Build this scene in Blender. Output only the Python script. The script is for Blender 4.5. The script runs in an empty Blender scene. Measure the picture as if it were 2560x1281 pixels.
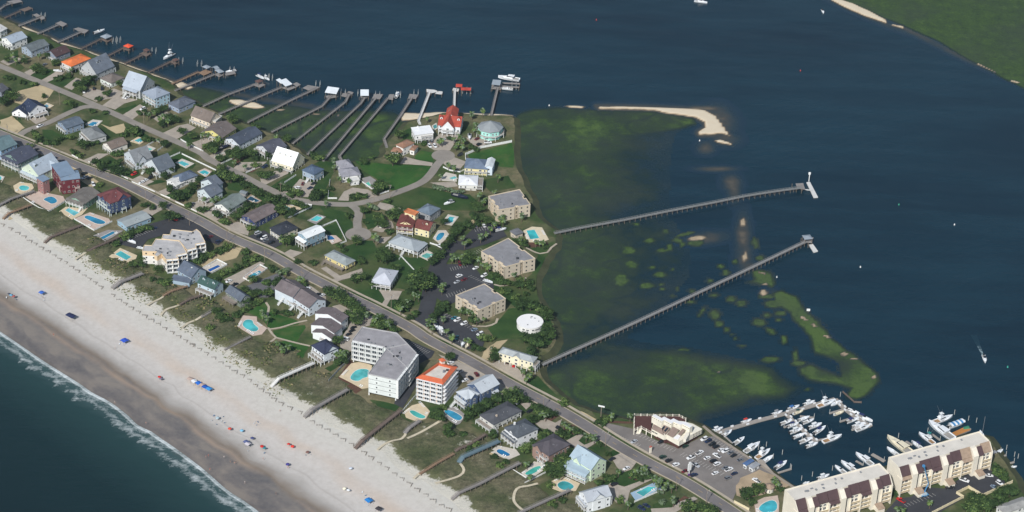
import bpy, bmesh, math, random
import numpy as np
from mathutils import Vector, Matrix, noise
from mathutils.geometry import delaunay_2d_cdt
random.seed(7)
S = bpy.context.scene
COL = S.collection
# ------------------------------------------------------------------ camera, sky, sun, exposure
FPX, PITCH, ROLL, CAMH = 5500.0, math.radians(31.5), math.radians(2.0), 773.0
_F = Vector((0, math.cos(PITCH), -math.sin(PITCH)))
_R0 = Vector((1, 0, 0)); _U0 = Vector((0, math.sin(PITCH), math.cos(PITCH)))
_R = math.cos(ROLL) * _R0 + math.sin(ROLL) * _U0
_U = -math.sin(ROLL) * _R0 + math.cos(ROLL) * _U0
cam = bpy.data.objects.new('camera', bpy.data.cameras.new('camera'))
cam.data.sensor_width = 36.0; cam.data.lens = FPX / 2560 * 36
cam.data.clip_start = 5; cam.data.clip_end = 60000
m = Matrix((_R, _U, -_F)).transposed().to_4x4(); m.translation = Vector((0, 0, CAMH))
cam.matrix_world = m
COL.objects.link(cam); S.camera = cam
SUN_AZ, SUN_EL = math.radians(201), math.radians(41)     # clockwise from +Y
w = bpy.data.worlds.new("World"); S.world = w; w.use_nodes = True
nt = w.node_tree; bg = nt.nodes['Background']
sky = nt.nodes.new('ShaderNodeTexSky'); sky.sky_type = 'NISHITA'; sky.sun_disc = False
sky.sun_elevation = SUN_EL; sky.sun_rotation = SUN_AZ; sky.altitude = 0
sky.air_density = 1.2; sky.dust_density = 1.5
nt.links.new(sky.outputs[0], bg.inputs[0]); bg.inputs[1].default_value = 0.08
sl = bpy.data.lights.new('sun', 'SUN'); sl.energy = 4.3; sl.angle = math.radians(0.53); sl.color = (1, .975, .93)
so = bpy.data.objects.new('sun', sl); COL.objects.link(so)
sd = Vector((math.sin(SUN_AZ) * math.cos(SUN_EL), math.cos(SUN_AZ) * math.cos(SUN_EL), math.sin(SUN_EL)))
so.rotation_euler = sd.to_track_quat('Z', 'Y').to_euler(); so.location = (0, 0, 900)
S.view_settings.view_transform = 'Standard'; S.view_settings.look = 'None'
S.view_settings.exposure = 0.0; S.view_settings.gamma = 1.0; S.view_settings.use_curve_mapping = False

GZ = 2.0      # street level above the water

def U(px, py, z=GZ):
    """point of the place that lies at height z on the sight line measured in the photograph (2560 wide)"""
    d = _F * FPX + _R * (px - 1280) - _U * (py - 640.5)
    t = (z - CAMH) / d.z
    return Vector((d.x * t, d.y * t, z))

def P(v):
    q = Vector(v) - Vector((0, 0, CAMH)); d = q.dot(_F)
    return (1280 + FPX * q.dot(_R) / d, 640.5 - FPX * q.dot(_U) / d)

# ------------------------------------------------------------------ materials
def lin(c):
    return tuple((x / 255 / 12.92) if x / 255 <= .04045 else ((x / 255 + .055) / 1.055) ** 2.4 for x in c)
_M = {}
def mat(name, c, rough=.75, var=.18, scale=.35, metal=0, bump=0, spec=.3, var2=.1):
    key = (name, tuple(c), rough, var, scale, metal, bump)
    if key in _M: return _M[key]
    mt = bpy.data.materials.new(name); mt.use_nodes = True
    n = mt.node_tree; b = n.nodes['Principled BSDF']
    l = lin(c)
    tc = n.nodes.new('ShaderNodeTexCoord')
    if var > 0:
        no = n.nodes.new('ShaderNodeTexNoise'); no.inputs['Scale'].default_value = scale; no.inputs['Detail'].default_value = 6
        no.inputs['Roughness'].default_value = .65
        n.links.new(tc.outputs['Object'], no.inputs['Vector'])
        rp = n.nodes.new('ShaderNodeValToRGB')
        rp.color_ramp.elements[0].position = .3; rp.color_ramp.elements[1].position = .7
        rp.color_ramp.elements[0].color = tuple(x * (1 - var) for x in l) + (1,)
        rp.color_ramp.elements[1].color = tuple(min(.92, x * (1 + var)) for x in l) + (1,)
        n.links.new(no.outputs[0], rp.inputs[0]); n.links.new(rp.outputs[0], b.inputs['Base Color'])
        if bump:
            bp = n.nodes.new('ShaderNodeBump'); bp.inputs['Strength'].default_value = bump; bp.inputs['Distance'].default_value = .3
            n.links.new(no.outputs[0], bp.inputs['Height']); n.links.new(bp.outputs[0], b.inputs['Normal'])
    else:
        b.inputs['Base Color'].default_value = l + (1,)
    b.inputs['Roughness'].default_value = rough; b.inputs['Metallic'].default_value = metal
    b.inputs['Specular IOR Level'].default_value = spec
    _M[key] = mt
    return mt

# ------------------------------------------------------------------ mesh building
class MB:
    def __init__(s): s.v = []; s.f = []; s.mi = []; s.m = []
    def mid(s, mt):
        if mt not in s.m: s.m.append(mt)
        return s.m.index(mt)
    def poly(s, pts, mt):
        b = len(s.v); s.v += [tuple(p) for p in pts]; s.f.append(tuple(range(b, b + len(pts)))); s.mi.append(s.mid(mt))
    def box(s, x0, y0, z0, x1, y1, z1, mt, top=None):
        if x1 < x0: x0, x1 = x1, x0
        if y1 < y0: y0, y1 = y1, y0
        b = len(s.v); i = s.mid(mt)
        s.v += [(x0, y0, z0), (x1, y0, z0), (x1, y1, z0), (x0, y1, z0), (x0, y0, z1), (x1, y0, z1), (x1, y1, z1), (x0, y1, z1)]
        for q in ((3, 2, 1, 0), (4, 5, 6, 7), (0, 1, 5, 4), (1, 2, 6, 5), (2, 3, 7, 6), (3, 0, 4, 7)):
            s.f.append(tuple(b + k for k in q)); s.mi.append(i)
        if top is not None: s.mi[-5] = s.mid(top)
        return s
    def hexa(s, p, mt):
        """8 points: 4 bottom ccw, 4 top ccw"""
        b = len(s.v); i = s.mid(mt); s.v += [tuple(q) for q in p]
        for q in ((3, 2, 1, 0), (4, 5, 6, 7), (0, 1, 5, 4), (1, 2, 6, 5), (2, 3, 7, 6), (3, 0, 4, 7)):
            s.f.append(tuple(b + k for k in q)); s.mi.append(i)
        return s
    def prism(s, pts, z0, z1, mt, top=None):
        a = sum(pts[i][0] * pts[(i + 1) % len(pts)][1] - pts[(i + 1) % len(pts)][0] * pts[i][1] for i in range(len(pts)))
        if a < 0: pts = pts[::-1]
        n = len(pts); b = len(s.v); i = s.mid(mt)
        s.v += [(p[0], p[1], z0) for p in pts] + [(p[0], p[1], z1) for p in pts]
        s.f.append(tuple(b + n + k for k in range(n))); s.mi.append(s.mid(top) if top else i)
        s.f.append(tuple(b + k for k in reversed(range(n)))); s.mi.append(i)
        for k in range(n):
            j = (k + 1) % n
            s.f.append((b + k, b + j, b + n + j, b + n + k)); s.mi.append(i)
        return s
    def cyl(s, x, y, z0, z1, r0, mt, r1=None, n=8, top=None):
        r1 = r0 if r1 is None else r1
        b = len(s.v); i = s.mid(mt)
        for z, r in ((z0, r0), (z1, r1)):
            s.v += [(x + r * math.cos(2 * math.pi * k / n), y + r * math.sin(2 * math.pi * k / n), z) for k in range(n)]
        for k in range(n):
            j = (k + 1) % n
            s.f.append((b + k, b + j, b + n + j, b + n + k)); s.mi.append(i)
        s.f.append(tuple(b + n + k for k in range(n))); s.mi.append(s.mid(top) if top else i)
        s.f.append(tuple(b + k for k in reversed(range(n)))); s.mi.append(i)
        return s
    def bar(s, p, q, wd, h, mt):
        """box of width wd, height h along p->q (p, q at its underside)"""
        p = Vector(p); q = Vector(q); d = (q - p); l = math.hypot(d.x, d.y) or 1e-6
        nx, ny = -d.y / l * wd / 2, d.x / l * wd / 2
        return s.hexa([(a.x + e * nx, a.y + e * ny, a.z + z) for z in (0, h) for a, e in ((p, -1), (q, -1), (q, 1), (p, 1))], mt)
    def loft(s, rings, mt, cap=True, close=True):
        n = len(rings[0]); b = len(s.v); i = s.mid(mt)
        for r in rings: s.v += [tuple(p) for p in r]
        for a in range(len(rings) - 1):
            for k in range(n if close else n - 1):
                j = (k + 1) % n
                s.f.append((b + a * n + k, b + a * n + j, b + (a + 1) * n + j, b + (a + 1) * n + k)); s.mi.append(i)
        if cap:
            s.f.append(tuple(b + k for k in reversed(range(n)))); s.mi.append(i)
            s.f.append(tuple(b + (len(rings) - 1) * n + k for k in range(n))); s.mi.append(i)
        return s
    def mesh(s, name, smooth=False):
        me = bpy.data.meshes.new(name); me.from_pydata(s.v, [], s.f)
        for mt in s.m: me.materials.append(mt)
        me.polygons.foreach_set('material_index', s.mi)
        if smooth: me.polygons.foreach_set('use_smooth', [True] * len(s.f))
        me.update(); return me
    def build(s, name, parent=None, smooth=False):
        if not s.v: return None
        return put(name, s.mesh(name, smooth), parent)

def put(name, data, parent=None, loc=None, rz=None, sc=None):
    o = bpy.data.objects.new(name, data); COL.objects.link(o)
    if parent is not None: o.parent = parent
    if loc is not None: o.location = loc
    if rz is not None: o.rotation_euler = (0, 0, rz)
    if sc is not None: o.scale = sc if hasattr(sc, '__len__') else (sc, sc, sc)
    return o
def tag(o, label, cat, group=None):
    o['label'] = label; o['category'] = cat
    if group: o['group'] = group
    return o
def empty(name, loc, rz=0, label=None, cat=None, group=None):
    o = put(name, None, None, loc, rz); o.empty_display_size = .5
    if label: tag(o, label, cat, group)
    return o
def clone(o, loc=None, rz=None, sc=None, parent=None):
    c = o.copy(); COL.objects.link(c)
    if parent is not None: c.parent = parent
    if loc is not None: c.location = loc
    if rz is not None: c.rotation_euler = (0, 0, rz)
    if sc is not None: c.scale = (sc, sc, sc)
    for ch in o.children: clone(ch, parent=c)
    return c
def struct(o): o['kind'] = 'structure'; return o
LAND = []       # (x, y, short name) used to say where small things stand
PENDING = []    # things whose label is written at the end from what stands next to them
def later(o, desc, cat, group=None, near=None):
    PENDING.append((o, desc, cat, group, near)); o['category'] = cat
    if group: o['group'] = group
    return o

# ------------------------------------------------------------------ flat sheets
def wiggle(pts, step, amp, seed, closed=True):
    out = []; n = len(pts)
    for i in range(n if closed else n - 1):
        a, b = pts[i], pts[(i + 1) % n]; l = (Vector(b[:2]) - Vector(a[:2])).length; k = max(1, int(l / step))
        for j in range(k):
            t = j / k; x = a[0] + (b[0] - a[0]) * t; y = a[1] + (b[1] - a[1]) * t
            nv = noise.noise_vector(Vector((x * .13 + seed, y * .13, seed))) + .6 * noise.noise_vector(Vector((x * .4, y * .4 + seed, seed)))
            out.append((x + nv.x * amp, y + nv.y * amp))
    if not closed: out.append(tuple(pts[-1][:2]))
    return out
def sheet(name, polys, z, mt, kind=True):
    """several outlines (world xy) as one flat mesh, slightly fanned in height so that none coincide"""
    mb = MB()
    for k, p in enumerate(polys):
        vs, _, fs, *_ = delaunay_2d_cdt([Vector(q[:2]) for q in p], [], [list(range(len(p)))], 1, 1e-4)
        b = len(mb.v); zz = z + .0021 * k; mb.v += [(q.x, q.y, zz) for q in vs]; i = mb.mid(mt)
        for f in fs:
            a, c, d = (vs[f[0]], vs[f[1]], vs[f[2]])
            if (c - a).x * (d - a).y - (c - a).y * (d - a).x < 0: f = f[::-1]
            mb.f.append(tuple(b + j for j in f)); mb.mi.append(i)
    o = mb.build(name)
    return struct(o) if kind else o
def W(pts, z=GZ): return [tuple(U(x, y, z)[:2]) for x, y in pts]
def smooth_line(pts, step=3.0):
    """Catmull-Rom through world points"""
    out = []; n = len(pts); V = [Vector(p[:2]) for p in pts]
    for i in range(n - 1):
        p0, p1, p2, p3 = V[max(0, i - 1)], V[i], V[i + 1], V[min(n - 1, i + 2)]
        k = max(1, int((p2 - p1).length / step))
        for j in range(k):
            t = j / k
            out.append(.5 * ((2 * p1) + (p2 - p0) * t + (2 * p0 - 5 * p1 + 4 * p2 - p3) * t * t + (3 * p1 - p0 - 3 * p2 + p3) * t ** 3))
    out.append(V[-1]); return out
def offset(line, d):
    o = []
    for i, p in enumerate(line):
        a = line[max(0, i - 1)]; b = line[min(len(line) - 1, i + 1)]; t = (b - a).normalized()
        o.append(Vector((p.x - t.y * d, p.y + t.x * d)))
    return o
def ribbon(line, a, b): # closed outline between two offsets of a line
    return [tuple(q) for q in offset(line, a)] + [tuple(q) for q in reversed(offset(line, b))]
# ================================================================== SETTING
def graph(name):
    mt = bpy.data.materials.new(name); mt.use_nodes = True; n = mt.node_tree
    b = n.nodes['Principled BSDF']
    def N(t, ins=None, **kw):
        x = n.nodes.new('ShaderNode' + t)
        for k, v in kw.items(): setattr(x, k, v)
        for k, v in (ins or {}).items():
            if isinstance(v, bpy.types.NodeSocket): n.links.new(v, x.inputs[k])
            else: x.inputs[k].default_value = v
        return x
    def noi(vec, scale, detail=5, rough=.6, dist=0):
        return N('TexNoise', {'Vector': vec, 'Scale': scale, 'Detail': detail, 'Roughness': rough, 'Distortion': dist}).outputs[0]
    def ramp(fac, stops):
        r = N('ValToRGB', {0: fac}).color_ramp
        while len(r.elements) < len(stops): r.elements.new(.5)
        for e, (p, c) in zip(r.elements, stops):
            e.position = p; e.color = (lin(c) + (1,)) if isinstance(c, tuple) else (c, c, c, 1)
        return n.nodes[-1].outputs[0]
    def mix(f, a, c):
        x = N('Mix', data_type='RGBA'); 
        for i, v in ((0, f), (6, a), (7, c)):
            if isinstance(v, bpy.types.NodeSocket): n.links.new(v, x.inputs[i])
            else: x.inputs[i].default_value = (lin(v) + (1,)) if isinstance(v, tuple) else v
        return x.outputs[2]
    def mth(op, a, c=0., d=0.):
        return N('Math', {0: a, 1: c, 2: d}, operation=op).outputs[0]
    def attr(a): return N('Attribute', attribute_name=a).outputs['Fac']
    def out(col, rough=.9, spec=.3, bump=None, bd=.3, bs=.5):
        for i, v in (('Base Color', col), ('Roughness', rough), ('Specular IOR Level', spec)):
            if isinstance(v, bpy.types.NodeSocket): n.links.new(v, b.inputs[i])
            else: b.inputs[i].default_value = (lin(v) + (1,)) if isinstance(v, tuple) else v
        if bump is not None:
            bp = N('Bump', {'Strength': bs, 'Distance': bd, 'Height': bump}); n.links.new(bp.outputs[0], b.inputs['Normal'])
    pos = N('NewGeometry').outputs['Position']
    def smap(scale=(1, 1, 1), rot=0, vec=None):
        return N('Mapping', {'Vector': vec or pos, 'Scale': scale, 'Rotation': (0, 0, rot)}).outputs[0]
    class G: pass
    g = G(); g.__dict__.update(locals()); return g

SHORE = math.radians(-47)     # the way the shore runs on the ground
# --- water
def water_mat(name, deep, alt, rough=.22):
    g = graph(name)
    a = g.noi(g.smap((.0016, .004, 1), math.radians(30)), 1, 4)
    c = g.mix(g.ramp(a, [(.35, 0.), (.65, 1.)]), deep, alt)
    wv = g.noi(g.smap((.16, .45, 1), math.radians(35)), 1, 4, .6)
    sw = g.noi(g.smap((.02, .055, 1), math.radians(35)), 1, 3, .5)
    h = g.mth('ADD', g.mth('MULTIPLY', wv, .35), sw)
    c = g.mix(g.mth('MULTIPLY', g.ramp(g.noi(g.smap((.012, .05, 1), math.radians(28)), 1, 6, .7), [(.42, 0.), (.72, 1.)]), .4), c, tuple(min(255, k + 14) for k in alt))
    wl = g.N('TexWave', {'Vector': g.smap((.012, .012, 1), math.radians(55)), 'Scale': 3.2, 'Distortion': 3.5, 'Detail': 3., 'Detail Scale': 1.2}).outputs[1]
    h = g.mth('ADD', h, g.mth('MULTIPLY', wl, g.mth('MULTIPLY', g.ramp(a, [(.45, 0.), (.65, 1.)]), .16)))
    g.out(c, g.mth('MULTIPLY_ADD', a, .12, rough - .05), .3, h, 1.2, .35); return g.mt
WATER = water_mat('sound_water', (4, 28, 42), (14, 46, 60))
FAR = 9000
def flat(name, pts, z, mt): 
    mb = MB(); mb.poly([(x, y, z) for x, y in pts], mt); return struct(mb.build(name))
RL = [U(-40, 328), U(1950, 1360)]                     # roughly the main road: sea on one side, sound on the other
rd = (RL[1] - RL[0]).normalized(); ra = RL[0] - rd * 5500; rb = RL[1] + rd * 3000
flat('sound', [ra[:2], rb[:2], (FAR, -3000), (FAR, FAR), (-FAR, FAR), (-FAR, ra.y)], 0, WATER)

# --- beach, surf, dunes: one fan of points between the water's edge and the dune edge
WL = W([(-420, 560), (-200, 695), (-60, 793), (0, 833), (50, 867), (110, 908), (200, 965), (225, 983), (275, 1010), (320, 1045), (340, 1065), (375, 1082), (400, 1100), (430, 1120), (500, 1172), (562, 1226), (600, 1251), (642, 1281), (760, 1372), (1000, 1560)], 0)
DL = W([(-420, 330), (-200, 440), (-60, 508), (0, 534), (45, 560), (75, 582), (112, 610), (150, 632), (190, 647), (225, 675), (262, 697), (300, 722), (325, 745), (362, 762), (400, 790), (425, 810), (457, 825), (487, 849), (525, 877), (555, 882), (575, 910), (625, 937), (662, 965), (687, 987), (725, 1013), (760, 1026), (790, 1033), (820, 1066), (850, 1076), (895, 1101), (945, 1122), (975, 1156), (1007, 1181), (1037, 1196), (1062, 1206), (1087, 1226), (1112, 1243), (1135, 1258), (1150, 1281), (1230, 1372), (1420, 1560)], 1.8)
WLs, DLs = smooth_line(WL, 4), smooth_line(DL, 4)
def segdist(X, Y, line):
    d = np.full(X.shape, 1e9); side = np.zeros(X.shape)
    for a, b in zip(line[:-1], line[1:]):
        ax, ay, bx, by = a[0], a[1], b[0], b[1]; dx, dy = bx - ax, by - ay; L = dx * dx + dy * dy + 1e-9
        t = np.clip(((X - ax) * dx + (Y - ay) * dy) / L, 0, 1)
        e = np.hypot(X - ax - t * dx, Y - ay - t * dy); k = e < d
        d = np.where(k, e, d); side = np.where(k, dx * (Y - ay) - dy * (X - ax), side)
    return d, np.sign(side)
def shore_grid(name, n0, rows, fn_z, mt, a_name):
    """rows: list of (t, metres) -> position between water edge and dune edge (t) pushed inland by metres"""
    n = 560
    def res(line):
        L = [0]; 
        for a, b in zip(line[:-1], line[1:]): L.append(L[-1] + (b - a).length)
        out = []; j = 0
        for i in range(n):
            q = L[-1] * i / (n - 1)
            while j < len(L) - 2 and L[j + 1] < q: j += 1
            t = (q - L[j]) / (L[j + 1] - L[j]); out.append(line[j].lerp(line[j + 1], min(1, t)))
        return out
    A, B = res(WLs), res(DLs); v = []; f = []; at = []; al = []
    for i in range(n):
        nv = (B[i] - A[i]).normalized()
        for t, mm in rows:
            p = A[i].lerp(B[i], t) + nv * mm
            v.append((p.x, p.y, fn_z(t, mm, p))); at.append(t if a_name == 't' else mm); al.append(i / n)
    R = len(rows)
    for i in range(n - 1):
        for k in range(R - 1):
            q = i * R + k; f.append((q, q + R, q + R + 1, q + 1))
    me = bpy.data.meshes.new(name); me.from_pydata(v, [], f); me.materials.append(mt)
    for nm, arr in ((a_name, at), ('along', al)):
        x = me.attributes.new(nm, 'FLOAT', 'POINT'); x.data.foreach_set('value', arr)
    me.polygons.foreach_set('use_smooth', [True] * len(f))
    return struct(put(name, me))
g = graph('beach_sand')
t = g.attr('t'); al = g.attr('along')
cv = g.N('CombineXYZ', {0: g.mth('MULTIPLY', al, 46), 1: g.mth('MULTIPLY', t, 14), 2: 0.}).outputs[0]
n1 = g.noi(cv, .55, 4, .5, .4); n2 = g.noi(g.pos, .35, 6, .7); n3 = g.noi(cv, .22, 3, .5)
tt = g.mth('ADD', t, g.mth('ADD', g.mth('MULTIPLY_ADD', n1, .13, -.065), g.mth('MULTIPLY_ADD', n2, .02, -.01)))
base = g.ramp(tt, [(.0, (104, 96, 90)), (.05, (110, 102, 97)), (.16, (122, 117, 113)), (.26, (106, 104, 104)), (.30, (124, 112, 100)), (.38, (164, 160, 156)), (.45, (188, 184, 180)), (.60, (199, 194, 189)), (.70, (197, 190, 183)), (.76, (200, 195, 189)), (1, (200, 198, 190))])
wet = g.ramp(n1, [(.36, (92, 90, 92)), (.5, (110, 105, 103)), (.62, (132, 124, 116))])
base = g.mix(g.mth('MULTIPLY', g.ramp(tt, [(.0, .0), (.04, .8), (.22, .8), (.31, 0.)]), 1.), base, wet)
step = g.ramp(g.mth('ADD', t, g.mth('MULTIPLY_ADD', n1, .05, -.025)), [(.465, 0.), (.472, 1.), (.476, 1.), (.49, 0.)])
base = g.mix(g.mth('MULTIPLY', step, .25), base, (140, 132, 126))
tan = g.ramp(g.mth('ADD', t, g.mth('MULTIPLY_ADD', n3, .16, -.08)), [(.24, 0.), (.28, .4), (.31, 0.), (.58, 0.), (.66, .4), (.78, 0.)])
base = g.mix(g.mth('MULTIPLY', tan, g.ramp(n3, [(.4, 0.), (.6, 1.)])), base, (196, 168, 140))
base = g.mix(g.mth('MULTIPLY', g.ramp(n2, [(.35, 1.), (.6, 0.)]), .22), base, (150, 142, 132))
spk = g.ramp(g.noi(g.pos, .9, 3, .8), [(.68, 0.), (.74, 1.)])
base = g.mix(g.mth('MULTIPLY', g.mth('MULTIPLY', spk, .5), g.ramp(t, [(.68, 0.), (.8, 1.)])), base, (120, 112, 96))
g.out(base, g.ramp(tt, [(.02, .3), (.28, .45), (.4, .95)]), .35, n2, .25, .4)
shore_grid('beach', 0, [(k / 60, 0) for k in range(-3, 61)] + [(1, 5), (1, 14)], lambda t, mm, p: -.35 + 2.15 * max(-.1, t) ** .8 if t > 0 else -.35 + t * 4, g.mt, 't')
# surf and sea: mm = metres out from the water's edge
g = graph('surf')
d = g.attr('out'); al = g.attr('along')
nz = g.noi(g.smap((.05, .14, 1), math.radians(43)), 1, 6, .68, .5); nf = g.noi(g.pos, .55, 5, .75)
nn = g.mth('ADD', g.mth('MULTIPLY', nz, .62), g.mth('MULTIPLY', nf, .38))
k = g.noi(g.N('CombineXYZ', {0: g.mth('MULTIPLY', al, 60), 1: 0., 2: 0.}).outputs[0], 1, 3)
dd = g.mth('MULTIPLY', d, g.mth('MULTIPLY_ADD', k, 3.4, -.2))
foam = g.ramp(g.mth('SUBTRACT', g.mth('ADD', nn, g.ramp(g.mth('DIVIDE', dd, 40.), [(0, .70), (.02, .78), (.05, .60), (.14, .56), (.24, .64), (.36, .54), (.48, .40), (.7, .1)])), .5), [(.55, 0.), (.82, 1.)])
sea = g.ramp(g.mth('DIVIDE', g.mth('ADD', d, g.mth('MULTIPLY', nz, 18)), 150.), [(0, (98, 98, 92)), (.07, (62, 84, 84)), (.16, (34, 60, 60)), (.4, (16, 40, 42)), (1, (8, 28, 32))])
c = g.mix(foam, sea, (208, 216, 218))
g.out(c, g.mth('MULTIPLY_ADD', foam, .6, .22), .36, g.mth('ADD', nn, g.noi(g.smap((.08, .3, 1), math.radians(43)), 1, 4)), .8, .35)
shore_grid('ocean', 0, [(0, -x) for x in (900, 500, 320, 220, 170, 140, 120, 100, 85, 72, 60, 50, 42, 36, 30, 26, 22, 19, 16, 13, 10, 8, 6, 4.5, 3, 2, 1, 0, -1.2)], lambda t, mm, p: .02 + .25 * math.exp(-((mm + 14) / 5) ** 2), g.mt, 'out')
a = bpy.data.objects['ocean'].data.attributes['out']; arr = np.zeros(len(a.data)); a.data.foreach_get('value', arr); a.data.foreach_set('value', np.maximum(0, -arr))
flat('open_sea', [ra[:2], (-FAR, ra.y), (-FAR, -8000), (FAR, -8000), (FAR, -3000), rb[:2]], -.6, water_mat('ocean_water', (8, 28, 32), (8, 27, 33)))
# dunes
g = graph('dune_scrub')
e = g.attr('inland'); n1 = g.noi(g.pos, .05, 5, .65); n2 = g.noi(g.pos, .22, 6, .75); n3 = g.noi(g.pos, .62, 5, .85)
veg = g.mix(g.ramp(n1, [(.36, 0.), (.62, 1.)]), g.mix(g.ramp(n2, [(.35, 0.), (.65, 1.)]), (94, 91, 72), (134, 128, 104)), g.mix(g.ramp(n2, [(.35, 0.), (.65, 1.)]), (68, 79, 52), (98, 103, 72)))
veg = g.mix(g.mth('MULTIPLY', g.ramp(n3, [(.38, 1.), (.52, 0.)]), .5), veg, (52, 54, 42))
veg = g.mix(g.ramp(g.mth('DIVIDE', e, 30.), [(.1, .75), (.5, 0.)]), veg, (126, 126, 92))
bare = g.mth('ADD', g.mth('ADD', g.mth('MULTIPLY', n2, .7), g.mth('MULTIPLY', n3, .3)), g.ramp(g.mth('DIVIDE', e, 20.), [(0, .55), (.3, .22), (.55, .03), (1, 0.)]))
bare2 = g.mth('ADD', g.mth('SUBTRACT', bare, .13), g.mth('MULTIPLY_ADD', g.noi(g.pos, .03, 3), .4, -.2))
c = g.mix(g.ramp(bare2, [(.50, 0.), (.58, 1.)]), veg, (199, 196, 186))
g.out(c, .95, .1, g.mth('ADD', n2, n3), .9, .8)
YARD = [(-420, 215), (-60, 418), (0, 452), (48, 487), (95, 515), (120, 528), (165, 535), (190, 562), (240, 582), (268, 610), (295, 650), (345, 672), (400, 696), (440, 720), (480, 742), (540, 756), (585, 800), (605, 838), (655, 858), (700, 862), (745, 880), (775, 930), (850, 945), (885, 985), (925, 1010), (990, 1030), (1020, 1060), (1060, 1060), (1110, 1055), (1160, 1085), (1215, 1100), (1235, 1140), (1290, 1160), (1300, 1190), (1350, 1215), (1380, 1248), (1430, 1265), (1450, 1300), (1560, 1420), (1800, 1560)]
YW = [Vector(q) for q in W(YARD, 1.9)]
def dune_z(t, mm, p):
    best = 1e9; sg = 1
    for a, b in zip(YW[:-1], YW[1:]):
        d = b - a; k = min(1, max(0, (p - a).dot(d) / d.length_squared)); e = (p - a - d * k).length
        if e < best: best = e; sg = d.x * (p.y - a.y) - d.y * (p.x - a.x)
    if sg > 0 and best > .8: return .9
    if mm < 0: return 1.3
    k = min(1, max(0, mm) / 8)
    return 1.75 + k * (1.0 + 1.1 * noise.noise(Vector((p.x * .045, p.y * .045, 3))) + .35 * noise.noise(Vector((p.x * .16, p.y * .16, 9)))) if mm < 70 else 1.7
shore_grid('dunes', 0, [(1, x) for x in (-5, -3, -1.5, 0, 1.5, 3, 4.5, 6, 8, 10, 12, 14, 17, 20, 23, 26, 30, 34, 38, 43, 48, 54, 60, 66, 72, 80)], dune_z, g.mt, 'inland')

# --- island ground
g = graph('yard_ground')
n1 = g.noi(g.pos, .028, 4, .6); n2 = g.noi(g.pos, .3, 5, .7); n3 = g.noi(g.pos, .1, 4, .6)
gr = g.mix(g.ramp(n3, [(.35, 0.), (.65, 1.)]), (50, 72, 40), (78, 92, 56))
c = g.mix(g.ramp(n1, [(.42, 0.), (.62, 1.)]), gr, (122, 114, 90))
c = g.mix(g.mth('MULTIPLY', g.ramp(n2, [(.4, 1.), (.6, 0.)]), .4), c, (60, 66, 44))
g.out(c, .95, .1, n2, .3, .5); GROUND = g.mt
SOUND_EDGE = [(-420, -140), (-20, 36), (47, 68), (100, 88), (150, 111), (205, 128), (262, 148), (315, 166), (375, 188), (432, 212), (450, 235), (500, 262), (545, 284), (590, 300), (640, 322), (690, 338), (735, 366), (772, 392), (845, 410), (905, 402), (958, 392), (965, 365), (1000, 330), (1020, 308), (1060, 298), (1110, 284), (1170, 286), (1230, 290), (1272, 292), (1288, 310), (1285, 380), (1300, 440), (1330, 500), (1345, 545), (1385, 575), (1390, 605), (1368, 640), (1338, 690), (1342, 740), (1372, 790), (1392, 850), (1350, 905), (1365, 955), (1420, 1002), (1480, 1030), (1580, 1052), (1650, 1035), (1755, 1066), (1790, 1088), (1880, 1150), (1985, 1222), (2040, 1250), (2190, 1195), (2240, 1165), (2400, 1095), (2470, 1095), (2500, 1140), (2535, 1190), (2560, 1240), (2700, 1330), (2700, 1700)]
SE = wiggle([tuple(q) for q in smooth_line(W(SOUND_EDGE, 1.9), 6)], 4, 1.6, 4, False)
isl = [tuple(q) for q in W(YARD, 1.9)] + [tuple(q) for q in reversed(SE)]
sheet('ground', [isl], GZ - .05, GROUND)
# bank down to the water along the sound side
mb = MB(); el = [Vector(q) for q in SE]; eo = offset(el, 5.5)
for a, b, c, d in zip(el[:-1], el[1:], eo[:-1], eo[1:]): mb.poly([(a.x, a.y, 1.96), (b.x, b.y, 1.96), (d.x, d.y, -.15), (c.x, c.y, -.15)], mat('bank_grass', (66, 70, 48), .95, .3, .12))
struct(mb.build('bank'))

# --- marsh, sandbars: fields over a grid of the sound
gx, gy = np.meshgrid(np.arange(-560, 640, 1.8), np.arange(930, 2080, 1.8))
q = np.stack([gx, gy, np.full(gx.shape, -CAMH)], -1)
dep = q @ np.array(_F); PX = 1280 + FPX * (q @ np.array(_R)) / dep; PY = 640.5 - FPX * (q @ np.array(_U)) / dep
def sdf(poly, X=PX, Y=PY):
    d, _ = segdist(X, Y, poly + [poly[0]]); ins = np.zeros(X.shape, bool)
    for (ax, ay), (bx, by) in zip(poly, poly[1:] + [poly[0]]):
        if ay == by: continue
        ins ^= ((ay > Y) != (by > Y)) & (X < (bx - ax) * (Y - ay) / (by - ay) + ax)
    return np.where(ins, d, -d)
def sst(x, a, b): t = np.clip((x - a) / (b - a), 0, 1); return t * t * (3 - 2 * t)
def ell(px, py, rx, ry, ang=0):
    c, s_ = math.cos(ang), math.sin(ang); dx, dy = PX - px, PY - py
    return ((dx * c + dy * s_) / rx) ** 2 + ((-dx * s_ + dy * c) / ry) ** 2
def gauss(*a): return np.exp(-ell(*a))
rng = np.random.default_rng(3)
def vnoise(scale, seed):
    r = np.random.default_rng(seed); n = 64; T = r.random((n, n))
    X = gx / scale + 1000; Y = gy / scale + 1000; xi = np.floor(X).astype(int); yi = np.floor(Y).astype(int)
    fx = X - xi; fy = Y - yi; fx = fx * fx * (3 - 2 * fx); fy = fy * fy * (3 - 2 * fy); xi %= n; yi %= n; x2 = (xi + 1) % n; y2 = (yi + 1) % n
    return (T[yi, xi] * (1 - fx) + T[yi, x2] * fx) * (1 - fy) + (T[y2, xi] * (1 - fx) + T[y2, x2] * fx) * fy
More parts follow.
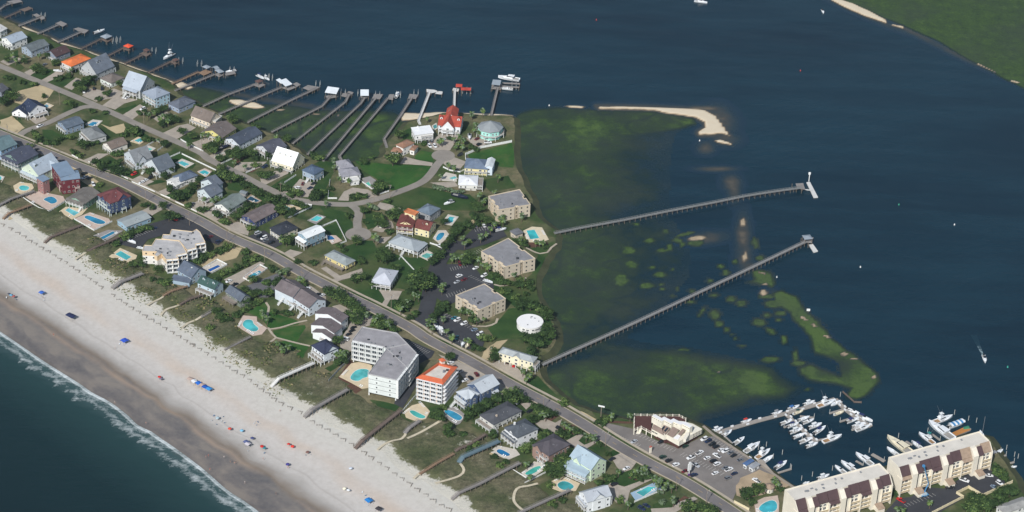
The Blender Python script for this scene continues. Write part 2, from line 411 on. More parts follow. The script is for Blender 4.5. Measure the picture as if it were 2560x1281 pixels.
mid = vnoise(48, 8); fb = .5 * vnoise(26, 1) + .3 * vnoise(11, 2) + .2 * vnoise(5, 3) - .5
fine = .55 * vnoise(8, 4) + .45 * vnoise(3.6, 5) - .5
M1 = [(1270, 300), (1330, 275), (1420, 270), (1500, 276), (1640, 284), (1725, 300), (1748, 314), (1700, 330), (1690, 350), (1680, 420), (1680, 520), (1680, 600), (1660, 700), (1590, 760), (1480, 830), (1420, 900), (1370, 930), (1330, 905), (1370, 860), (1355, 800), (1320, 740), (1320, 690), (1350, 640), (1370, 600), (1360, 570), (1310, 500), (1280, 440), (1268, 380)]
M2 = [(1345, 930), (1450, 890), (1560, 862), (1700, 872), (1850, 905), (1930, 922), (1950, 946), (2005, 972), (1960, 1000), (1880, 1008), (1820, 1026), (1760, 1042), (1730, 1072), (1640, 1060), (1560, 1060), (1470, 1035), (1400, 1005), (1350, 960)]
M0 = [(415, 222), (500, 214), (560, 230), (640, 258), (720, 260), (800, 273), (900, 273), (985, 281), (1020, 298), (1010, 330), (975, 365), (975, 400), (900, 412), (840, 415), (790, 405), (735, 374), (680, 345), (640, 330), (580, 305), (530, 285), (460, 246)]
I1 = [(1878, 678), (1900, 670), (1930, 683), (1940, 700), (1932, 716), (1900, 714), (1862, 708), (1885, 698)]
I2 = [(1935, 736), (1955, 731), (1990, 746), (2010, 773), (2045, 803), (2080, 843), (2110, 868), (2140, 888), (2170, 913), (2195, 938), (2204, 955), (2182, 976), (2162, 987), (2140, 999), (2122, 992), (2128, 972), (2100, 962), (2060, 957), (2020, 952), (2000, 937), (1998, 920), (2030, 917), (2060, 928), (2100, 940), (2100, 912), (2070, 892), (2040, 882), (2030, 852), (2010, 827), (1985, 803), (1975, 782), (1950, 765)]
F1 = [(2078, -3), (2150, 24), (2220, 54), (2260, 68), (2330, 100), (2400, 142), (2440, 163), (2500, 198), (2560, 225), (2700, 295), (3100, 300), (3100, -200), (2030, -200)]
veg = .7 * sst(sdf(M1), -10, 34) * (1 - .9 * sst(PX, 1460, 1690)) * (1 - .55 * gauss(1560, 540, 90, 30)) * (1 - .3 * gauss(1500, 850, 120, 22)) * (1 - .3 * gauss(1340, 400, 60, 45)) * (1 + .3 * gauss(1500, 320, 160, 40))
veg = np.maximum(veg, .74 * sst(sdf(M2), -10, 26) * (1 - .5 * gauss(1480, 885, 130, 26)) + .3 * gauss(1880, 950, 90, 40) * (sdf(M2) > -4))
veg = np.maximum(veg, .78 * sst(sdf(M0), -8, 14))
M3 = [(1380, 600), (1600, 540), (1680, 560), (1720, 620), (1715, 690), (1660, 750), (1590, 800), (1540, 850), (1640, 880), (1500, 900), (1350, 910)]
veg = np.maximum(veg, .36 * sst(sdf(M3), -20, 50) * (.55 + .9 * sst(mid, .3, .7)))
M1B = [(1275, 300), (1300, 282), (1330, 273), (1420, 267), (1500, 273), (1640, 276), (1735, 295), (1746, 312), (1690, 327), (1560, 345), (1400, 340)]
veg = np.maximum(veg, .72 * sst(sdf(M1B), -3, 9))
veg = np.clip(veg + .4 * fb * sst(veg, .03, .25) + .3 * fine * sst(veg, .03, .25), 0, 1)
cr = np.abs(.6 * vnoise(60, 21) + .4 * vnoise(22, 22) - .5); veg = veg * (1 - .3 * sst(-cr, -.022, -.004) * (PX < 2060))
wob = sst(fb, -.3, .3) * 6 - 3 + 5 * fine
for I in (I1, I2): veg = np.maximum(veg, 1.0 * sst(sdf(I) + wob * 1.3, -5, 5) * (1 - .5 * gauss(2090, 916, 44, 26)))
BL = [(590, 445, 40, 18), (730, 480, 34, 22), (805, 512, 40, 26), (600, 600, 42, 42), (630, 675, 34, 26), (690, 722, 25, 20), (735, 760, 18, 10), (768, 792, 12, 12), (955, 658, 50, 27), (1045, 730, 46, 20, .5), (1018, 605, 30, 17), (1150, 800, 24, 34), (1130, 590, 44, 20), (1040, 962, 64, 20), (1240, 935, 18, 52), (1265, 992, 50, 17), (1340, 1200, 32, 16), (1070, 520, 64, 26), (1010, 455, 50, 16), (260, 450, 28, 15), (295, 395, 20, 24), (180, 398, 32, 13), (175, 360, 25, 13), (150, 280, 48, 22), (260, 238, 18, 11), (645, 215, 26, 20), (685, 265, 32, 22), (95, 222, 28, 14), (240, 60, 26, 30), (180, 85, 36, 13), (335, 40, 20, 26), (300, 8, 42, 18), (440, 26, 62, 22), (765, 178, 26, 18), (955, 145, 36, 20), (415, 410, 24, 13), (405, 500, 35, 13), (500, 570, 50, 12, -.9), (560, 330, 22, 14), (-90, 90, 50, 30), (-60, 200, 40, 22), (-150, 330, 50, 40), (60, 370, 60, 22), (70, 10, 40, 16), (370, -45, 66, 12, -.25), (210, -70, 16, 10), (-30, -125, 30, 12), (920, 30, 20, 44, -.3), (1110, 640, 24, 10), (350, 880, 40, 10), (820, 850, 26, 9)]
for b in BL:
    x, y, rx, ry = b[:4]; veg = np.maximum(veg, .95 * sst(1.25 - np.sqrt(ell(1600 + x / 3.2, 600 + y / 3.2, rx / 3.2 * 1.05, ry / 3.2 * 1.05, b[4] if len(b) > 4 else 0)) + .9 * fb + .8 * fine, 0, .45))
veg = np.maximum(veg, sst(sdf(F1) + wob * .6, 0, 6) * .86)
SPIT = [(1490, 266), (1560, 267), (1640, 269), (1700, 272), (1760, 276), (1788, 290), (1808, 316), (1826, 342), (1802, 335), (1775, 339), (1750, 339), (1742, 332), (1762, 320), (1760, 307), (1738, 295), (1705, 290), (1660, 284), (1640, 278), (1580, 276), (1500, 275)]
SANDS = [SPIT, [(1408, 266), (1440, 264), (1466, 268), (1455, 274), (1425, 272)], [(1785, 352), (1800, 349), (1825, 357), (1838, 368), (1815, 363), (1790, 358)], [(2085, -6), (2130, 8), (2170, 26), (2212, 48), (2220, 62), (2160, 42), (2110, 20), (2075, 2)], [(2225, 60), (2255, 66), (2262, 74), (2230, 66)], [(2528, 200), (2550, 206), (2548, 212), (2526, 206)], [(2440, 156), (2490, 180), (2488, 184), (2440, 162)], [(570, 250), (600, 249), (640, 257), (670, 271), (640, 275), (600, 269), (575, 260)], [(425, 214), (455, 204), (488, 220), (470, 227), (440, 222)], [(996, 292), (1010, 282), (1050, 284), (1100, 281), (1180, 284), (1230, 284), (1284, 289), (1290, 301), (1240, 296), (1160, 294), (1100, 297), (1060, 299), (1030, 303), (1003, 305)]]
sb = [(-60, 28), (-20, 42), (47, 69), (100, 90), (150, 112), (205, 130), (262, 150), (315, 167), (375, 190), (436, 212)]
SANDS.append([(x, y - 7) for x, y in sb] + [(x, y + 8) for x, y in reversed(sb)])
sand = np.zeros(gx.shape)
for p in SANDS: sand = np.maximum(sand, sst(sdf(p) + 2.5 * fb - .8, -2.2, 2.2))
for b in ((1862, 642, 6, 18), (1858, 556, 9, 12), (1742, 597, 26, 7, -.1), (1908, 733, 10, 9), (1912, 712, 12, 4), (1905, 684, 14, 4, .3), (2010, 798, 13, 5, .4), (2035, 814, 11, 5, .4), (2066, 842, 13, 5, .3), (2112, 886, 12, 6), (2135, 898, 12, 4), (2185, 944, 8, 8), (620, 262, 42, 8, .2), (700, 276, 20, 3), (790, 287, 14, 3), (845, 290, 6, 3), (1870, 944, 7, 2), (1795, 932, 6, 3), (1755, 306, 0.1, .1)):
    sand = np.maximum(sand, .72 * sst(1.3 - np.sqrt(ell(*b)) + .8 * fb, 0, .7))
shoal = np.zeros(gx.shape)
for b in ((1858, 590, 20, 60), (1860, 640, 24, 40), (1870, 670, 30, 20), (1765, 596, 55, 16, -.1), (1790, 423, 52, 7), (1830, 460, 26, 22, .7), (1835, 480, 18, 30), (1765, 370, 24, 18), (1800, 300, 45, 34, .6), (1812, 350, 40, 18), (1970, 760, 60, 10, .7), (2060, 850, 110, 16, .75), (1760, 272, 60, 9), (2150, 30, 110, 10, .42), (2350, 115, 160, 9, .46), (700, 255, 300, 9, .16)):
    shoal = np.maximum(shoal, .4 * np.exp(-ell(*b) ** 1.2) * (1 + fb))
sb2 = sdf(SANDS[-1]); shoal = np.maximum(shoal, .4 * sst(sb2, -14, 0)); shoal = np.maximum(shoal, .4 * sst(sdf(SPIT), -14, 0))
sand = np.maximum(sand, .0)
def field(name, F, thr, zf, mt, atn):
    m_ = F > thr; fm = m_[:-1, :-1] | m_[1:, :-1] | m_[:-1, 1:] | m_[1:, 1:]
    used = np.zeros(F.shape, bool); used[:-1, :-1] |= fm; used[1:, :-1] |= fm; used[:-1, 1:] |= fm; used[1:, 1:] |= fm
    idx = np.full(F.shape, -1); idx[used] = np.arange(used.sum())
    v = np.stack([gx[used], gy[used], zf(F[used])], -1); a = np.argwhere(fm)
    f = np.stack([idx[a[:, 0], a[:, 1]], idx[a[:, 0], a[:, 1] + 1], idx[a[:, 0] + 1, a[:, 1] + 1], idx[a[:, 0] + 1, a[:, 1]]], -1)
    me = bpy.data.meshes.new(name); me.from_pydata(v.tolist(), [], f.tolist()); me.materials.append(mt)
    x = me.attributes.new(atn, 'FLOAT', 'POINT'); x.data.foreach_set('value', F[used].tolist())
    me.polygons.foreach_set('use_smooth', [True] * len(f)); return struct(put(name, me))
g = graph('marsh_grass'); v = g.attr('veg'); n1 = g.noi(g.pos, .12, 6, .7); n2 = g.noi(g.pos, .016, 4, .6); n4 = g.noi(g.smap((.5, .5, 1)), 1, 4, .8)
v2 = g.mth('ADD', v, g.mth('MULTIPLY_ADD', n1, .55, -.275)); v2 = g.mth('ADD', v2, g.mth('MULTIPLY_ADD', n4, .5, -.25))
c = g.ramp(v2, [(.1, (12, 38, 48)), (.28, (22, 43, 43)), (.5, (33, 50, 41)), (.74, (42, 60, 38)), (.9, (56, 78, 38)), (1, (72, 94, 46))])
c = g.mix(g.mth('MULTIPLY', g.ramp(n2, [(.45, 0.), (.65, 1.)]), .4), c, (52, 60, 56))
g.out(c, g.ramp(v2, [(.1, .25), (.4, .85)]), .3, g.mth('ADD', n1, n4), .5, .5)
field('salt_marsh', veg, .03, lambda F: .04 + .35 * np.clip(F - .3, 0, 1), g.mt, 'veg')
g = graph('sandbar'); v = g.attr('a'); n1 = g.noi(g.pos, .18, 6, .7); n2 = g.noi(g.pos, .05, 4, .6)
v2 = g.mth('ADD', v, g.mth('MULTIPLY', g.mth('MULTIPLY_ADD', n1, .3, -.15), g.ramp(v, [(0., 0.), (.2, 1.)])))
c = g.ramp(v2, [(.0, (15, 42, 60)), (.2, (34, 50, 58)), (.4, (64, 64, 60)), (.55, (104, 94, 80)), (.75, (176, 158, 132)), (.9, (204, 188, 162)), (1, (212, 199, 176))])
g.out(c, g.ramp(v2, [(.1, .25), (.5, .5), (.7, .9)]), .35, n1, .3, .3)
field('sandbar', np.maximum(sand, shoal), .03, lambda F: .055 + .3 * (F > .5) + .9 * np.clip(F - .5, 0, 1), g.mt, 'a')

# --- roads
ASPH = mat('road_asphalt', (116, 112, 112), .9, .2, .06); DARK = mat('lot_asphalt', (60, 61, 66), .9, .16, .1)
CONC = mat('concrete', (158, 152, 142), .9, .12, .15); WALK = mat('pavement_concrete', (172, 162, 146), .9, .12, .2)
GRAVEL = mat('drive_gravel', (164, 155, 144), .95, .16, .25); LINE = mat('white_road_paint', (205, 203, 198), .8, .1, .5); YEL = mat('yellow_road_paint', (178, 150, 100), .8, .15, .5)
MULCH = mat('bark_mulch', (92, 66, 54), .95, .25, .5, bump=.4); SANDLOT = mat('sandy_lot', (180, 164, 132), .95, .18, .08)
MAIN = smooth_line(W([(-320, 215), (-150, 280), (-40, 320), (31, 348), (125, 386), (200, 417), (300, 455), (400, 505), (500, 553), (570, 592), (675, 637), (750, 680), (812, 712), (875, 744), (937, 774), (1025, 820), (1070, 850), (1170, 902), (1270, 958), (1315, 982), (1391, 1022), (1466, 1066), (1541, 1113), (1616, 1156), (1710, 1205), (1785, 1251), (1823, 1276), (1950, 1360), (2150, 1490)]))
SIDE = smooth_line(W([(-300, 40), (-100, 128), (0, 166), (50, 186), (112, 211), (175, 237), (225, 258), (287, 286), (350, 315), (425, 348), (500, 382), (525, 401), (600, 437), (650, 463), (700, 486), (737, 499), (800, 509), (875, 512), (937, 500), (987, 484), (1050, 459), (1075, 438), (1090, 417), (1105, 400), (1120, 384)]))
CROSS = smooth_line(W([(262, 271), (215, 268), (175, 282), (120, 308), (62, 330), (40, 350)]))
COURT = smooth_line(W([(872, 510), (896, 530), (893, 556), (896, 584)]))
def disc(px, py, r, n=20): c = U(px, py); return [(c.x + r * math.cos(2 * math.pi * k / n), c.y + r * math.sin(2 * math.pi * k / n)) for k in range(n)]
sheet('road', [ribbon(MAIN, -3.9, 3.9)], GZ + .30, ASPH)
sheet('lane', [ribbon(SIDE, -3.1, 3.1), ribbon(CROSS, -2.8, 2.8), ribbon(COURT, -2.9, 2.9), disc(1108, 390, 8.5), disc(896, 587, 9)], GZ + .26, mat('lane_asphalt', (140, 134, 127), .92, .14, .12))
# kerbs along both sides of the main road, a verge of grass and a pavement on the inland side
def strip(line, a, b, z0, z1, mt, name):
    mb = MB(); A, B = offset(line, a), offset(line, b)
    for i in range(len(A) - 1):
        mb.hexa([(A[i].x, A[i].y, z0), (A[i + 1].x, A[i + 1].y, z0), (B[i + 1].x, B[i + 1].y, z0), (B[i].x, B[i].y, z0)] + [(p.x, p.y, z1) for p in (A[i], A[i + 1], B[i + 1], B[i])], mt)
    return mb.build(name)
strip(MAIN, 3.9, 4.3, GZ - .1, GZ + .42, WALK, 'kerb')['kind'] = 'structure'
strip(MAIN, -4.3, -3.9, GZ - .1, GZ + .42, WALK, 'kerb')['kind'] = 'structure'
struct(strip(MAIN, 6.1, 7.9, GZ - .1, GZ + .40, WALK, 'pavement'))
mb = MB(); L = 0
for i in range(0, len(MAIN) - 2, 5):
    p, q_ = MAIN[i], MAIN[min(i + 1, len(MAIN) - 1)]
    if i % 5 == 0: mb.bar((p.x, p.y, GZ + .306), (q_.x, q_.y, GZ + .306), .22, .006, YEL)
mk = mb.build('centre_line'); struct(mk)
LAWN = None
g = graph('lawn'); n1 = g.noi(g.pos, .06, 5, .65); n2 = g.noi(g.pos, .5, 5, .75); n3 = g.noi(g.pos, .02, 3)
c = g.mix(g.ramp(n1, [(.35, 0.), (.68, 1.)]), (38, 66, 34), (62, 86, 46)); c = g.mix(g.mth('MULTIPLY', g.ramp(n3, [(.5, 0.), (.66, 1.)]), .55), c, (96, 98, 66))
c = g.mix(g.mth('MULTIPLY', g.ramp(n2, [(.35, 1.), (.6, 0.)]), .3), c, (44, 58, 34)); g.out(c, .95, .1, n2, .2, .5); LAWN = g.mt
LAWN0 = LAWN
g = graph('fresh_lawn'); n1 = g.noi(g.pos, .05, 5, .65); n2 = g.noi(g.pos, .5, 5, .75)
c = g.mix(g.ramp(n1, [(.35, 0.), (.68, 1.)]), (40, 78, 34), (62, 98, 46)); c = g.mix(g.mth('MULTIPLY', g.ramp(n2, [(.35, 1.), (.6, 0.)]), .3), c, (46, 70, 34)); c = g.mix(g.mth('MULTIPLY', g.ramp(g.noi(g.pos, .12, 4), [(.5, 0.), (.66, 1.)]), .5), c, (84, 96, 56)); g.out(c, .95, .1, n2, .2, .5); LAWN2 = g.mt
sheet('verge', [ribbon(MAIN, 4.35, 6.05)], GZ + .36, GROUND)
# ================================================================== BUILDINGS
WHITE = (224, 226, 226); GLASS = mat('window_glass', (40, 48, 58), .12, 0, spec=.6)
TRIM = mat('white_trim', (226, 228, 228), .6, .06, .4); PILE = mat('timber_pile', (120, 108, 96), .9, .2, .6)
DECKW = mat('weathered_decking', (138, 130, 122), .9, .18, .5); DARKIN = mat('painted_shade_dark_trim', (58, 60, 64), .9, .1)  # dark one: interior shade put into the colour; also plain dark bands, vents
UNITM = mat('galvanised_metal', (150, 152, 156), .5, .1, .6, metal=.3)
def wallm(c): return mat('painted_siding', c, .8, .07, .25)
def roofm(c, metal=False): return mat('standing_seam_roof' if metal else 'shingle_roof', c, .5 if metal else .92, .10 if metal else .24, .22, bump=0 if metal else .25)
_WIN = {}
def win_mesh(w_, h_, frame):
    k = (round(w_, 1), round(h_, 1), frame.name)
    if k not in _WIN:
        mb = MB(); mb.box(-k[0] / 2, -.06, 0, k[0] / 2, .05, k[1], frame); mb.box(-k[0] / 2 + .14, -.08, .14, k[0] / 2 - .14, -.05, k[1] - .14, GLASS)
        if k[0] > 1.5: mb.box(-.06, -.1, .1, .06, -.04, k[1] - .1, frame)
        _WIN[k] = mb.mesh('window')
    return _WIN[k]
_PO = {}
def post_mesh(r, h_, mt):
    k = (round(r, 2), round(h_, 1), mt.name)
    if k not in _PO: _PO[k] = MB().box(-r, -r, 0, r, r, k[1], mt).mesh('post')
    return _PO[k]
class Blk:
    """a rectangular block whose eave corners were measured: A near, B right, C left"""
    def __init__(s, A, B, C, eave, base=GZ, root=None, inset=.45):
        z = base + eave; a, b, c = U(*A, z), U(*B, z), U(*C, z)
        if (b - a).x * (c - a).y - (b - a).y * (c - a).x < 0: a, b = b, a
        u = (b - a); u.z = 0; s.L = u.length; u.normalize(); v = Vector((-u.y, u.x, 0)); s.W = max(2.5, (c - a).dot(v))
        s.ang = math.atan2(u.y, u.x); s.o = Vector((a.x, a.y, base)); s.e = eave; s.i = inset
        s.M = Matrix.Translation(s.o) @ Matrix.Rotation(s.ang, 4, 'Z'); s.root = root; s.rel = Matrix()
    def attach(s, root, M0): s.root = root; s.rel = M0.inverted() @ s.M; return s
    def build(s, mb, name, fix=False):
        if not mb.v: return None
        me = mb.mesh(name)
        if fix:
            bm = bmesh.new(); bm.from_mesh(me); bmesh.ops.remove_doubles(bm, verts=bm.verts, dist=1e-4); bmesh.ops.recalc_face_normals(bm, faces=bm.faces); bm.to_mesh(me); bm.free()
        me.transform(s.rel); return put(name, me, s.root)
    def place(s, name, me, x, y, z, rz=0, parent=None, sc=None):
        p = s.rel @ Vector((x, y, z)); return put(name, me, parent or s.root, p, rz + s.rel.to_euler().z, sc)
    def side(s, k):
        """origin, direction, outward normal, length of a wall (inset)"""
        i, L, W_ = s.i, s.L, s.W
        return {'f': ((i, i), (1, 0), (0, -1), L - 2 * i), 'r': ((L - i, i), (0, 1), (1, 0), W_ - 2 * i),
                'k': ((L - i, W_ - i), (-1, 0), (0, 1), L - 2 * i), 'l': ((i, W_ - i), (0, -1), (-1, 0), W_ - 2 * i)}[k]
    def faces_cam(s, n):
        wn = Matrix.Rotation(s.ang, 3, 'Z') @ Vector((n[0], n[1], 0)); return wn.dot(Vector((0, 0, CAMH)) - s.o) > 60
def frustum_roof(b, kind, ridge, rise, mt, th=.28, ov=0.0):
    """solid roof over block b: gable or hip, ridge along u or v"""
    L, W_, e = b.L + 2 * ov, b.W + 2 * ov, b.e; mb = MB()
    sw = ridge == 'v'; l, w_ = (W_, L) if sw else (L, W_)
    def T(x, y, z): return (y - ov, x - ov, z) if sw else (x - ov, y - ov, z)
    if kind == 'gable':
        pr = [(0, e), (w_ / 2, e + rise), (w_, e), (w_, e + th), (w_ / 2, e + rise + th), (0, e + th)]
        mb.loft([[T(x, y, z) for y, z in pr] for x in (0, l)], mt)
    elif kind == 'hip':
        h = min(w_ / 2, l / 2 - .3) if l > w_ else l / 2 - .3
        if l <= w_: h = l / 2 - .3
        lo = [T(0, 0, e), T(l, 0, e), T(l, w_, e), T(0, w_, e)]; up = [(x, y, z + th) for x, y, z in lo]
        r0, r1 = T(h, w_ / 2, e + rise + th), T(l - h, w_ / 2, e + rise + th)
        mb.poly(lo[::-1], mt)
        for k in range(4): mb.poly([lo[k], lo[(k + 1) % 4], up[(k + 1) % 4], up[k]], mt)
        mb.poly([up[0], up[1], r1, r0], mt); mb.poly([up[1], up[2], r1], mt); mb.poly([up[2], up[3], r0, r1], mt); mb.poly([up[3], up[0], r0], mt)
        bm_merge = True
    elif kind == 'shed':
        mb.hexa([T(0, 0, e), T(l, 0, e), T(l, w_, e + rise), T(0, w_, e + rise)] + [T(0, 0, e + th), T(l, 0, e + th), T(l, w_, e + rise + th), T(0, w_, e + rise + th)], mt)
    elif kind == 'gambrel':
        pr = [(0, e), (w_ * .22, e + rise * .68), (w_ / 2, e + rise), (w_ * .78, e + rise * .68), (w_, e)]
        pr = pr + [(y, z + th) for y, z in reversed(pr)]
        mb.loft([[T(x, y, z) for y, z in pr] for x in (0, l)], mt)
    else:
        mb.box(-ov, -ov, e, b.L + ov, b.W + ov, e + th, mt)
        if kind == 'parapet':
            for x0, y0, x1, y1 in ((0, 0, b.L, .3), (0, b.W - .3, b.L, b.W), (0, .3, .3, b.W - .3), (b.L - .3, .3, b.L, b.W - .3)): mb.box(x0, y0, e + th, x1, y1, e + th + .5, mt)
    return mb
def railing(mb, p, q, z, mt, h_=1.0, step=.5):
    d = Vector((q[0] - p[0], q[1] - p[1])); n = max(1, int(d.length / step))
    mb.bar((p[0], p[1], z + h_ - .08), (q[0], q[1], z + h_ - .08), .12, .08, mt); mb.bar((p[0], p[1], z + .12), (q[0], q[1], z + .12), .07, .07, mt)
    for k in range(n + 1):
        x, y = p[0] + d.x * k / n, p[1] + d.y * k / n; r = .07 if k % 5 == 0 else .035
        mb.box(x - r, y - r, z, x + r, y + r, z + h_ - .04, mt)
def stairs_part(b, x, y, dx, dy, ztop, wd, mt):
    n = max(3, int(ztop / .2)); mb = MB(); px, py = -dy * wd / 2, dx * wd / 2
    for k in range(n):
        t = k * .28; z = ztop - (k + 1) * ztop / n
        mb.bar((x + dx * t, y + dy * t, z - .06 + .02), (x + dx * (t + .27), y + dy * (t + .27), z - .06 + .02), wd, .08, mt)
    l = n * .28
    for sg in (-1, 1):
        a = (x + sg * px, y + sg * py); c = (a[0] + dx * l, a[1] + dy * l)
        mb.bar((*a, ztop - .3), (*c, -.1), .1, .3, mt); mb.bar((*a, ztop + .75), (*c, .85), .1, .1, mt)
        for k in range(0, n, 4): mb.box(a[0] + dx * k * .28 - .05, a[1] + dy * k * .28 - .05, ztop * (1 - k / n) - .1, a[0] + dx * k * .28 + .05, a[1] + dy * k * .28 + .05, ztop * (1 - k / n) + .8, mt)
    return b.build(mb, 'stairs')
def body(b, wall, st, roof, ridge, rise, name='wall'):
    mb = MB(); i, L, W_, e = b.i, b.L, b.W, b.e
    mb.box(i, i, st, L - i, W_ - i, e - .02, wall)
    if roof in ('gable', 'gambrel', 'shed'):
        w_ = L if ridge == 'v' else W_
        if roof == 'gable': pr = [(i, e - .05), (w_ - i, e - .05), (w_ - i, e + rise * i / (w_ / 2) - .03), (w_ / 2, e + rise - .03), (i, e + rise * i / (w_ / 2) - .03)]
        elif roof == 'gambrel': pr = [(i, e - .05), (w_ - i, e - .05), (w_ * .78, e + rise * .66), (w_ / 2, e + rise - .05), (w_ * .22, e + rise * .66)]
        else: pr = [(i, e - .05), (w_ - i, e - .05), (w_ - i, e + rise * (w_ - i) / w_ - .04), (i, e + rise * i / w_ - .04)]
        l = W_ if ridge == 'v' else L
        mb.loft([[((y, x, z) if ridge == 'v' else (x, y, z)) for y, z in pr] for x in (i + .01, l - i - .01)], wall)
    return b.build(mb, name, True)
def windows(b, sides, floors, frame, skip=0, gap=3.1, w_=1.2, h_=1.5):
    for k in sides:
        o, d, n, l = b.side(k)
        if not b.faces_cam(n): continue
        m_ = max(1, int(l / gap))
        for z in floors:
            for j in range(m_):
                if (j + int(z)) % 5 == 4 and skip: continue
                t = (j + .5) * l / m_
                ww = w_ * (1.5 if (j * 7 + int(z * 3)) % 4 == 1 else 1)
                b.place('window', win_mesh(ww, h_, frame), o[0] + d[0] * t, o[1] + d[1] * t, z, math.atan2(n[1], n[0]) + math.pi / 2)
def deck(b, k, z, dep, f0=0, f1=1, roofed=0, rail=TRIM, floor=DECKW, roofmat=None, posts=True):
    o, d, n, l = b.side(k)
    p = (o[0] + d[0] * l * f0, o[1] + d[1] * l * f0); q = (o[0] + d[0] * l * f1, o[1] + d[1] * l * f1)
    p2 = (p[0] + n[0] * dep, p[1] + n[1] * dep); q2 = (q[0] + n[0] * dep, q[1] + n[1] * dep)
    mb = MB(); mb.prism([p, q, q2, p2], z - .28, z, rail, floor); b.build(mb, 'deck')
    mb = MB(); railing(mb, p, p2, z, rail); railing(mb, p2, q2, z, rail); railing(mb, q2, q, z, rail); b.build(mb, 'railing')
    ll = l * (f1 - f0); m_ = max(1, int(round(ll / 3.2)))
    for j in range(m_ + 1):
        x, y = p2[0] + (q2[0] - p2[0]) * j / m_ - n[0] * .12, p2[1] + (q2[1] - p2[1]) * j / m_ - n[1] * .12
        if posts: b.place('post', post_mesh(.13, z - .28, rail), x, y, 0)
        if roofed: b.place('column', post_mesh(.13, roofed, rail), x, y, z)
    if roofed:
        mb = MB(); zz = z + roofed; e = .3
        a = [(p[0] - d[0] * e, p[1] - d[1] * e), (q[0] + d[0] * e, q[1] + d[1] * e), (q2[0] + d[0] * e + n[0] * e, q2[1] + d[1] * e + n[1] * e), (p2[0] - d[0] * e + n[0] * e, p2[1] - d[1] * e + n[1] * e)]
        a = [(x + (n[0] * .02 if j < 2 else 0), y + (n[1] * .02 if j < 2 else 0)) for j, (x, y) in enumerate(a)]
        hi = [zz + .75, zz + .75, zz, zz]; order = (0, 1, 2, 3)
        pts = [(a[j][0], a[j][1], hi[j]) for j in order] + [(a[j][0], a[j][1], hi[j] + .2) for j in order]
        mb.hexa(pts, roofmat or rail); b.build(mb, 'porch_roof', True)
def dormer(b, slope, f, wd, mt, wallmt, rise, ridge, frame, out=.3, hh=1.5):
    """gabled dormer on one slope; f: place along the ridge"""
    sw = ridge == 'v'; l, w_ = (b.W, b.L) if sw else (b.L, b.W); x = l * f
    z0 = b.e + rise * out * 2; y0 = w_ * out; y1 = w_ / 2
    def T(x_, y, z):
        if slope: y = w_ - y
        return (y, x_, z) if sw else (x_, y, z)
    mb = MB(); pr = [(x - wd / 2, z0), (x + wd / 2, z0), (x + wd / 2, z0 + hh), (x, z0 + hh + wd * .35), (x - wd / 2, z0 + hh)]
    mb.loft([[T(a, y, z) for a, z in pr] for y in (y0, y1)], wallmt)
    o = b.build(mb, 'dormer', True)
    mb = MB(); pr = [(x - wd / 2 - .25, z0 + hh - .1), (x, z0 + hh + wd * .35 + .02), (x + wd / 2 + .25, z0 + hh - .1), (x + wd / 2 + .25, z0 + hh + .1), (x, z0 + hh + wd * .35 + .24), (x - wd / 2 - .25, z0 + hh + .1)]
    mb.loft([[T(a, y, z) for a, z in pr] for y in (y0 - .3, y1)], mt)
    r = b.build(mb, 'dormer_roof', True); r.parent = o
    n = ((0, 1) if slope else (0, -1)); n = (n[1], n[0]) if sw else n
    p = T(x, y0 - .01, z0 + .25); ww = b.place('window', win_mesh(min(1.2, wd * .5), 1.2, frame), *p, math.atan2(n[1], n[0]) + math.pi / 2, parent=o)
def chimney(b, fx, fy, top, mt, wd=.9):
    mb = MB(); x, y = b.L * fx, b.W * fy; mb.box(x - wd / 2, y - wd / 2, b.e * .7, x + wd / 2, y + wd / 2, b.e + top, mt); mb.box(x - wd / 2 - .1, y - wd / 2 - .1, b.e + top, x + wd / 2 + .1, y + wd / 2 + .1, b.e + top + .2, mt)
    b.build(mb, 'chimney')
def roof_boxes(b, n, zt, seed, mt=UNITM):
    r = random.Random(seed)
    for k in range(n):
        x, y = b.L * r.uniform(.15, .85), b.W * r.uniform(.2, .8); a, c, h_ = r.uniform(.8, 1.8), r.uniform(.8, 1.5), r.uniform(.4, .9)
        mb = MB(); mb.box(x - a / 2, y - c / 2, zt + .01, x + a / 2, y + c / 2, zt + h_, mt); b.build(mb, 'roof_vent')
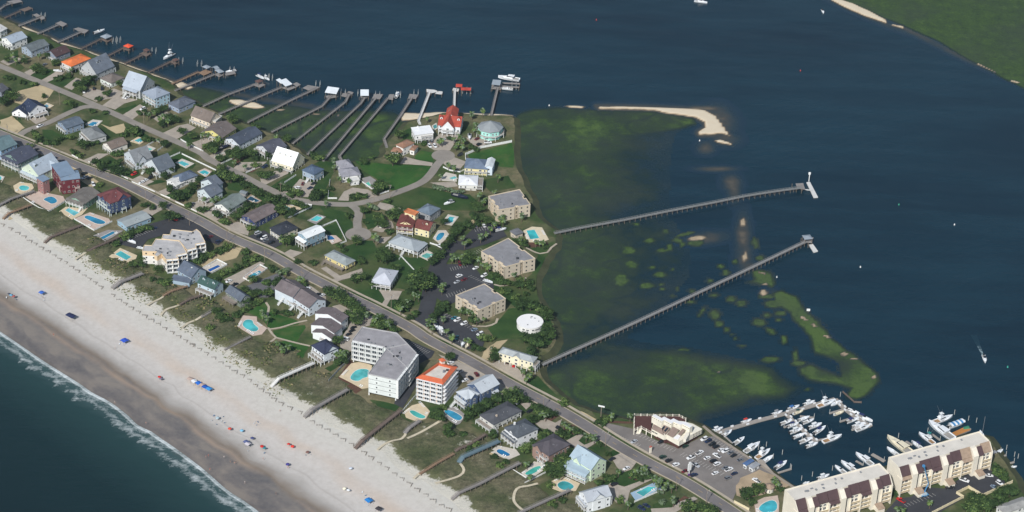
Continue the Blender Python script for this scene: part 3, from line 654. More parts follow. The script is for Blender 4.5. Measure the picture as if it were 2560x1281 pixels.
def one_block(b, roof, ridge, rise, wall, roofc, st, fl, metal, trim, o):
    wm, rm = wallm(wall), roofm(roofc, metal); fr = wallm(trim)
    body(b, wm, st, roof, ridge, rise)
    b.build(frustum_roof(b, roof, ridge, rise, rm), 'roof', True)
    hgt = (b.e - st) / fl
    zs = [st + hgt * k + max(.7, hgt - 2.2) * .6 for k in range(fl)]
    if o.get('win', 1): windows(b, 'frkl', zs, fr, 1, o.get('gap', 3.1))
    # a window in each gable that faces us
    if roof == 'gable' and rise > 2 and not o.get('nogw'):
        for k in (('f', 'k') if ridge == 'v' else ('l', 'r')):
            oo, d, n, l = b.side(k)
            if b.faces_cam(n): b.place('window', win_mesh(1.2, 1.1, fr), oo[0] + d[0] * l / 2, oo[1] + d[1] * l / 2, b.e + .25, math.atan2(n[1], n[0]) + math.pi / 2)
    if st > 1.2:
        nx, ny = max(1, int(b.L / 3.6)), max(1, int(b.W / 3.6)); pm = fr if o.get('wp') else PILE
        for i in range(nx + 1):
            for j in range(ny + 1):
                if 0 < i < nx and 0 < j < ny: continue
                b.place('pile', post_mesh(.17, st, pm), b.i + .2 + (b.L - 2 * b.i - .4) * i / nx, b.i + .2 + (b.W - 2 * b.i - .4) * j / ny, -.05)
        mb = MB(); mb.box(b.L * .38, b.i + 1, 0, b.L - b.i - .6, b.W - b.i - 1, st - .02, wm); b.build(mb, 'ground_storey')
    for a in o.get('decks', ()): deck(b, *a, rail=fr, roofmat=rm) if not o.get('dw') else deck(b, *a, rail=DECKW, roofmat=rm)
    for (k, f, z, off) in o.get('stairs', ()):
        oo, d, n, l = b.side(k); stairs_part(b, oo[0] + d[0] * l * f + n[0] * off, oo[1] + d[1] * l * f + n[1] * off, n[0], n[1], z, 1.5, fr if not o.get('dw') else DECKW)
    for a in o.get('chim', ()): chimney(b, a[0], a[1], a[2], wallm(a[3]) if len(a) > 3 else fr)
    for (sl_, f, wd, *rest) in o.get('dorm', ()): dormer(b, sl_, f, wd, rm, wm, rise, ridge, fr, *(rest or ()))
    for (k, f, wd, hh, pr) in o.get('cross', ()):      # cross gable over wall k, reaching the ridge; pr: how far it stands out
        oo, d, n, l = b.side(k); m_ = (oo[0] + d[0] * l * f, oo[1] + d[1] * l * f); dep = (b.W if k in 'fk' else b.L) / 2
        def T(a, y, z): return (m_[0] + d[0] * a - n[0] * y, m_[1] + d[1] * a - n[1] * y, z)
        e = b.e; mb = MB()
        mb.loft([[T(a, y, z) for a, z in ((-wd / 2, st), (wd / 2, st), (wd / 2, e), (0, e + hh - .05), (-wd / 2, e))] for y in (-pr, .4 if pr > .2 else .3)], wm); b.build(mb, 'gable_bay', True)
        mb = MB(); mb.loft([[T(a, y, z) for a, z in ((-wd / 2 - .4, e - .12), (0, e + hh), (wd / 2 + .4, e - .12), (wd / 2 + .4, e + .15), (0, e + hh + .27), (-wd / 2 - .4, e + .15))] for y in (-pr - .4, dep)], rm); b.build(mb, 'gable_roof', True)
        for z in zs: b.place('window', win_mesh(min(1.8, wd * .5), 1.5, fr), *T(0, -pr - .01, z), math.atan2(n[1], n[0]) + math.pi / 2)
    if o.get('door'):
        oo, d, n, l = b.side(o['door']); mb = MB()
        for f in o.get('doorf', (.3, .7)):
            x, y = oo[0] + d[0] * l * f, oo[1] + d[1] * l * f; dm = MB(); dm.box(-1.3, -.05, 0, 1.3, .05, 2.3, DARKIN if not o.get('wg') else TRIM)
            b.place('garage_door', dm.mesh('garage_door'), x + n[0] * .03, y + n[1] * .03, .05, math.atan2(n[1], n[0]) + math.pi / 2)
    if roof in ('gable', 'hip') and b.L > 7 and b.W > 7:
        r = random.Random(int(b.o.x * 13 + b.o.y)); hw = (b.L if ridge == 'v' else b.W) / 2
        for k in range(3):
            y = r.uniform(.35, .8) * hw; x = r.uniform(.38, .62) * (b.W if ridge == 'v' else b.L); z = b.e + rise * y / hw + .2; mb = MB(); mb.cyl(0, 0, -.2, r.uniform(.35, .6), r.uniform(.12, .3), UNITM, n=6); p = (y, x) if ridge == 'v' else (x, y)
            b.place('vent_pipe', mb.mesh('vent_pipe'), p[0], p[1], z)
    if o.get('units'): roof_boxes(b, o['units'], b.e + .28, int(b.o.x))
NSEED = 0
def H(label, short, A, B, C, eave, roof='gable', ridge='u', pitch=.5, wall=WHITE, roofc=(90, 92, 98), st=0, fl=None, metal=False, trim=WHITE, name='house', cat='house', wings=(), **o):
    b = Blk(A, B, C, eave)
    M0 = b.M; root = empty(name, b.o, b.ang, label, cat, 'houses of the beach town'); b.attach(root, M0)
    half = (b.L if ridge == 'v' else b.W) / 2
    fl = fl or max(1, round((eave - st) / 3))
    one_block(b, roof, ridge, pitch * half, wall, roofc, st, fl, metal, trim, o)
    for wg in wings:
        d = dict(roof=roof, ridge=ridge, pitch=pitch, wall=wall, roofc=roofc, st=st, metal=metal, trim=trim); d.update(wg)
        c = Blk(d.pop('A'), d.pop('B'), d.pop('C'), d['eave']); c.attach(root, M0); hf = (c.L if d['ridge'] == 'v' else c.W) / 2
        ex = {k: v for k, v in d.items() if k not in ('roof', 'ridge', 'pitch', 'wall', 'roofc', 'st', 'metal', 'trim', 'eave', 'fl')}
        one_block(c, d['roof'], d['ridge'], d['pitch'] * hf, d['wall'], d['roofc'], d['st'], d.get('fl') or max(1, round((d['eave'] - d['st']) / 3)), d['metal'], d['trim'], ex)
    c = M0 @ Vector((b.L / 2, b.W / 2, 0)); LAND.append((c.x, c.y, short)); return root, b
_BAL = {}
def bal_mesh(bw, rail, slab, dep):
    k = (round(bw, 1), rail.name, slab.name, dep)
    if k not in _BAL:
        mb = MB(); mb.box(-k[0] / 2, -dep, -.2, k[0] / 2, 0, 0, slab); railing(mb, (-k[0] / 2, -dep + .06), (k[0] / 2, -dep + .06), 0, rail, 1.0, .6); _BAL[k] = mb.mesh('balcony')
    return _BAL[k]
def PB(label, short, blocks, wall, roofc, name='apartment_building', cat='apartment building', trim=WHITE, units=8, parapet=.5, fh=3.0, st=0, group=None, coping=None, band=None):
    """blocks: (outline in the photograph at roof height, height, {edge number: facade kind})"""
    root = None; wm, rm, fr = wallm(wall), mat('flat_roof', roofc, .95, .2, .18), wallm(trim); cm = wallm(coping) if coping else fr
    r = random.Random(len(LAND))
    for pts, h_, fac in blocks:
        wp = [U(x, y, GZ + h_) for x, y in pts]
        ar = sum(wp[i].x * wp[(i + 1) % len(wp)].y - wp[(i + 1) % len(wp)].x * wp[i].y for i in range(len(wp)))
        cx = sum(p.x for p in wp) / len(wp); cy = sum(p.y for p in wp) / len(wp)
        if root is None:
            root = empty(name, (cx, cy, GZ), 0, label, cat, group); O = Vector((cx, cy, 0)); LAND.append((cx, cy, short))
        loc = [(p.x - O.x, p.y - O.y) for p in wp]
        mb = MB(); mb.prism(loc, st, h_, wm, rm); mb.build('wall', root)
        if st:
            for p in loc: put('pile', post_mesh(.35, st, fr), root, (p[0] * .97, p[1] * .97, -.05))
            k = [(p[0] * .8 + 0, p[1] * .8) for p in loc]; mb = MB(); mb.prism(k, 0, st - .02, DARKIN); mb.build('ground_storey', root)
        for i in range(len(loc)):
            a, b = Vector(loc[i]), Vector(loc[(i + 1) % len(loc)])
            if ar < 0: a, b = b, a
            d = b - a; l = d.length; d.normalize(); n = Vector((d.y, -d.x))
            if parapet:
                mb = MB(); mb.bar((a.x, a.y, h_ - .15), (b.x, b.y, h_ - .15), .35, parapet + .15 + .01 * (i % 3), cm); mb.build('parapet', root)
            f = fac.get(i, 'win')
            if band: mb = MB(); mb.bar((a.x + n.x * .03, a.y + n.y * .03, h_ - 3.2), (b.x + n.x * .03, b.y + n.y * .03, h_ - 3.2), .08, 3.0, wallm(band)); mb.build('facade_band', root)
            if n.dot(Vector((0 - O.x, 0 - O.y))) < 40 * 1 or l < 1.5: continue
            rz = math.atan2(n.y, n.x) + math.pi / 2; nf = max(1, round((h_ - st) / fh)); fhh = (h_ - st) / nf
            if f == 'none': continue
            if f in ('balc', 'walk'):
                nb = max(1, round(l / (3.9 if f == 'balc' else 4.2))); bw = l / nb; dep = 1.5
                for z in range(nf):
                    zz = st + z * fhh + .1
                    for j in range(nb):
                        p = a + d * ((j + .5) * bw) + n * .01
                        put('balcony', bal_mesh(bw - .12, fr, fr, dep), root, (p.x, p.y, zz), rz)
                        w2 = put('sliding_door', win_mesh(bw * .72 if f == 'balc' else 1.1, 2.2, fr), root, (p.x, p.y, zz + .05), rz)
                if f == 'balc':
                    mb = MB()
                    for j in range(nb + 1):
                        p = a + d * min(max(j * bw, .1), l - .1); q = p + n * (dep + .03); mm = MB(); mm.bar((p.x, p.y, st), (q.x, q.y, st), .18, h_ - st - .02, fr); mm.build('balcony_partition', root)
                    mm = MB(); p, q = a + n * .8, b + n * .8; mm.bar((p.x, p.y, h_ - .2), (q.x, q.y, h_ - .2), 1.7, .18, fr); mm.build('roof_overhang', root)
            elif f.startswith('win'):
                g_ = 3.4 if f == 'win' else float(f[3:]); nb = max(1, int(l / g_))
                for z in range(nf):
                    for j in range(nb):
                        p = a + d * ((j + .5) * l / nb); put('window', win_mesh(1.3, 1.4, fr), root, (p.x, p.y, st + z * fhh + 1), rz)
            elif f == 'band':
                for z in range(nf):
                    mm = MB(); p, q = a + n * .02, b + n * .02; mm.bar((p.x, p.y, st + z * fhh), (q.x, q.y, st + z * fhh), .08, .15, DARKIN); mm.build('floor_band', root)
                    for t in (.3, .78):
                        p = a + d * l * t; put('window', win_mesh(1.1, 1.3, fr), root, (p.x, p.y, st + z * fhh + .9), rz)
        for k in range(units):
            for _ in range(20):
                i = r.randrange(len(loc)); t = r.uniform(.15, .75); s_ = r.random(); p = Vector(loc[i]).lerp(Vector(loc[(i + 1) % len(loc)]), s_).lerp(Vector((sum(q[0] for q in loc) / len(loc), sum(q[1] for q in loc) / len(loc))), .25 + .7 * t)
                break
            a_ = r.uniform(.7, 2.0); c_ = r.uniform(.7, 1.4); mb = MB(); mb.box(p.x - a_ / 2, p.y - c_ / 2, h_ + .01, p.x + a_ / 2, p.y + c_ / 2, h_ + r.uniform(.4, 1.0), UNITM if r.random() < .7 else DARKIN); mb.build('roof_vent', root)
    return root, O
# ---- houses on the sound side, from the far left
CREAM = (222, 210, 170); PALE = (206, 214, 220); BLUE = (120, 142, 168); NAVY = (48, 62, 98); GREY = (168, 172, 178); AQUA = (178, 216, 210); TAN = (190, 176, 156); YEL2 = (220, 208, 150)
H('pale flat roofed white house cut off by the left edge of the photo', 'pale house at the left edge', (0, 82), (19, 72), (-22, 64), 5, 'gable', 'u', .25, roofc=(196, 196, 196))
H('white house with a pale blue metal gable roof near the left edge', 'pale blue metal roofed house', (29, 110), (69, 94), (2, 97), 5.8, 'gable', 'u', .45, roofc=(160, 172, 186), metal=True, door='l', decks=[('l', 3, 1.5, 0, 1)])
H('blue grey house with a long grey gable roof behind palms', 'long grey gabled house', (78, 131), (124, 113), (48, 119), 5, 'gable', 'u', .4, wall=(150, 164, 180), roofc=(100, 108, 112))
H('low house with a dark maroon gable roof', 'maroon gabled house', (140, 144), (177, 129), (107, 134), 4.2, 'gable', 'u', .5, wall=(130, 140, 156), roofc=(78, 60, 62), decks=[('l', 2.2, 1.8, .2, .9)])
H('house under a bright orange hip roof with a red far end', 'orange roofed house', (178, 168), (228, 147), (147, 158), 6, 'hip', 'u', .38, wall=(206, 204, 200), roofc=(214, 116, 66), st=2.6, wp=1, decks=[('l', 2.8, 1.6, 0, 1)])
H('tall house with a steep grey gable roof and white balconies', 'steep grey gabled house', (241, 187), (287, 166), (195, 172), 5.4, 'gable', 'u', .95, wall=(178, 182, 186), roofc=(104, 112, 124), decks=[('l', 2.8, 1.5, 0, 1), ('r', 2.8, 1.5, 0, 1)], dorm=[(0, .4, 3)])
H('low brown roofed house with curving white side walls', 'brown roofed house with white side walls', (278, 210), (312, 195), (254, 194), 3.6, 'hip', 'v', .5, wall=(214, 222, 218), roofc=(112, 104, 100), decks=[('l', 1.2, 2, .3, 1)])
H('big house with a steep pale metal roof facing the lane', 'steep pale metal roofed house', (350, 229), (388, 206), (311, 211), 6.8, 'gable', 'v', .95, wall=(184, 188, 190), roofc=(168, 178, 190), metal=True, door='l', decks=[('l', 3.2, 2.6, .1, .9, 2.5)], stairs=[('l', .3, 3.2, 2.6)])
H('pale blue three storey house with a grey blue hip roof', 'pale blue hip roofed house', (390, 247), (426, 233), (353, 232), 8.2, 'hip', 'u', .5, wall=(176, 204, 218), roofc=(144, 154, 168), metal=True, door='l', decks=[('l', 5.2, 1.8, 0, 1, 2.4), ('l', 2.6, 1.8, 0, 1)], chim=[(.35, .6, 2.6)])
H('low grey hip roofed house beside the salt marsh', 'low grey house by the marsh', (447, 273), (490, 254), (413, 262), 4, 'hip', 'u', .5, wall=(150, 164, 186), roofc=(94, 100, 112))
H('house with a steep brown roof, roof terrace and white balcony front', 'steep brown roofed house', (524, 308), (552, 292), (461, 298), 6, 'gable', 'v', .9, wall=(216, 204, 186), roofc=(116, 106, 100), decks=[('l', 2.8, 1.8, 0, 1)], wings=[dict(A=(540, 306), B=(556, 292), C=(508, 292), eave=5.5, roof='parapet', roofc=(200, 200, 196))])
H('yellow house with a brown roof and a white arched garage front', 'yellow house with arched white front', (556, 346), (592, 322), (516, 322), 4.2, 'gable', 'u', .4, wall=(212, 204, 136), roofc=(108, 100, 98), door='l', wg=1, decks=[('l', 3.2, 2.6, 0, 1), ('r', 3, 2.5, .2, .9)], chim=[(.4, .7, 2.2, (150, 110, 90))])
H('house with a long dark blue grey gable roof and white gable end', 'long dark gabled house', (598, 364), (657, 334), (562, 348), 4.8, 'gable', 'u', .42, wall=(200, 208, 216), roofc=(72, 80, 94), door='l', decks=[('l', 2.8, 1.2, 0, .8)])
H('house with a dark grey roof and a low white porch wing', 'dark grey house with white porch wing', (674, 385), (718, 366), (634, 368), 4.6, 'gable', 'u', .42, wall=(200, 204, 210), roofc=(84, 86, 98), door='l', decks=[('l', 2.7, 2.4, 0, 1), ('f', 2.7, 2, .1, .7)])
H('cream cottage with a bright white metal roof and three dormers', 'white metal roofed cottage', (732, 419), (763, 396), (680, 401), 5, 'gable', 'v', 1.0, wall=(226, 220, 196), roofc=(236, 240, 244), metal=True, st=1.6, wp=1, dorm=[(0, .25, 1.6, .28, 1.1), (0, .5, 1.6, .28, 1.1), (0, .75, 1.6, .28, 1.1)], decks=[('k', 2.6, 3, .1, .9), ('l', 1.9, 2, 0, 1)], stairs=[('l', .5, 1.9, 2)])
H('blue house on stilts with a dark blue hip roof beside a lawn', 'blue house on stilts', (785, 439), (811, 424), (742, 433), 6.8, 'hip', 'v', .45, wall=(156, 172, 188), roofc=(80, 96, 118), st=2.6, wp=1, stairs=[('l', .55, 2.6, .2)])
H('house with a grey roof, open white garage and side pool terrace', 'grey roofed house with white garage', (854, 444), (903, 438), (843, 424), 4.6, 'hip', 'u', .45, wall=(214, 216, 216), roofc=(142, 142, 150), door='f', doorf=(.75,), wings=[dict(A=(852, 424), B=(886, 418), C=(846, 403), eave=4.6, pitch=.6), dict(A=(876, 455), B=(900, 452), C=(874, 438), eave=3.4, roof='parapet', roofc=(205, 205, 202))])
H('white three storey house with a flat white roof near the turning circle', 'flat white roofed house', (1037, 339), (1085, 333), (1025, 322), 6.6, 'shed', 'u', .12, wall=(226, 226, 226), roofc=(234, 236, 240), metal=True, st=2.4, wp=1, decks=[('f', 2.6, 1.6, .1, .95), ('f', 4.9, 1.6, .3, .95)], chim=[(.35, .9, 1.6)])
H('grand white house with a bright red roof and columned front', 'bright red roofed house', (1094, 314), (1152, 319), (1106, 290), 7.2, 'gable', 'u', .6, wall=(222, 226, 230), roofc=(164, 76, 62), st=2.6, wp=1, cross=[('f', .45, 9, 5.6, 3)], dorm=[(0, .12, 2), (0, .86, 2)], decks=[('f', 2.8, 1.5, .02, .98), ('f', 5.2, 4.4, .22, .68)], wings=[dict(A=(1112, 296), B=(1142, 298), C=(1122, 272), eave=8, ridge='v', pitch=.75)])
H('white house with stepped brown tile roofs and a corner balcony', 'brown tile roofed white house', (1008, 372), (1037, 358), (980, 367), 6.2, 'hip', 'u', .5, wall=(232, 230, 226), roofc=(146, 112, 92), decks=[('l', 3.1, 2.4, 0, .6)], wings=[dict(A=(1003, 384), B=(1011, 374), C=(977, 378), eave=3.4, pitch=.5), dict(A=(1036, 378), B=(1047, 366), C=(1024, 374), eave=3.8, pitch=.5)])
H('yellow and white house with a blue grey hip roof and curving side terraces', 'yellow and white hip roofed house', (1160, 421), (1219, 425), (1177, 397), 5, 'hip', 'u', .55, wall=(224, 214, 168), roofc=(104, 118, 138), decks=[('f', 2.7, 1.4, 0, 1)], wings=[dict(A=(1212, 418), B=(1232, 420), C=(1206, 396), eave=6.5, wall=(206, 218, 230), roof='gable', ridge='v', roofc=(206, 212, 216))])
H('small white house on stilts with a white hip roof and dark deck', 'small white hip roofed house', (1145, 463), (1194, 465), (1147, 438), 4.8, 'hip', 'u', .3, wall=(218, 218, 214), roofc=(226, 228, 232), metal=True, st=2, decks=[('r', 4.2, 4, 0, .8), ('r', 2, 4, 0, .8)])
H('grey house with a blue grey pyramid roof behind the cream tower house', 'blue grey house behind the tower house', (1075, 540), (1102, 522), (1036, 531), 6, 'hip', 'u', .5, wall=(150, 152, 156), roofc=(106, 120, 134), chim=[(.7, .7, 1.6)], decks=[('r', 3, 2, .1, .9)])
H('cream house with maroon roofs, white balconies and a roof terrace tower', 'cream tower house with maroon roof', (1034, 566), (1044, 542), (994, 555), 7.6, 'gable', 'u', .5, wall=(228, 218, 176), roofc=(110, 64, 60), st=1.6, wp=1, decks=[('l', 4.8, 1.8, 0, 1, 2.4), ('l', 1.9, 1.8, 0, 1, 2.5)], cross=[('l', .5, 4, 2.4, .2)],
  wings=[dict(A=(1073, 579), B=(1092, 557), C=(1034, 569), eave=5.4, ridge='v', st=0, dorm=[(0, .3, 1.6)]), dict(A=(1038, 540), B=(1048, 532), C=(1013, 528), eave=12, roof='parapet', roofc=(190, 120, 80), st=7)])
H('long house with a grey metal hip roof, white porch and pool beside it', 'long grey metal roofed house', (1035, 628), (1061, 606), (971, 606), 5, 'hip', 'v', .5, wall=(206, 210, 212), roofc=(158, 166, 172), metal=True, st=2.2, wp=1, decks=[('r', 2.6, 2, 0, 1), ('f', 2.6, 3, 0, 1, 2.2)], stairs=[('l', .6, 2.4, .2), ('k', .85, 2.4, .2)])
H('white house on an open garage with a pale grey hip roof in a wide lawn', 'pale grey hip roofed house in the lawn', (978, 710), (997, 678), (930, 701), 5.6, 'hip', 'u', .5, wall=(222, 226, 230), roofc=(188, 192, 202), metal=True, st=2.4, wp=1, decks=[('l', 2.7, 1.8, 0, 1, 2.2)], door='l')
# ---- the row between the lane and the main road
H('dark house cut off by the left edge below the lane', 'dark house at the left edge', (4, 233), (22, 222), (-26, 222), 4.6, 'gable', 'u', .5, wall=(120, 126, 140), roofc=(86, 88, 96))
H('white cottage on stilts with navy gable roofs and a wide deck', 'white stilt cottage with navy gables', (73, 283), (116, 269), (44, 268), 6, 'gable', 'v', .6, wall=(226, 228, 232), roofc=(48, 58, 80), st=2.4, wp=1, decks=[('f', 2.7, 3, .2, 1), ('l', 2.7, 2, 0, 1)], wings=[dict(A=(66, 288), B=(78, 275), C=(36, 274), eave=4.8, ridge='u', pitch=.7)])
H('blue house with a grey gable roof and white front by the cross street', 'blue gabled house by the cross street', (165, 323), (211, 308), (131, 310), 5, 'gable', 'u', .35, wall=(136, 153, 174), roofc=(92, 104, 118), decks=[('l', 2.7, 1.6, 0, 1)])
H('low grey hip roofed house behind a round lawn', 'low grey house by the round lawn', (226, 351), (267, 340), (183, 330), 4.4, 'hip', 'v', .45, wall=(190, 192, 192), roofc=(124, 128, 130), decks=[('l', 2.5, 2, .1, .9)], stairs=[('l', .4, 2.5, 2)])
H('house with a brown gable roof and white arched carport', 'brown gabled house with arched carport', (278, 375), (320, 360), (244, 364), 4, 'gable', 'u', .5, wall=(226, 224, 216), roofc=(120, 108, 100), door='l', doorf=(.5,), decks=[('l', 2.6, 1.2, .1, .9)])
H('grey house with crossing gables and white walls beside a hedge', 'grey cross gabled house', (338, 409), (383, 395), (297, 388), 5.6, 'gable', 'u', .7, wall=(196, 204, 212), roofc=(124, 128, 132), cross=[('f', .4, 6, 4.2, .6)], decks=[('l', 2.8, 2.4, .3, 1)], chim=[(.25, .85, 3)])
H('grey roofed house with white stair tower and white front deck', 'grey house with white stair tower', (398, 431), (439, 415), (371, 404), 5, 'gable', 'u', .75, wall=(200, 208, 214), roofc=(96, 104, 114), decks=[('l', 2.8, 3, 0, 1)], stairs=[('l', .25, 2.8, 3)])
H('blue grey hip roofed house with low white garage front', 'blue grey hip roofed house with white garage', (452, 456), (496, 439), (434, 441), 4.2, 'hip', 'u', .55, wall=(226, 228, 230), roofc=(92, 104, 122), door='l', wings=[dict(A=(441, 466), B=(464, 455), C=(408, 456), eave=3.2, roofc=(206, 206, 204), roof='gable', ridge='u', pitch=.4)])
H('grey gabled house with a long white ramp roof and wide white deck', 'grey house with wide white deck', (527, 495), (558, 479), (491, 478), 4.6, 'gable', 'u', .6, wall=(196, 208, 214), roofc=(100, 108, 120), decks=[('l', 2.8, 5, .45, 1)], wings=[dict(A=(540, 470), B=(559, 458), C=(508, 450), eave=5.6, ridge='u')])
H('house with a green grey gable roof and sculpted white front stair', 'green grey gabled house', (572, 528), (617, 500), (540, 510), 4.6, 'gable', 'u', .45, wall=(220, 222, 218), roofc=(116, 126, 124), decks=[('l', 2.7, 2.4, 0, 1)], stairs=[('l', .3, 2.7, 2.4), ('l', .75, 2.7, 2.4)])
H('navy walled house with a broad brown roof and sandy yard', 'navy house with broad brown roof', (636, 558), (698, 526), (600, 543), 4.8, 'gable', 'u', .35, wall=(54, 66, 108), roofc=(112, 102, 102), decks=[('l', 2.6, 1.8, 0, 1)], door='l')
H('cream house with a black hip roof behind a parking bay', 'cream house with black hip roof', (702, 589), (746, 570), (663, 575), 4.6, 'hip', 'u', .42, wall=(212, 206, 188), roofc=(52, 56, 66), decks=[('l', 2.5, 1.2, .2, 1, 1.9)])
H('tall blue grey house on stilts with a white roof and porch', 'blue grey stilt house with white roof', (766, 598), (814, 578), (736, 586), 8.6, 'gable', 'u', .32, wall=(136, 160, 176), roofc=(226, 230, 232), metal=True, st=2.8, decks=[('l', 3, 2.4, 0, 1, 2.6), ('r', 3, 2, 0, 1)], stairs=[('r', .8, 3, 2)])
H('small yellow house with a grey hip roof and wooden front deck', 'small yellow hip roofed house', (865, 666), (890, 652), (814, 637), 4.4, 'hip', 'v', .5, wall=(214, 200, 140), roofc=(140, 148, 150), st=1.6, dw=1, decks=[('l', 1.8, 3, .05, .95)], stairs=[('l', .1, 1.8, 3)], units=2)
# ---- beach front row
H('big blue house with a blue green gable roof cut off by the left edge', 'blue green roofed house at the left edge', (2, 379), (44, 361), (-42, 360), 8, 'gable', 'u', .45, wall=(140, 168, 196), roofc=(98, 120, 126))
H('house with a charcoal roof and three tiers of white porches', 'charcoal roofed house with white porch tiers', (49, 410), (97, 386), (2, 391), 7.6, 'gable', 'u', .45, wall=(120, 144, 140), roofc=(72, 76, 92), decks=[('l', 5, 1.8, 0, 1, 2.4), ('l', 2.4, 1.8, 0, 1, 2.4)], cross=[('l', .6, 5, 2.6, .4)])
H('yellow and white house with pale blue gable roofs beside the maroon house', 'yellow house with pale blue gables', (96, 441), (152, 413), (57, 418), 7, 'gable', 'u', .75, wall=(200, 212, 196), roofc=(164, 176, 188), metal=True, decks=[('l', 4.6, 2, 0, 1), ('l', 2, 2, 0, 1, 2.4)], cross=[('f', .75, 7, 4, .5)], dorm=[(0, .15, 2.4)])
H('maroon three storey house with pale blue shed roofs and white trim', 'maroon three storey house', (152, 453), (201, 447), (107, 437), 11, 'gable', 'u', .22, wall=(100, 42, 50), roofc=(122, 140, 160), metal=True, fl=3, trim=(214, 196, 190), decks=[('l', 4.4, 1.4, .2, .7), ('f', 4.4, 1.6, .7, .95)], wings=[dict(A=(107, 456), B=(125, 448), C=(92, 446), eave=10.4, roof='shed', pitch=.15, fl=3, wall=(150, 112, 110)), dict(A=(150, 444), B=(190, 434), C=(118, 420), eave=12.4, roof='shed', pitch=.2)])
H('low green walled house with a brown roof between the maroon and navy houses', 'low brown roofed beach house', (211, 512), (252, 484), (171, 494), 4.6, 'gable', 'u', .38, wall=(132, 162, 148), roofc=(112, 108, 104), decks=[('l', 2.6, 2, 0, 1, 2)], stairs=[('l', .9, 2.6, 2)])
H('navy walled tall house with a dark red roof and aqua bay windows', 'navy house with dark red roof', (275, 511), (329, 491), (229, 492), 10, 'hip', 'u', .5, wall=(62, 76, 108), roofc=(104, 62, 64), st=2, wp=1, fl=3, trim=(214, 226, 224), cross=[('l', .5, 5, 3, .5), ('f', .62, 8, 4, .3)], decks=[('l', 7.2, 1.2, .2, .8), ('l', 4.6, 1.2, 0, 1), ('r', 5, 1.5, .2, .8), ('f', 3, 1.5, .5, .7)])
H('long low house with a pale grey flat gable roof', 'long low pale grey roofed house', (316, 569), (379, 545), (281, 555), 3.6, 'gable', 'u', .22, wall=(150, 180, 200), roofc=(152, 160, 162), metal=True)
H('blue grey beach house with a white chimney and lower porch roof', 'blue grey house with white chimney', (478, 697), (517, 678), (452, 671), 5, 'gable', 'v', .7, wall=(158, 178, 194), roofc=(92, 102, 118), chim=[(.4, .35, 4, (214, 214, 210))], wings=[dict(A=(474, 709), B=(482, 699), C=(436, 689), eave=3, roof='shed', pitch=.35, ridge='v', win=0)])
H('beach house with a dark green roof and grey wooden decks', 'green roofed beach house', (536, 726), (560, 710), (499, 703), 5.6, 'gable', 'v', .7, wall=(184, 204, 216), roofc=(60, 86, 82), decks=[('l', 2.8, 4, .1, 1)], dorm=[(0, .2, 2), (0, .75, 2)])
H('weathered beach house with a grey gable roof and open wooden decks', 'weathered grey gabled beach house', (601, 756), (628, 744), (554, 733), 4.8, 'gable', 'v', .75, wall=(120, 128, 118), roofc=(92, 100, 112), dw=1, decks=[('l', 2.6, 4, .1, .8)])
H('white townhouses under a long brown roof with white stairs facing the sea', 'white townhouses with long brown roof', (772, 772), (816, 752), (684, 725), 6.4, 'gable', 'v', .55, wall=(204, 214, 224), roofc=(110, 102, 104), name='townhouse', cat='townhouses', decks=[('l', 3.2, 2.4, .02, .3), ('l', 3.2, 2.4, .36, .62), ('l', 3.2, 2.4, .68, .98), ('l', 5.6, 1.2, .02, .3)], stairs=[('l', .25, 3.2, 2.4), ('l', .6, 3.2, 2.4), ('l', .9, 3.2, 2.4)], wings=[dict(A=(732, 745), B=(770, 722), C=(686, 722), eave=7.6, ridge='v', pitch=.5, win=0)])
H('white townhouses stepping down to the sea under brown roofs', 'stepped white townhouses', (829, 849), (842, 838), (774, 836), 4.6, 'gable', 'u', .32, wall=(228, 232, 236), roofc=(106, 98, 100), name='townhouse', cat='townhouses', decks=[('l', 2.6, 2.2, .45, .98)], stairs=[('l', .92, 2.6, 2.2)], nogw=1, win=0, wings=[dict(A=(836, 835), B=(858, 817), C=(774, 814), eave=6.2, pitch=.3, win=0, nogw=1, decks=[('l', 3, 1.4, .8, 1)]), dict(A=(853, 808), B=(872, 792), C=(786, 784), eave=7.4, pitch=.3, nogw=1)])
H('white beach house with a navy hip roof and a white boardwalk', 'white beach house with navy roof', (810, 888), (848, 871), (774, 866), 8, 'hip', 'u', .6, wall=(216, 224, 232), roofc=(52, 58, 80), st=2.4, wp=1, cross=[('f', .55, 9, 3.6, .15)], decks=[('l', 5.2, 1.6, .1, .9), ('l', 2.6, 3, 0, 1)])
H('steel blue house with pale metal gables and tiered white porches', 'steel blue house with tiered porches', (1203, 986), (1250, 961), (1172, 960), 9, 'gable', 'u', .6, wall=(74, 92, 122), roofc=(184, 191, 198), metal=True, fl=3, name='beach_house', decks=[('f', 3, 1.5, .6, .9, 2.2)], wings=[dict(A=(1166, 1001), B=(1200, 986), C=(1132, 984), eave=8.4, roof='hip', pitch=.5, cross=[('f', .55, 5, 2.6, 1)], decks=[('l', 5.6, 1.8, 0, 1), ('l', 2.8, 1.8, 0, 1, 2.4)], stairs=[('l', .1, 2.8, 1.8)])])
H('low beach house with a broad dark grey hip roof and white deck', 'low house with broad dark grey roof', (1234, 1064), (1306, 1028), (1193, 1041), 4.8, 'hip', 'u', .4, wall=(200, 200, 196), roofc=(80, 82, 88), st=1.8, wp=1, chim=[(.25, .3, 2.6, (190, 176, 160))], decks=[('l', 2, 3.5, 0, 1)], stairs=[('f', .02, 2, .2)])
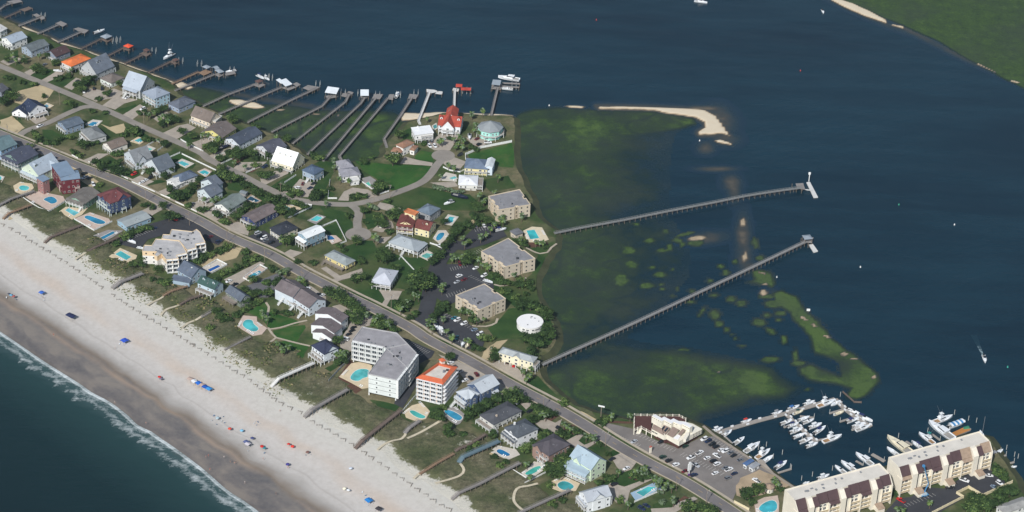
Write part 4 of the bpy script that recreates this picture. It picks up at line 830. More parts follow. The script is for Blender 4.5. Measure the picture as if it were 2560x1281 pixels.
H('white house with a charcoal hip roof, tall chimney and columned porch', 'white house with tall chimney', (1293, 1097), (1347, 1073), (1251, 1074), 7.4, 'hip', 'u', .5, wall=(222, 224, 228), roofc=(84, 90, 98), chim=[(.35, .75, 3.4)], cross=[('l', .55, 4.5, 2.4, .3)], decks=[('l', 5, 1.8, 0, 1), ('l', 2.2, 2.6, 0, 1, 2.4)])
H('brown walled house with a dark hip roof above a kidney shaped pool', 'brown walled house', (1372, 1142), (1427, 1112), (1325, 1116), 7.4, 'hip', 'u', .55, wall=(152, 126, 116), roofc=(84, 80, 86), cross=[('l', .35, 6, 3, .8)], decks=[('l', 4.6, 1.6, .55, 1), ('l', 1.8, 2.4, .5, 1), ('r', 4.6, 1.4, .2, .8)], stairs=[('l', .95, 1.8, 2.4)])
H('mint green house with pale blue metal roofs and long white porches', 'mint green house', (1478, 1177), (1518, 1154), (1430, 1138), 8.4, 'gable', 'v', .8, wall=(206, 222, 196), roofc=(160, 178, 190), metal=True, cross=[('l', .35, 5, 3, .8)], decks=[('r', 3, 2, .1, .9)], wings=[dict(A=(1467, 1189), B=(1482, 1176), C=(1417, 1156), eave=6.2, roof='shed', ridge='v', pitch=.3, decks=[('l', 3.4, 1.5, 0, 1, 2), ('l', .6, 1.5, 0, 1, 2.2)])])
H('white beach house with pale grey gables at the bottom of the photo', 'white gabled house at the bottom', (1468, 1258), (1530, 1240), (1430, 1236), 7.4, 'gable', 'u', .7, wall=(226, 230, 234), roofc=(172, 178, 186), metal=True, cross=[('f', .5, 8, 3.4, .3)], decks=[('l', 4.8, 2, 0, 1), ('l', 2, 2, 0, 1, 2.2), ('r', 4.8, 1.5, .1, .9)])
H('grey roofed house in the bottom right corner', 'grey roofed house in the corner', (2512, 1286), (2580, 1262), (2496, 1264), 5, 'hip', 'u', .35, wall=(214, 216, 214), roofc=(150, 150, 148))
H('small grey storage shed behind the green grey house', 'small grey shed', (614, 487), (622, 481), (600, 480), 2.6, 'gable', 'v', .3, roofc=(120, 128, 132), wall=(150, 150, 150), name='shed', cat='shed', win=0)
H('pale yellow apartment house on open garages by the sound side of the road', 'pale yellow house over garages', (1333, 908), (1345, 894), (1255, 871), 8, 'hip', 'v', .5, wall=(230, 223, 196), roofc=(160, 166, 168), st=2.6, wp=1, gap=2.6, cross=[('l', .52, 5, 2, .5)], decks=[('f', 5, 2, 0, 1), ('f', 2.7, 2, 0, 1)])
# ---- larger buildings
SAND = (196, 185, 168)
for lab, sh, A, B, C, Dp in (('sand coloured three storey condominium farthest up the sound edge', 'farthest sand coloured condominium', (1248, 526), (1326, 513), (1221, 492), (1299, 475)),
                             ('sand coloured three storey condominium in the middle, roof in two levels', 'middle sand coloured condominium', (1264, 668), (1338, 648), (1203, 630), (1271, 597)),
                             ('sand coloured three storey condominium nearest the main road', 'nearest sand coloured condominium', (1199, 776), (1264, 748), (1139, 740), (1211, 711))):
    # toothed outline: step the measured rectangle in and out like the balconies do
    a, b, c, d_ = (Vector(p) for p in (A, B, C, Dp))
    e = lambda s_, t: tuple(((a * (1 - s_) + b * s_) * (1 - t) + (c * (1 - s_) + d_ * s_) * t))
    pts = [e(0, 0), e(.5, 0), e(.53, .07), e(.6, .07), e(.63, .02), e(1, 0), e(1, .42), e(.94, .42), e(.94, .58), e(1, .58), e(1, 1), e(.5, 1), e(0, 1), e(0, .72), e(.05, .72), e(.05, .52), e(0, .52), e(0, .3), e(.05, .3), e(.05, .16), e(0, .16)]
    PB(lab, sh, [(pts, 9.2, {0: 'win4.5', 2: 'balc', 4: 'win4', 12: 'win5', 14: 'balc', 16: 'win4', 18: 'balc', 20: 'balc', 13: 'none', 15: 'none', 17: 'none', 19: 'none', 1: 'none', 3: 'none'})], SAND, (134, 134, 138), units=6, trim=(200, 188, 168), coping=(204, 190, 168), group='sand coloured condominiums by the marsh')
PB('white five storey hotel with a bent grey flat roof and rows of balconies', 'white balcony hotel', [([(881, 852), (906, 819), (992, 834), (1041, 884), (1018, 920), (967, 873), (959, 868)], 15.5, {6: 'balc', 5: 'none', 4: 'none', 3: 'walk'}),
   ([(921, 936), (968, 872), (1018, 861), (1041, 884.5), (990, 951)], 15.7, {4: 'band', 3: 'balc', 0: 'balc', 1: 'none'})], (214, 220, 220), (150, 148, 152), name='hotel', cat='hotel', units=9, st=2.4, group='buildings by the beach', coping=(172, 172, 174))
PB('five storey apartment house with an orange tile roof edge and peach bands', 'orange tile edged apartment house', [([(1107, 960), (1141, 919), (1097, 908), (1043, 945)], 14.6, {0: 'walk', 3: 'balc'})], (222, 200, 182), (206, 202, 194), units=4, parapet=0, trim=(232, 234, 236), group='buildings by the beach')
PB('cream and white four storey condominium with angular flat roofs by a car park', 'angular cream condominium', [([(355.9, 628.8), (392.6, 630.1), (385.5, 638.4), (392.6, 642.4), (403.8, 635.2), (415.8, 650.3), (446.5, 647.6), (440.8, 639.2), (467.1, 633.3), (448.5, 602.0), (389.8, 598.5), (379.6, 614.8), (361.1, 614.1)], 9.6, {0: 'win3.4', 1: 'none', 2: 'none', 3: 'none', 4: 'win4', 5: 'balc', 6: 'none', 7: 'balc', 12: 'win4'}), ([(467.6, 626.4), (490.7, 620.0), (488.3, 611.3), (513.0, 606.8), (499.5, 580.9), (491.5, 574.3), (481.1, 580.2), (429.3, 574.6), (424.5, 588.1), (407.8, 587.3), (404.6, 597.7), (448.5, 603.0)], 9.9, {0: 'balc', 1: 'none', 2: 'balc', 3: 'win'})], (228, 226, 222), (178, 177, 178), units=12, parapet=.35, band=(224, 200, 166), coping=(216, 196, 166), group='buildings by the beach')
# orange tile skirt round the roof of the apartment house
r_ = next(o for o in bpy.data.objects if o.get('label', '').startswith('five storey apartment'))
pts = [U(x, y, GZ + 14.6) for x, y in ((1107, 960), (1141, 919), (1097, 908), (1043, 945))]; cc = sum(pts, Vector()) / 4; OR = mat('orange_roof_tile', (198, 102, 68), .85, .12, .8)
for i in range(4):
    a, b = pts[i] - cc, pts[(i + 1) % 4] - cc; mb = MB(); zt = GZ * 0 + 14.6
    P4 = [(a * 1.07), (b * 1.07), (b * .74), (a * .74)]
    mb.hexa([(p.x + cc.x - r_.location.x, p.y + cc.y - r_.location.y, z) for p, z in zip(P4, (zt - .1, zt - .1, zt + .05, zt + .05))] + [(p.x + cc.x - r_.location.x, p.y + cc.y - r_.location.y, z) for p, z in zip(P4, (zt + .12, zt + .12, zt + 1.5, zt + 1.5))], OR); mb.build('tile_roof', r_)
b = Blk((1104, 906), (1115, 902), (1097, 899), 17.6); b.attach(r_, Matrix.Translation(r_.location)); body(b, wallm((226, 214, 204)), 14.6, 'hip', 'u', 1, 'lift_tower'); b.build(frustum_roof(b, 'hip', 'u', 1, OR), 'tower_roof', True)
# water tank like round white building
c = U(1325, 812, GZ); t = empty('round_building', c, 0, 'round white flat topped building beside an orange brick yard', 'round building'); LAND.append((c.x, c.y, 'round white building'))
R_ = (U(1358.5, 803, GZ + 4) - U(1291.5, 803, GZ + 4)).length / 2; WM = wallm((232, 232, 230)); rfm = mat('white_roof_membrane', (234, 234, 234), .8, .05, .1)
c2 = U(1325, 803.5, GZ + 4.2) - c; t.location = (c.x + c2.x, c.y + c2.y, GZ)
MB().cyl(0, 0, 0, 3.9, R_ * .97, WM, n=40).build('wall', t); mb = MB(); mb.cyl(0, 0, 3.9, 4.2, R_, rfm, n=40); mb.build('roof', t)
for k, (dx, dy, a_) in enumerate(((1, 5, 1.4), (3, 3.4, 1.1), (.5, 3.6, .8), (-1.5, -4.5, .9), (5.5, 0, .6))): MB().box(dx - a_ / 2, dy - .3, 4.21, dx + a_ / 2, dy + .3, 4.6, UNITM).build('roof_vent', t)
for an in (-75, -60, -48, -100, -118):
    a_ = math.radians(an); put('window', win_mesh(1.8, 1.3, WM), t, (R_ * .972 * math.cos(a_), R_ * .972 * math.sin(a_), 1.9), a_ + math.pi / 2)
# octagon house
c = U(1226, 318, GZ + 6.6); t = empty('house', (c.x, c.y, GZ), 0, 'eight sided aqua house with a grey pyramid roof beside the sound', 'house', 'houses of the beach town'); LAND.append((c.x, c.y, 'eight sided aqua house'))
R_ = (U(1259, 318, GZ + 6.6) - U(1193, 318, GZ + 6.6)).length / 2; AQ = wallm((170, 224, 216)); RG = roofm((140, 146, 150), True)
MB().cyl(0, 0, 0, 6.58, R_ * .93, AQ, n=8).build('wall', t); mb = MB(); mb.cyl(0, 0, 6.6, 6.9, R_, RG, n=8); mb.cyl(0, 0, 6.9, 11.5, R_ * .99, RG, r1=.4, n=8); mb.build('roof', t)
for k in range(8):
    a_ = math.radians(22.5 + 45 * k + 22.5)
    if math.sin(a_) < .3:
        for z in (1, 4):
            for s_ in (-1, 1): put('window', win_mesh(1.6, 1.4, TRIM), t, (R_ * .93 * .924 * math.cos(a_) - s_ * 1.8 * math.sin(a_), R_ * .93 * .924 * math.sin(a_) + s_ * 1.8 * math.cos(a_), z), a_ + math.pi / 2)
        mb = MB(); p = Vector((math.cos(a_ - .39), math.sin(a_ - .39))) * R_ * 1.12; q = Vector((math.cos(a_ + .39), math.sin(a_ + .39))) * R_ * 1.12; p0, q0 = p * .82, q * .82
        mb.prism([p0, p, q, q0], 2.9, 3.15, TRIM, DECKW); mb.build('deck', t); mb = MB(); railing(mb, p, q, 3.15, TRIM); mb.build('railing', t); put('post', post_mesh(.14, 2.9, TRIM), t, (p.x * .98, p.y * .98, 0))
# pool house of the condominiums
H('small beige pool house with a grey flat roof beside the condominium pool', 'condominium pool house', (1289, 590), (1309, 583), (1281, 577), 3.6, 'parapet', 'u', .1, wall=SAND, roofc=(112, 114, 120), name='pool_house', cat='pool house')
# ---- marina restaurant: cream stepped building over a dark deck
CRT = wallm((226, 221, 207)); DKR = mat('dark_red_decking', (84, 56, 52), .9, .15); WHR = mat('white_flat_roof', (228, 228, 230), .8, .08); BRS = mat('brown_shingle', (132, 116, 108), .9, .18)
def Q(x, y, z): return U(1570 + x / 7.125, 1020 + y / 7.125, GZ + z)
O = Q(700, 420, 6.6); O.z = GZ; t = empty('restaurant', O, 0, 'cream restaurant with zigzag white clerestory roofs and brown slopes over the marina car park', 'restaurant'); LAND.append((O.x, O.y, 'cream marina restaurant'))
def L2(pts, z): return [((q := Q(x, y, z) - O).x, q.y) for x, y in pts]
flo = [(420, 372), (640, 490), (695, 478), (915, 600), (940, 582), (1010, 545), (1322, 375), (1150, 282), (985, 240), (480, 195)]
mb = MB(); mb.prism(L2(flo, 6.6), 3.2, 6.6, CRT, CRT); mb.build('wall', t)
lo = L2(flo, 6.6); cx = sum(p[0] for p in lo) / len(lo); cy = sum(p[1] for p in lo) / len(lo)
mb = MB(); mb.prism([(cx + (x - cx) * .86, cy + (y - cy) * .86) for x, y in lo], .2, 3.19, DKR); mb.build('ground_storey', t)
zig = [(425, 140), (485, 115), (600, 180), (645, 155), (760, 215), (810, 187), (915, 240), (1030, 250), (1150, 322), (1100, 352), (975, 290), (935, 302), (815, 250), (775, 280), (650, 218), (602, 238)]
mb = MB(); mb.prism(L2(zig, 11.6), 6.62, 11.6, CRT, WHR); mb.build('clerestory', t)
def q4(pts, zs, mt, nm, th=.18):
    lo_ = [Q(x, y, z) - O for (x, y), z in zip(pts, zs)]; mb = MB(); mb.hexa([(p.x, p.y, z - th) for p, z in zip(lo_, zs)] + [(p.x, p.y, z) for p, z in zip(lo_, zs)], mt); o = mb.build(nm, t); return o
for pts, zs in (([(640, 488), (600, 365), (455, 285), (422, 372)], (6.9, 9.4, 9.4, 6.9)), ([(668, 478), (748, 352), (642, 300), (588, 385)], (7.1, 9.9, 9.9, 7.4)), ([(800, 528), (912, 388), (800, 335), (692, 474)], (6.9, 9.8, 9.8, 6.9)), ([(940, 497), (1022, 392), (975, 368), (888, 466)], (7.6, 9.6, 9.6, 7.6))): q4(pts, zs, BRS, 'sloping_roof')
for pts in ([(612, 395), (665, 335), (640, 322), (585, 380)], [(665, 425), (722, 362), (695, 345), (638, 410)], [(815, 375), (840, 350), (808, 338), (790, 362)]): q4(pts, (8.4, 9.7, 9.7, 8.4), GLASS, 'skylight', .12)
q4([(890, 560), (940, 500), (890, 470), (805, 540)], (6.8, 7.2, 7.2, 6.8), WHR, 'white_awning')
mb = MB(); mb.prism(L2([(1030, 590), (1085, 500), (1080, 380), (1010, 500), (985, 580)], 7.6), 6.62, 8.6, CRT); mb.build('stair_wall', t)
def face_windows(p, q, n, rows, w_, h_, z0):
    a, b = Q(*p, 6.6) - O, Q(*q, 6.6) - O; d = b - a; rz = math.atan2(d.y, d.x); nn = Vector((d.y, -d.x, 0)).normalized() * .03
    for r_ in range(rows):
        for k in range(n): e = a.lerp(b, (k + .5) / n) + nn; put('window', win_mesh(w_, h_, CRT), t, (e.x, e.y, z0 + r_ * (h_ + .15)), rz)
face_windows((1150, 468), (1318, 378), 6, 3, 1.1, .8, 3.7); face_windows((425, 375), (530, 432), 2, 1, 2.2, 1.1, 4.6)
for (p, q), n in ((((425, 140), (602, 238)), 5), (((650, 218), (775, 280)), 4), (((815, 250), (880, 283)), 2), (((975, 290), (1100, 352)), 4)):
    a, b = Q(*p, 11.6) - O, Q(*q, 11.6) - O; d = b - a; nn = Vector((d.y, -d.x, 0)).normalized() * .03
    for k in range(n): e = a.lerp(b, (k + .5) / n) + nn; put('window', win_mesh(1.1, .6, CRT), t, (e.x, e.y, 10.4), math.atan2(d.y, d.x))
t2 = empty('restaurant_deck', O, 0, 'dark red raised deck with cream railings wrapped round the marina restaurant', 'deck')
dk = [(110, 372), (235, 330), (520, 482), (425, 395), (420, 250), (480, 200), (985, 245), (1028, 240), (1030, 185), (912, 122), (115, 112)]
dl = L2(dk, 4.4); mb = MB(); mb.prism(dl, 2.8, 3.18, CRT, DKR); mb.build('deck_floor', t2)
for i in (0, 1, 7, 8, 9, 10):
    p, q = Vector(dl[i]), Vector(dl[(i + 1) % len(dl)]); mb = MB(); railing(mb, p, q, 3.2, CRT, 1.3, .7); mb.build('railing', t2)
    for k in range(max(2, int((q - p).length / 3.4))): e = p.lerp(q, k / max(2, int((q - p).length / 3.4))); put('post', post_mesh(.24, 4.7, CRT), t2, (e.x, e.y, 0))
p, q = Vector(L2([(300, 350)], 3.2)[0]), Vector(L2([(390, 330)], 3.2)[0]); mb = MB()
for k in range(14): e = Vector(L2([(180 + k * 4, 395 - k * 5)], 3.2)[0]); mb.box(e.x - 1.2, e.y - .2, k * .22, e.x + 1.2, e.y + .2, k * .22 + .2, CRT)
mb.build('stairs', t2)
# ---- the two long condominiums at the bottom right
CRC = wallm((228, 221, 206)); MAN = mat('brown_standing_seam', (84, 66, 68), .6, .14, .4); ROOFW = mat('pale_gravel_roof', (210, 205, 196), .95, .1, .15)
SEAM = mat('bleached_seam_roof', (158, 138, 120), .7, .2, .6); BALB = mat('tan_balcony_front', (190, 172, 140), .8, .1)
def marina_condo(lab, sh, A, B, C, h_, n, base):
    b = Blk(A, B, C, h_, GZ, inset=0); M0 = b.M; root = empty('marina_apartment_building', b.o, b.ang, lab, 'apartment building', 'long marina apartment buildings'); b.attach(root, M0)
    L, W_ = b.L, b.W; man = 3.4; off = 4.6
    mb = MB(); mb.box(0, .02, 0, L, W_, h_, CRC, ROOFW); b.build(mb, 'wall')
    mb = MB()
    for x0, y0, x1, y1 in ((0, W_ - .35, L, W_), (0, .4, .35, W_ - .35), (L - .35, .4, L, W_ - .35)): mb.box(x0, y0, h_ + .004, x1, y1, h_ + .6, CRC)
    b.build(mb, 'parapet')
    bw = L / n
    # end walls slope with the mansard
    for x in (0, L - .4):
        mb = MB(); mb.prism([(0, 0), (0, 1), (1, 1)], 0, 1, CRC) if 0 else None
        pr = [(-off, 0), (0, 0), (0, h_ + .3), (-.4, h_ + .3), (-off, h_ - 4.6)]
        mb.loft([[(xx, y, z) for y, z in pr] for xx in (x, x + .4)], CRC); b.build(mb, 'end_wall', True)
    for k in range(n):
        x0, x1 = k * bw, (k + 1) * bw; stair = k % 3 == 1
        if stair:   # stair tower: cream shaft, short roof, tall dark slot
            mb = MB(); pr = [(-off - .6, 0), (0, 0), (0, h_ + .25), (-1.6, h_ + .25), (-off - .6, h_ - 3.6)]
            mb.loft([[(xx, y, z) for y, z in pr] for xx in (x0 + .2, x0 + bw * .5)], CRC); b.build(mb, 'stair_tower', True)
            mb = MB(); mb.loft([[(xx, y, z) for y, z in ((-1.7, h_ + .1), (-off - .9, h_ - 3.9), (-off - .9, h_ - 3.65), (-1.7, h_ + .45))] for xx in (x0 + bw * .5 + .02, x1 - .1)], MAN); b.build(mb, 'mansard_roof', True)
            mb = MB(); mb.box(x0 + bw * .5 + .02, -off + .4, 0, x1 - .1, -.02, h_ - 3.7, CRC); b.build(mb, 'stair_wall')
            mb = MB(); mb.box(x0 + bw * .56, -off + .2, 2.2, x0 + bw * .68, -off + .38, h_ - 4.2, GLASS); b.build(mb, 'stair_window')
            mb = MB(); mb.box(x0 + bw * .35, -off - 5, 0, x1 - .3, -off - .7, 2.6, CRC); b.build(mb, 'entrance_porch')
            mb = MB(); mb.hexa([(x0 + bw * .35 - .2, -off - 5.2, 2.62), (x1 - .1, -off - 5.2, 2.62), (x1 - .1, -off - .62, 3.9), (x0 + bw * .35 - .2, -off - .62, 3.9), (x0 + bw * .35 - .2, -off - 5.2, 2.85), (x1 - .1, -off - 5.2, 2.85), (x1 - .1, -off - .62, 4.15), (x0 + bw * .35 - .2, -off - .62, 4.15)], SEAM); b.build(mb, 'porch_roof')
            continue
        y_ = -off + 1.8; up = 3.6 if (k % 2) else 0
        mt = SEAM if (sh.startswith('right') and k >= n - 3) else MAN
        mb = MB(); mb.loft([[(xx, y, z) for y, z in ((0, h_ + .1), (y_ - .8, h_ - 4.6), (y_ - .8, h_ - 4.3), (-.02, h_ + .5))] for xx in (x0 + .1, x1 - .1)], mt); b.build(mb, 'mansard_roof', True)
        if k % 3 == 0:
            mb = MB(); mb.loft([[(xx, y, z) for y, z in ((y_ - .6, h_ - 4.9), (y_ - 2.2, h_ - 6.3), (y_ - 2.2, h_ - 6.1), (y_ - .6, h_ - 4.6))] for xx in (x0 + .1, x1 - .1)], SEAM if (k // 3) % 2 == 0 and sh.startswith('right') else MAN); b.build(mb, 'lower_roof', True)
        else:
            mb = MB(); mb.box((x0 + x1) / 2 - 1, y_ + 1.5, h_ - 2.1, (x0 + x1) / 2 + 1.2, y_ + 2, h_ - 1.6, GLASS); b.build(mb, 'skylight')
        mb = MB(); mb.box(x0 + .05, y_, 2.3, x1 - .05, -.01, h_ - 4.5, CRC); b.build(mb, 'bay_wall')
        mb = MB(); mb.bar((x0, -.02, 0), (x0, -off - .4, 0), .35, h_ - 5.2, CRC); b.build(mb, 'party_wall')
        nf = int((h_ - 5) / 3)
        for f in range(nf):
            z = 2.3 + f * (h_ - 7) / nf
            if f < nf - 1:
                mb = MB(); mb.box(x0 + .25, y_ - 1.7, z, x1 - .25, y_ - .02, z + .25, CRC); mb.box(x0 + .25, y_ - 1.7, z + .25, x1 - .25, y_ - 1.55, z + 1.15, BALB); b.build(mb, 'balcony')
            for j in range(2): b.place('window' if f == nf - 1 else 'sliding_door', win_mesh(1.9, 1.9 if f < nf - 1 else 1.3, TRIM), x0 + bw * (.3 + .4 * j), y_ - .02, z + .35)
    roof_boxes(b, 10, h_, n, UNITM); c = M0 @ Vector((L / 2, W_ / 2, 0)); LAND.append((c.x, c.y, sh)); return b
marina_condo('long cream condominium with brown mansard roofs, the left one, cut by the bottom edge', 'left marina condominium', (1986, 1253), (2224, 1186), (1948, 1230), 18, 9, GZ)
marina_condo('long cream condominium with bleached mansard roofs, the right one beside the sound', 'right marina condominium', (2246, 1170), (2474, 1104), (2212, 1148), 18, 9, GZ)
# gate house and site cabins of the marina
c = U(1922, 1228, GZ); t = empty('gatehouse', c, .3, 'small cream octagonal gatehouse with a tan roof near the marina condominium', 'gatehouse'); LAND.append((c.x, c.y, 'cream gatehouse'))
MB().cyl(0, 0, 0, 3.2, 2.6, CRC, n=8).build('wall', t); mb = MB(); mb.cyl(0, 0, 3.2, 3.5, 3.2, SEAM, n=8); mb.cyl(0, 0, 3.5, 4.9, 3.1, SEAM, r1=.2, n=8); mb.build('roof', t)
for a_ in (-150, -105, -60, -15): put('window', win_mesh(1.1, 2.1, TRIM), t, (2.42 * math.cos(math.radians(a_ + 7.5)), 2.42 * math.sin(math.radians(a_ + 7.5)), .4), math.radians(a_ + 97.5))
H('white site cabin with a blue roof on the marina car park', 'blue roofed site cabin', (1866, 1166), (1886, 1153), (1856, 1160), 3, 'gable', 'u', .2, roofc=(80, 108, 150), name='site_cabin', cat='cabin', inset=.2)
H('white site office with a grey awning beside the blue roofed cabin', 'grey awning site office', (1882, 1174), (1901, 1162), (1872, 1166), 2.8, 'shed', 'u', .15, roofc=(150, 154, 160), name='site_cabin', cat='cabin')
# ================================================================== YARDS, DRIVES, CAR PARKS
LAWNS = [[(672,470),(720,440),(760,425),(800,402),(838,406),(835,430),(815,470),(838,488),(820,496),(790,480),(780,470),(765,485),(740,480),(695,478)],[(888,402),(930,407),(970,411),(1025,413),(1077,416),(1075,427),(1050,452),(1000,474),(962,477),(950,462),(940,447),(912,430),(900,417)],[(1037,392),(1052,377),(1085,382),(1082,405),(1040,400)],[(1167,387),(1280,358),(1286,385),(1282,420),(1250,417),(1225,407),(1175,397)],[(950,506),(1050,468),(1070,470),(1137,485),(1175,487),(1190,502),(1185,527),(1125,527),(1050,520),(1015,526)],[(800,516),(867,532),(882,562),(870,582),(865,600),(845,555),(815,545)],[(808,570),(843,556),(858,590),(850,600),(815,590)],
 [(867,615),(910,602),(935,602),(940,620),(1000,640),(1025,645),(1072,645),(1070,665),(1035,680),(1025,712),(1070,707),(1070,735),(1025,727),(990,720),(985,715),(940,717),(907,720),(840,710),(850,705),(907,682),(905,670),(890,660),(850,627)],[(840,712),(877,702),(932,717),(950,722),(962,747),(952,767),(912,752),(857,725)],[(970,772),(977,750),(1005,730),(1062,705),(1072,707),(1067,730),(1057,755),(1025,772),(990,785)],[(615,782),(660,755),(672,765),(675,780),(730,797),(750,805),(745,812),(700,820),(672,822),(665,810),(642,790)],[(682,827),(725,817),(762,812),(765,820),(750,840),(742,855),(700,847),(682,842)],[(700,855),(725,852),(772,865),(760,892),(752,900),(725,897),(705,870)],[(810,922),(850,902),(862,905),(825,930)],
 [(1187,642),(1205,640),(1220,667),(1230,680),(1250,700),(1305,705),(1330,685),(1345,635),(1320,625),(1380,607),(1365,640),(1342,690),(1340,720),(1350,760),(1372,790),(1388,840),(1375,862),(1350,872),(1330,862),(1305,850),(1260,845),(1235,847),(1220,822),(1240,810),(1270,772),(1290,770),(1240,730),(1225,700),(1200,690),(1180,665)],[(1312,955),(1345,940),(1362,960),(1392,990),(1398,1006),(1370,1000),(1335,978)],[(105,325),(130,325),(160,342),(150,355),(125,352),(108,340)],[(240,400),(275,390),(300,405),(312,425),(280,432),(250,415)],[(300,440),(345,425),(350,440),(315,455)],[(360,455),(400,450),(415,455),(370,465)],[(405,490),(450,475),(480,470),(495,460),(490,480),(470,500),(430,500)],[(420,390),(450,383),(490,412),(480,422),(440,420)],[(10,140),(45,125),(45,145),(25,152)],[(15,160),(40,150),(62,170),(50,178)],[(75,187),(100,172),(150,175),(115,195),(90,197)],[(118,205),(160,190),(190,195),(165,215),(140,215)],[(172,225),(185,215),(215,225),(195,238)],[(292,275),(340,262),(342,270),(305,285)],
 [(445,355),(470,340),(500,345),(480,360),(460,365)],[(535,392),(560,380),(580,402),(555,410)],[(565,460),(590,450),(610,465),(600,480),(570,475)],[(1412,1098),(1440,1085),(1450,1082),(1428,1100)],[(1447,1103),(1460,1092),(1490,1095),(1480,1108),(1455,1112)],[(1472,1120),(1500,1110),(1512,1122),(1490,1127)],[(1515,1135),(1535,1125),(1552,1135),(1530,1142)],[(1500,1215),(1540,1185),(1580,1175),(1630,1195),(1575,1218),(1555,1215)],[(1348,1215),(1375,1198),(1385,1215),(1375,1235),(1358,1228)],[(1630,1262),(1660,1250),(1680,1262),(1650,1275),(1632,1272)],[(372,690),(400,675),(430,685),(435,700),(410,712),(380,702)],[(925,1000),(960,1005),(1000,1015),(990,1030),(940,1015)],[(1072,1020),(1110,1010),(1105,1045),(1075,1045)],[(1175,1060),(1200,1062),(1235,1085),(1215,1090)],[(640,497),(660,488),(672,502),(655,512)],[(910,520),(940,530),(965,540),(940,560),(915,548)],[(905,548),(935,548),(945,565),(920,575)],[(1480,1030),(1500,1035),(1585,1055),(1560,1060),(1500,1058)],[(330,340),(350,330),(380,345),(350,355)],[(1000,330),(1030,320),(1050,345),(1010,350)],[(1180,405),(1185,415),(1160,418)],[(1200,450),(1240,445),(1270,440),(1290,470),(1225,480)]]
def wob(pts, s, amp=.5): return wiggle(W(pts), 3, amp, s)
sheet('lawn', [wob(p, i) for i, p in enumerate(LAWNS) if i not in (1, 2, 3, 10, 11, 12)], GZ + .03, LAWN)
sheet('lawn', [wob(LAWNS[i], i) for i in (1, 2, 3, 10, 11, 12)], GZ + .035, LAWN2)
DRY = [[(30,232),(100,213),(135,225),(115,252),(60,264),(35,255)],[(0,300),(30,290),(62,320),(40,335),(0,320)],[(500,655),(560,615),(605,620),(590,645),(540,660),(510,672)],[(1207,882),(1240,853),(1268,850),(1250,870),(1225,900),(1203,897)],[(75,530),(90,515),(115,525),(118,535),(95,540)],[(150,570),(175,558),(195,567),(185,578),(160,575)],[(185,575),(215,572),(235,600),(250,612),(225,605),(200,590)],[(20,550),(35,520),(60,510),(65,525),(45,545)],[(1845,1195),(1880,1180),(1940,1190),(1958,1205),(1930,1215),(1890,1225),(1860,1215)],[(1428,1027),(1453,1029),(1491,1048),(1486,1058)],[(150,400),(200,416),(245,455),(230,470),(205,455),(180,430)],[(1225,1130),(1250,1145),(1240,1165),(1215,1150)],[(1170,555),(1190,545),(1195,562),(1175,570)],[(250,310),(275,318),(310,310),(320,330),(290,335)],[(1290,1215),(1300,1205),(1312,1216),(1300,1230)]]
sheet('sandy_ground', [wob(p, 50 + i, .8) for i, p in enumerate(DRY)], GZ + .0, SANDLOT)
sheet('mulch_bed', [wob(p, 90 + i, .4) for i, p in enumerate([[(845,945),(875,900),(884,908),(862,945),(905,975),(890,985)],[(1000,812),(1040,790),(1058,797),(1030,815)],[(1065,830),(1120,852),(1190,888),(1185,893),(1110,860),(1060,838)],[(575,395),(600,382),(615,392),(595,410)],[(1345,1045),(1375,1030),(1395,1042),(1375,1057)],[(1405,1075),(1435,1062),(1450,1078),(1425,1090)],[(1510,1052),(1580,1055),(1582,1060),(1512,1058)],[(1690,1255),(1712,1240),(1730,1250),(1700,1262)],[(1570,1195),(1600,1178),(1635,1190),(1590,1202)],[(610,430),(640,415),(660,412),(630,432)],[(1085,690),(1110,655),(1118,658),(1095,692)],[(1310,610),(1360,600),(1372,612),(1330,620)]])], GZ + .13, MULCH)
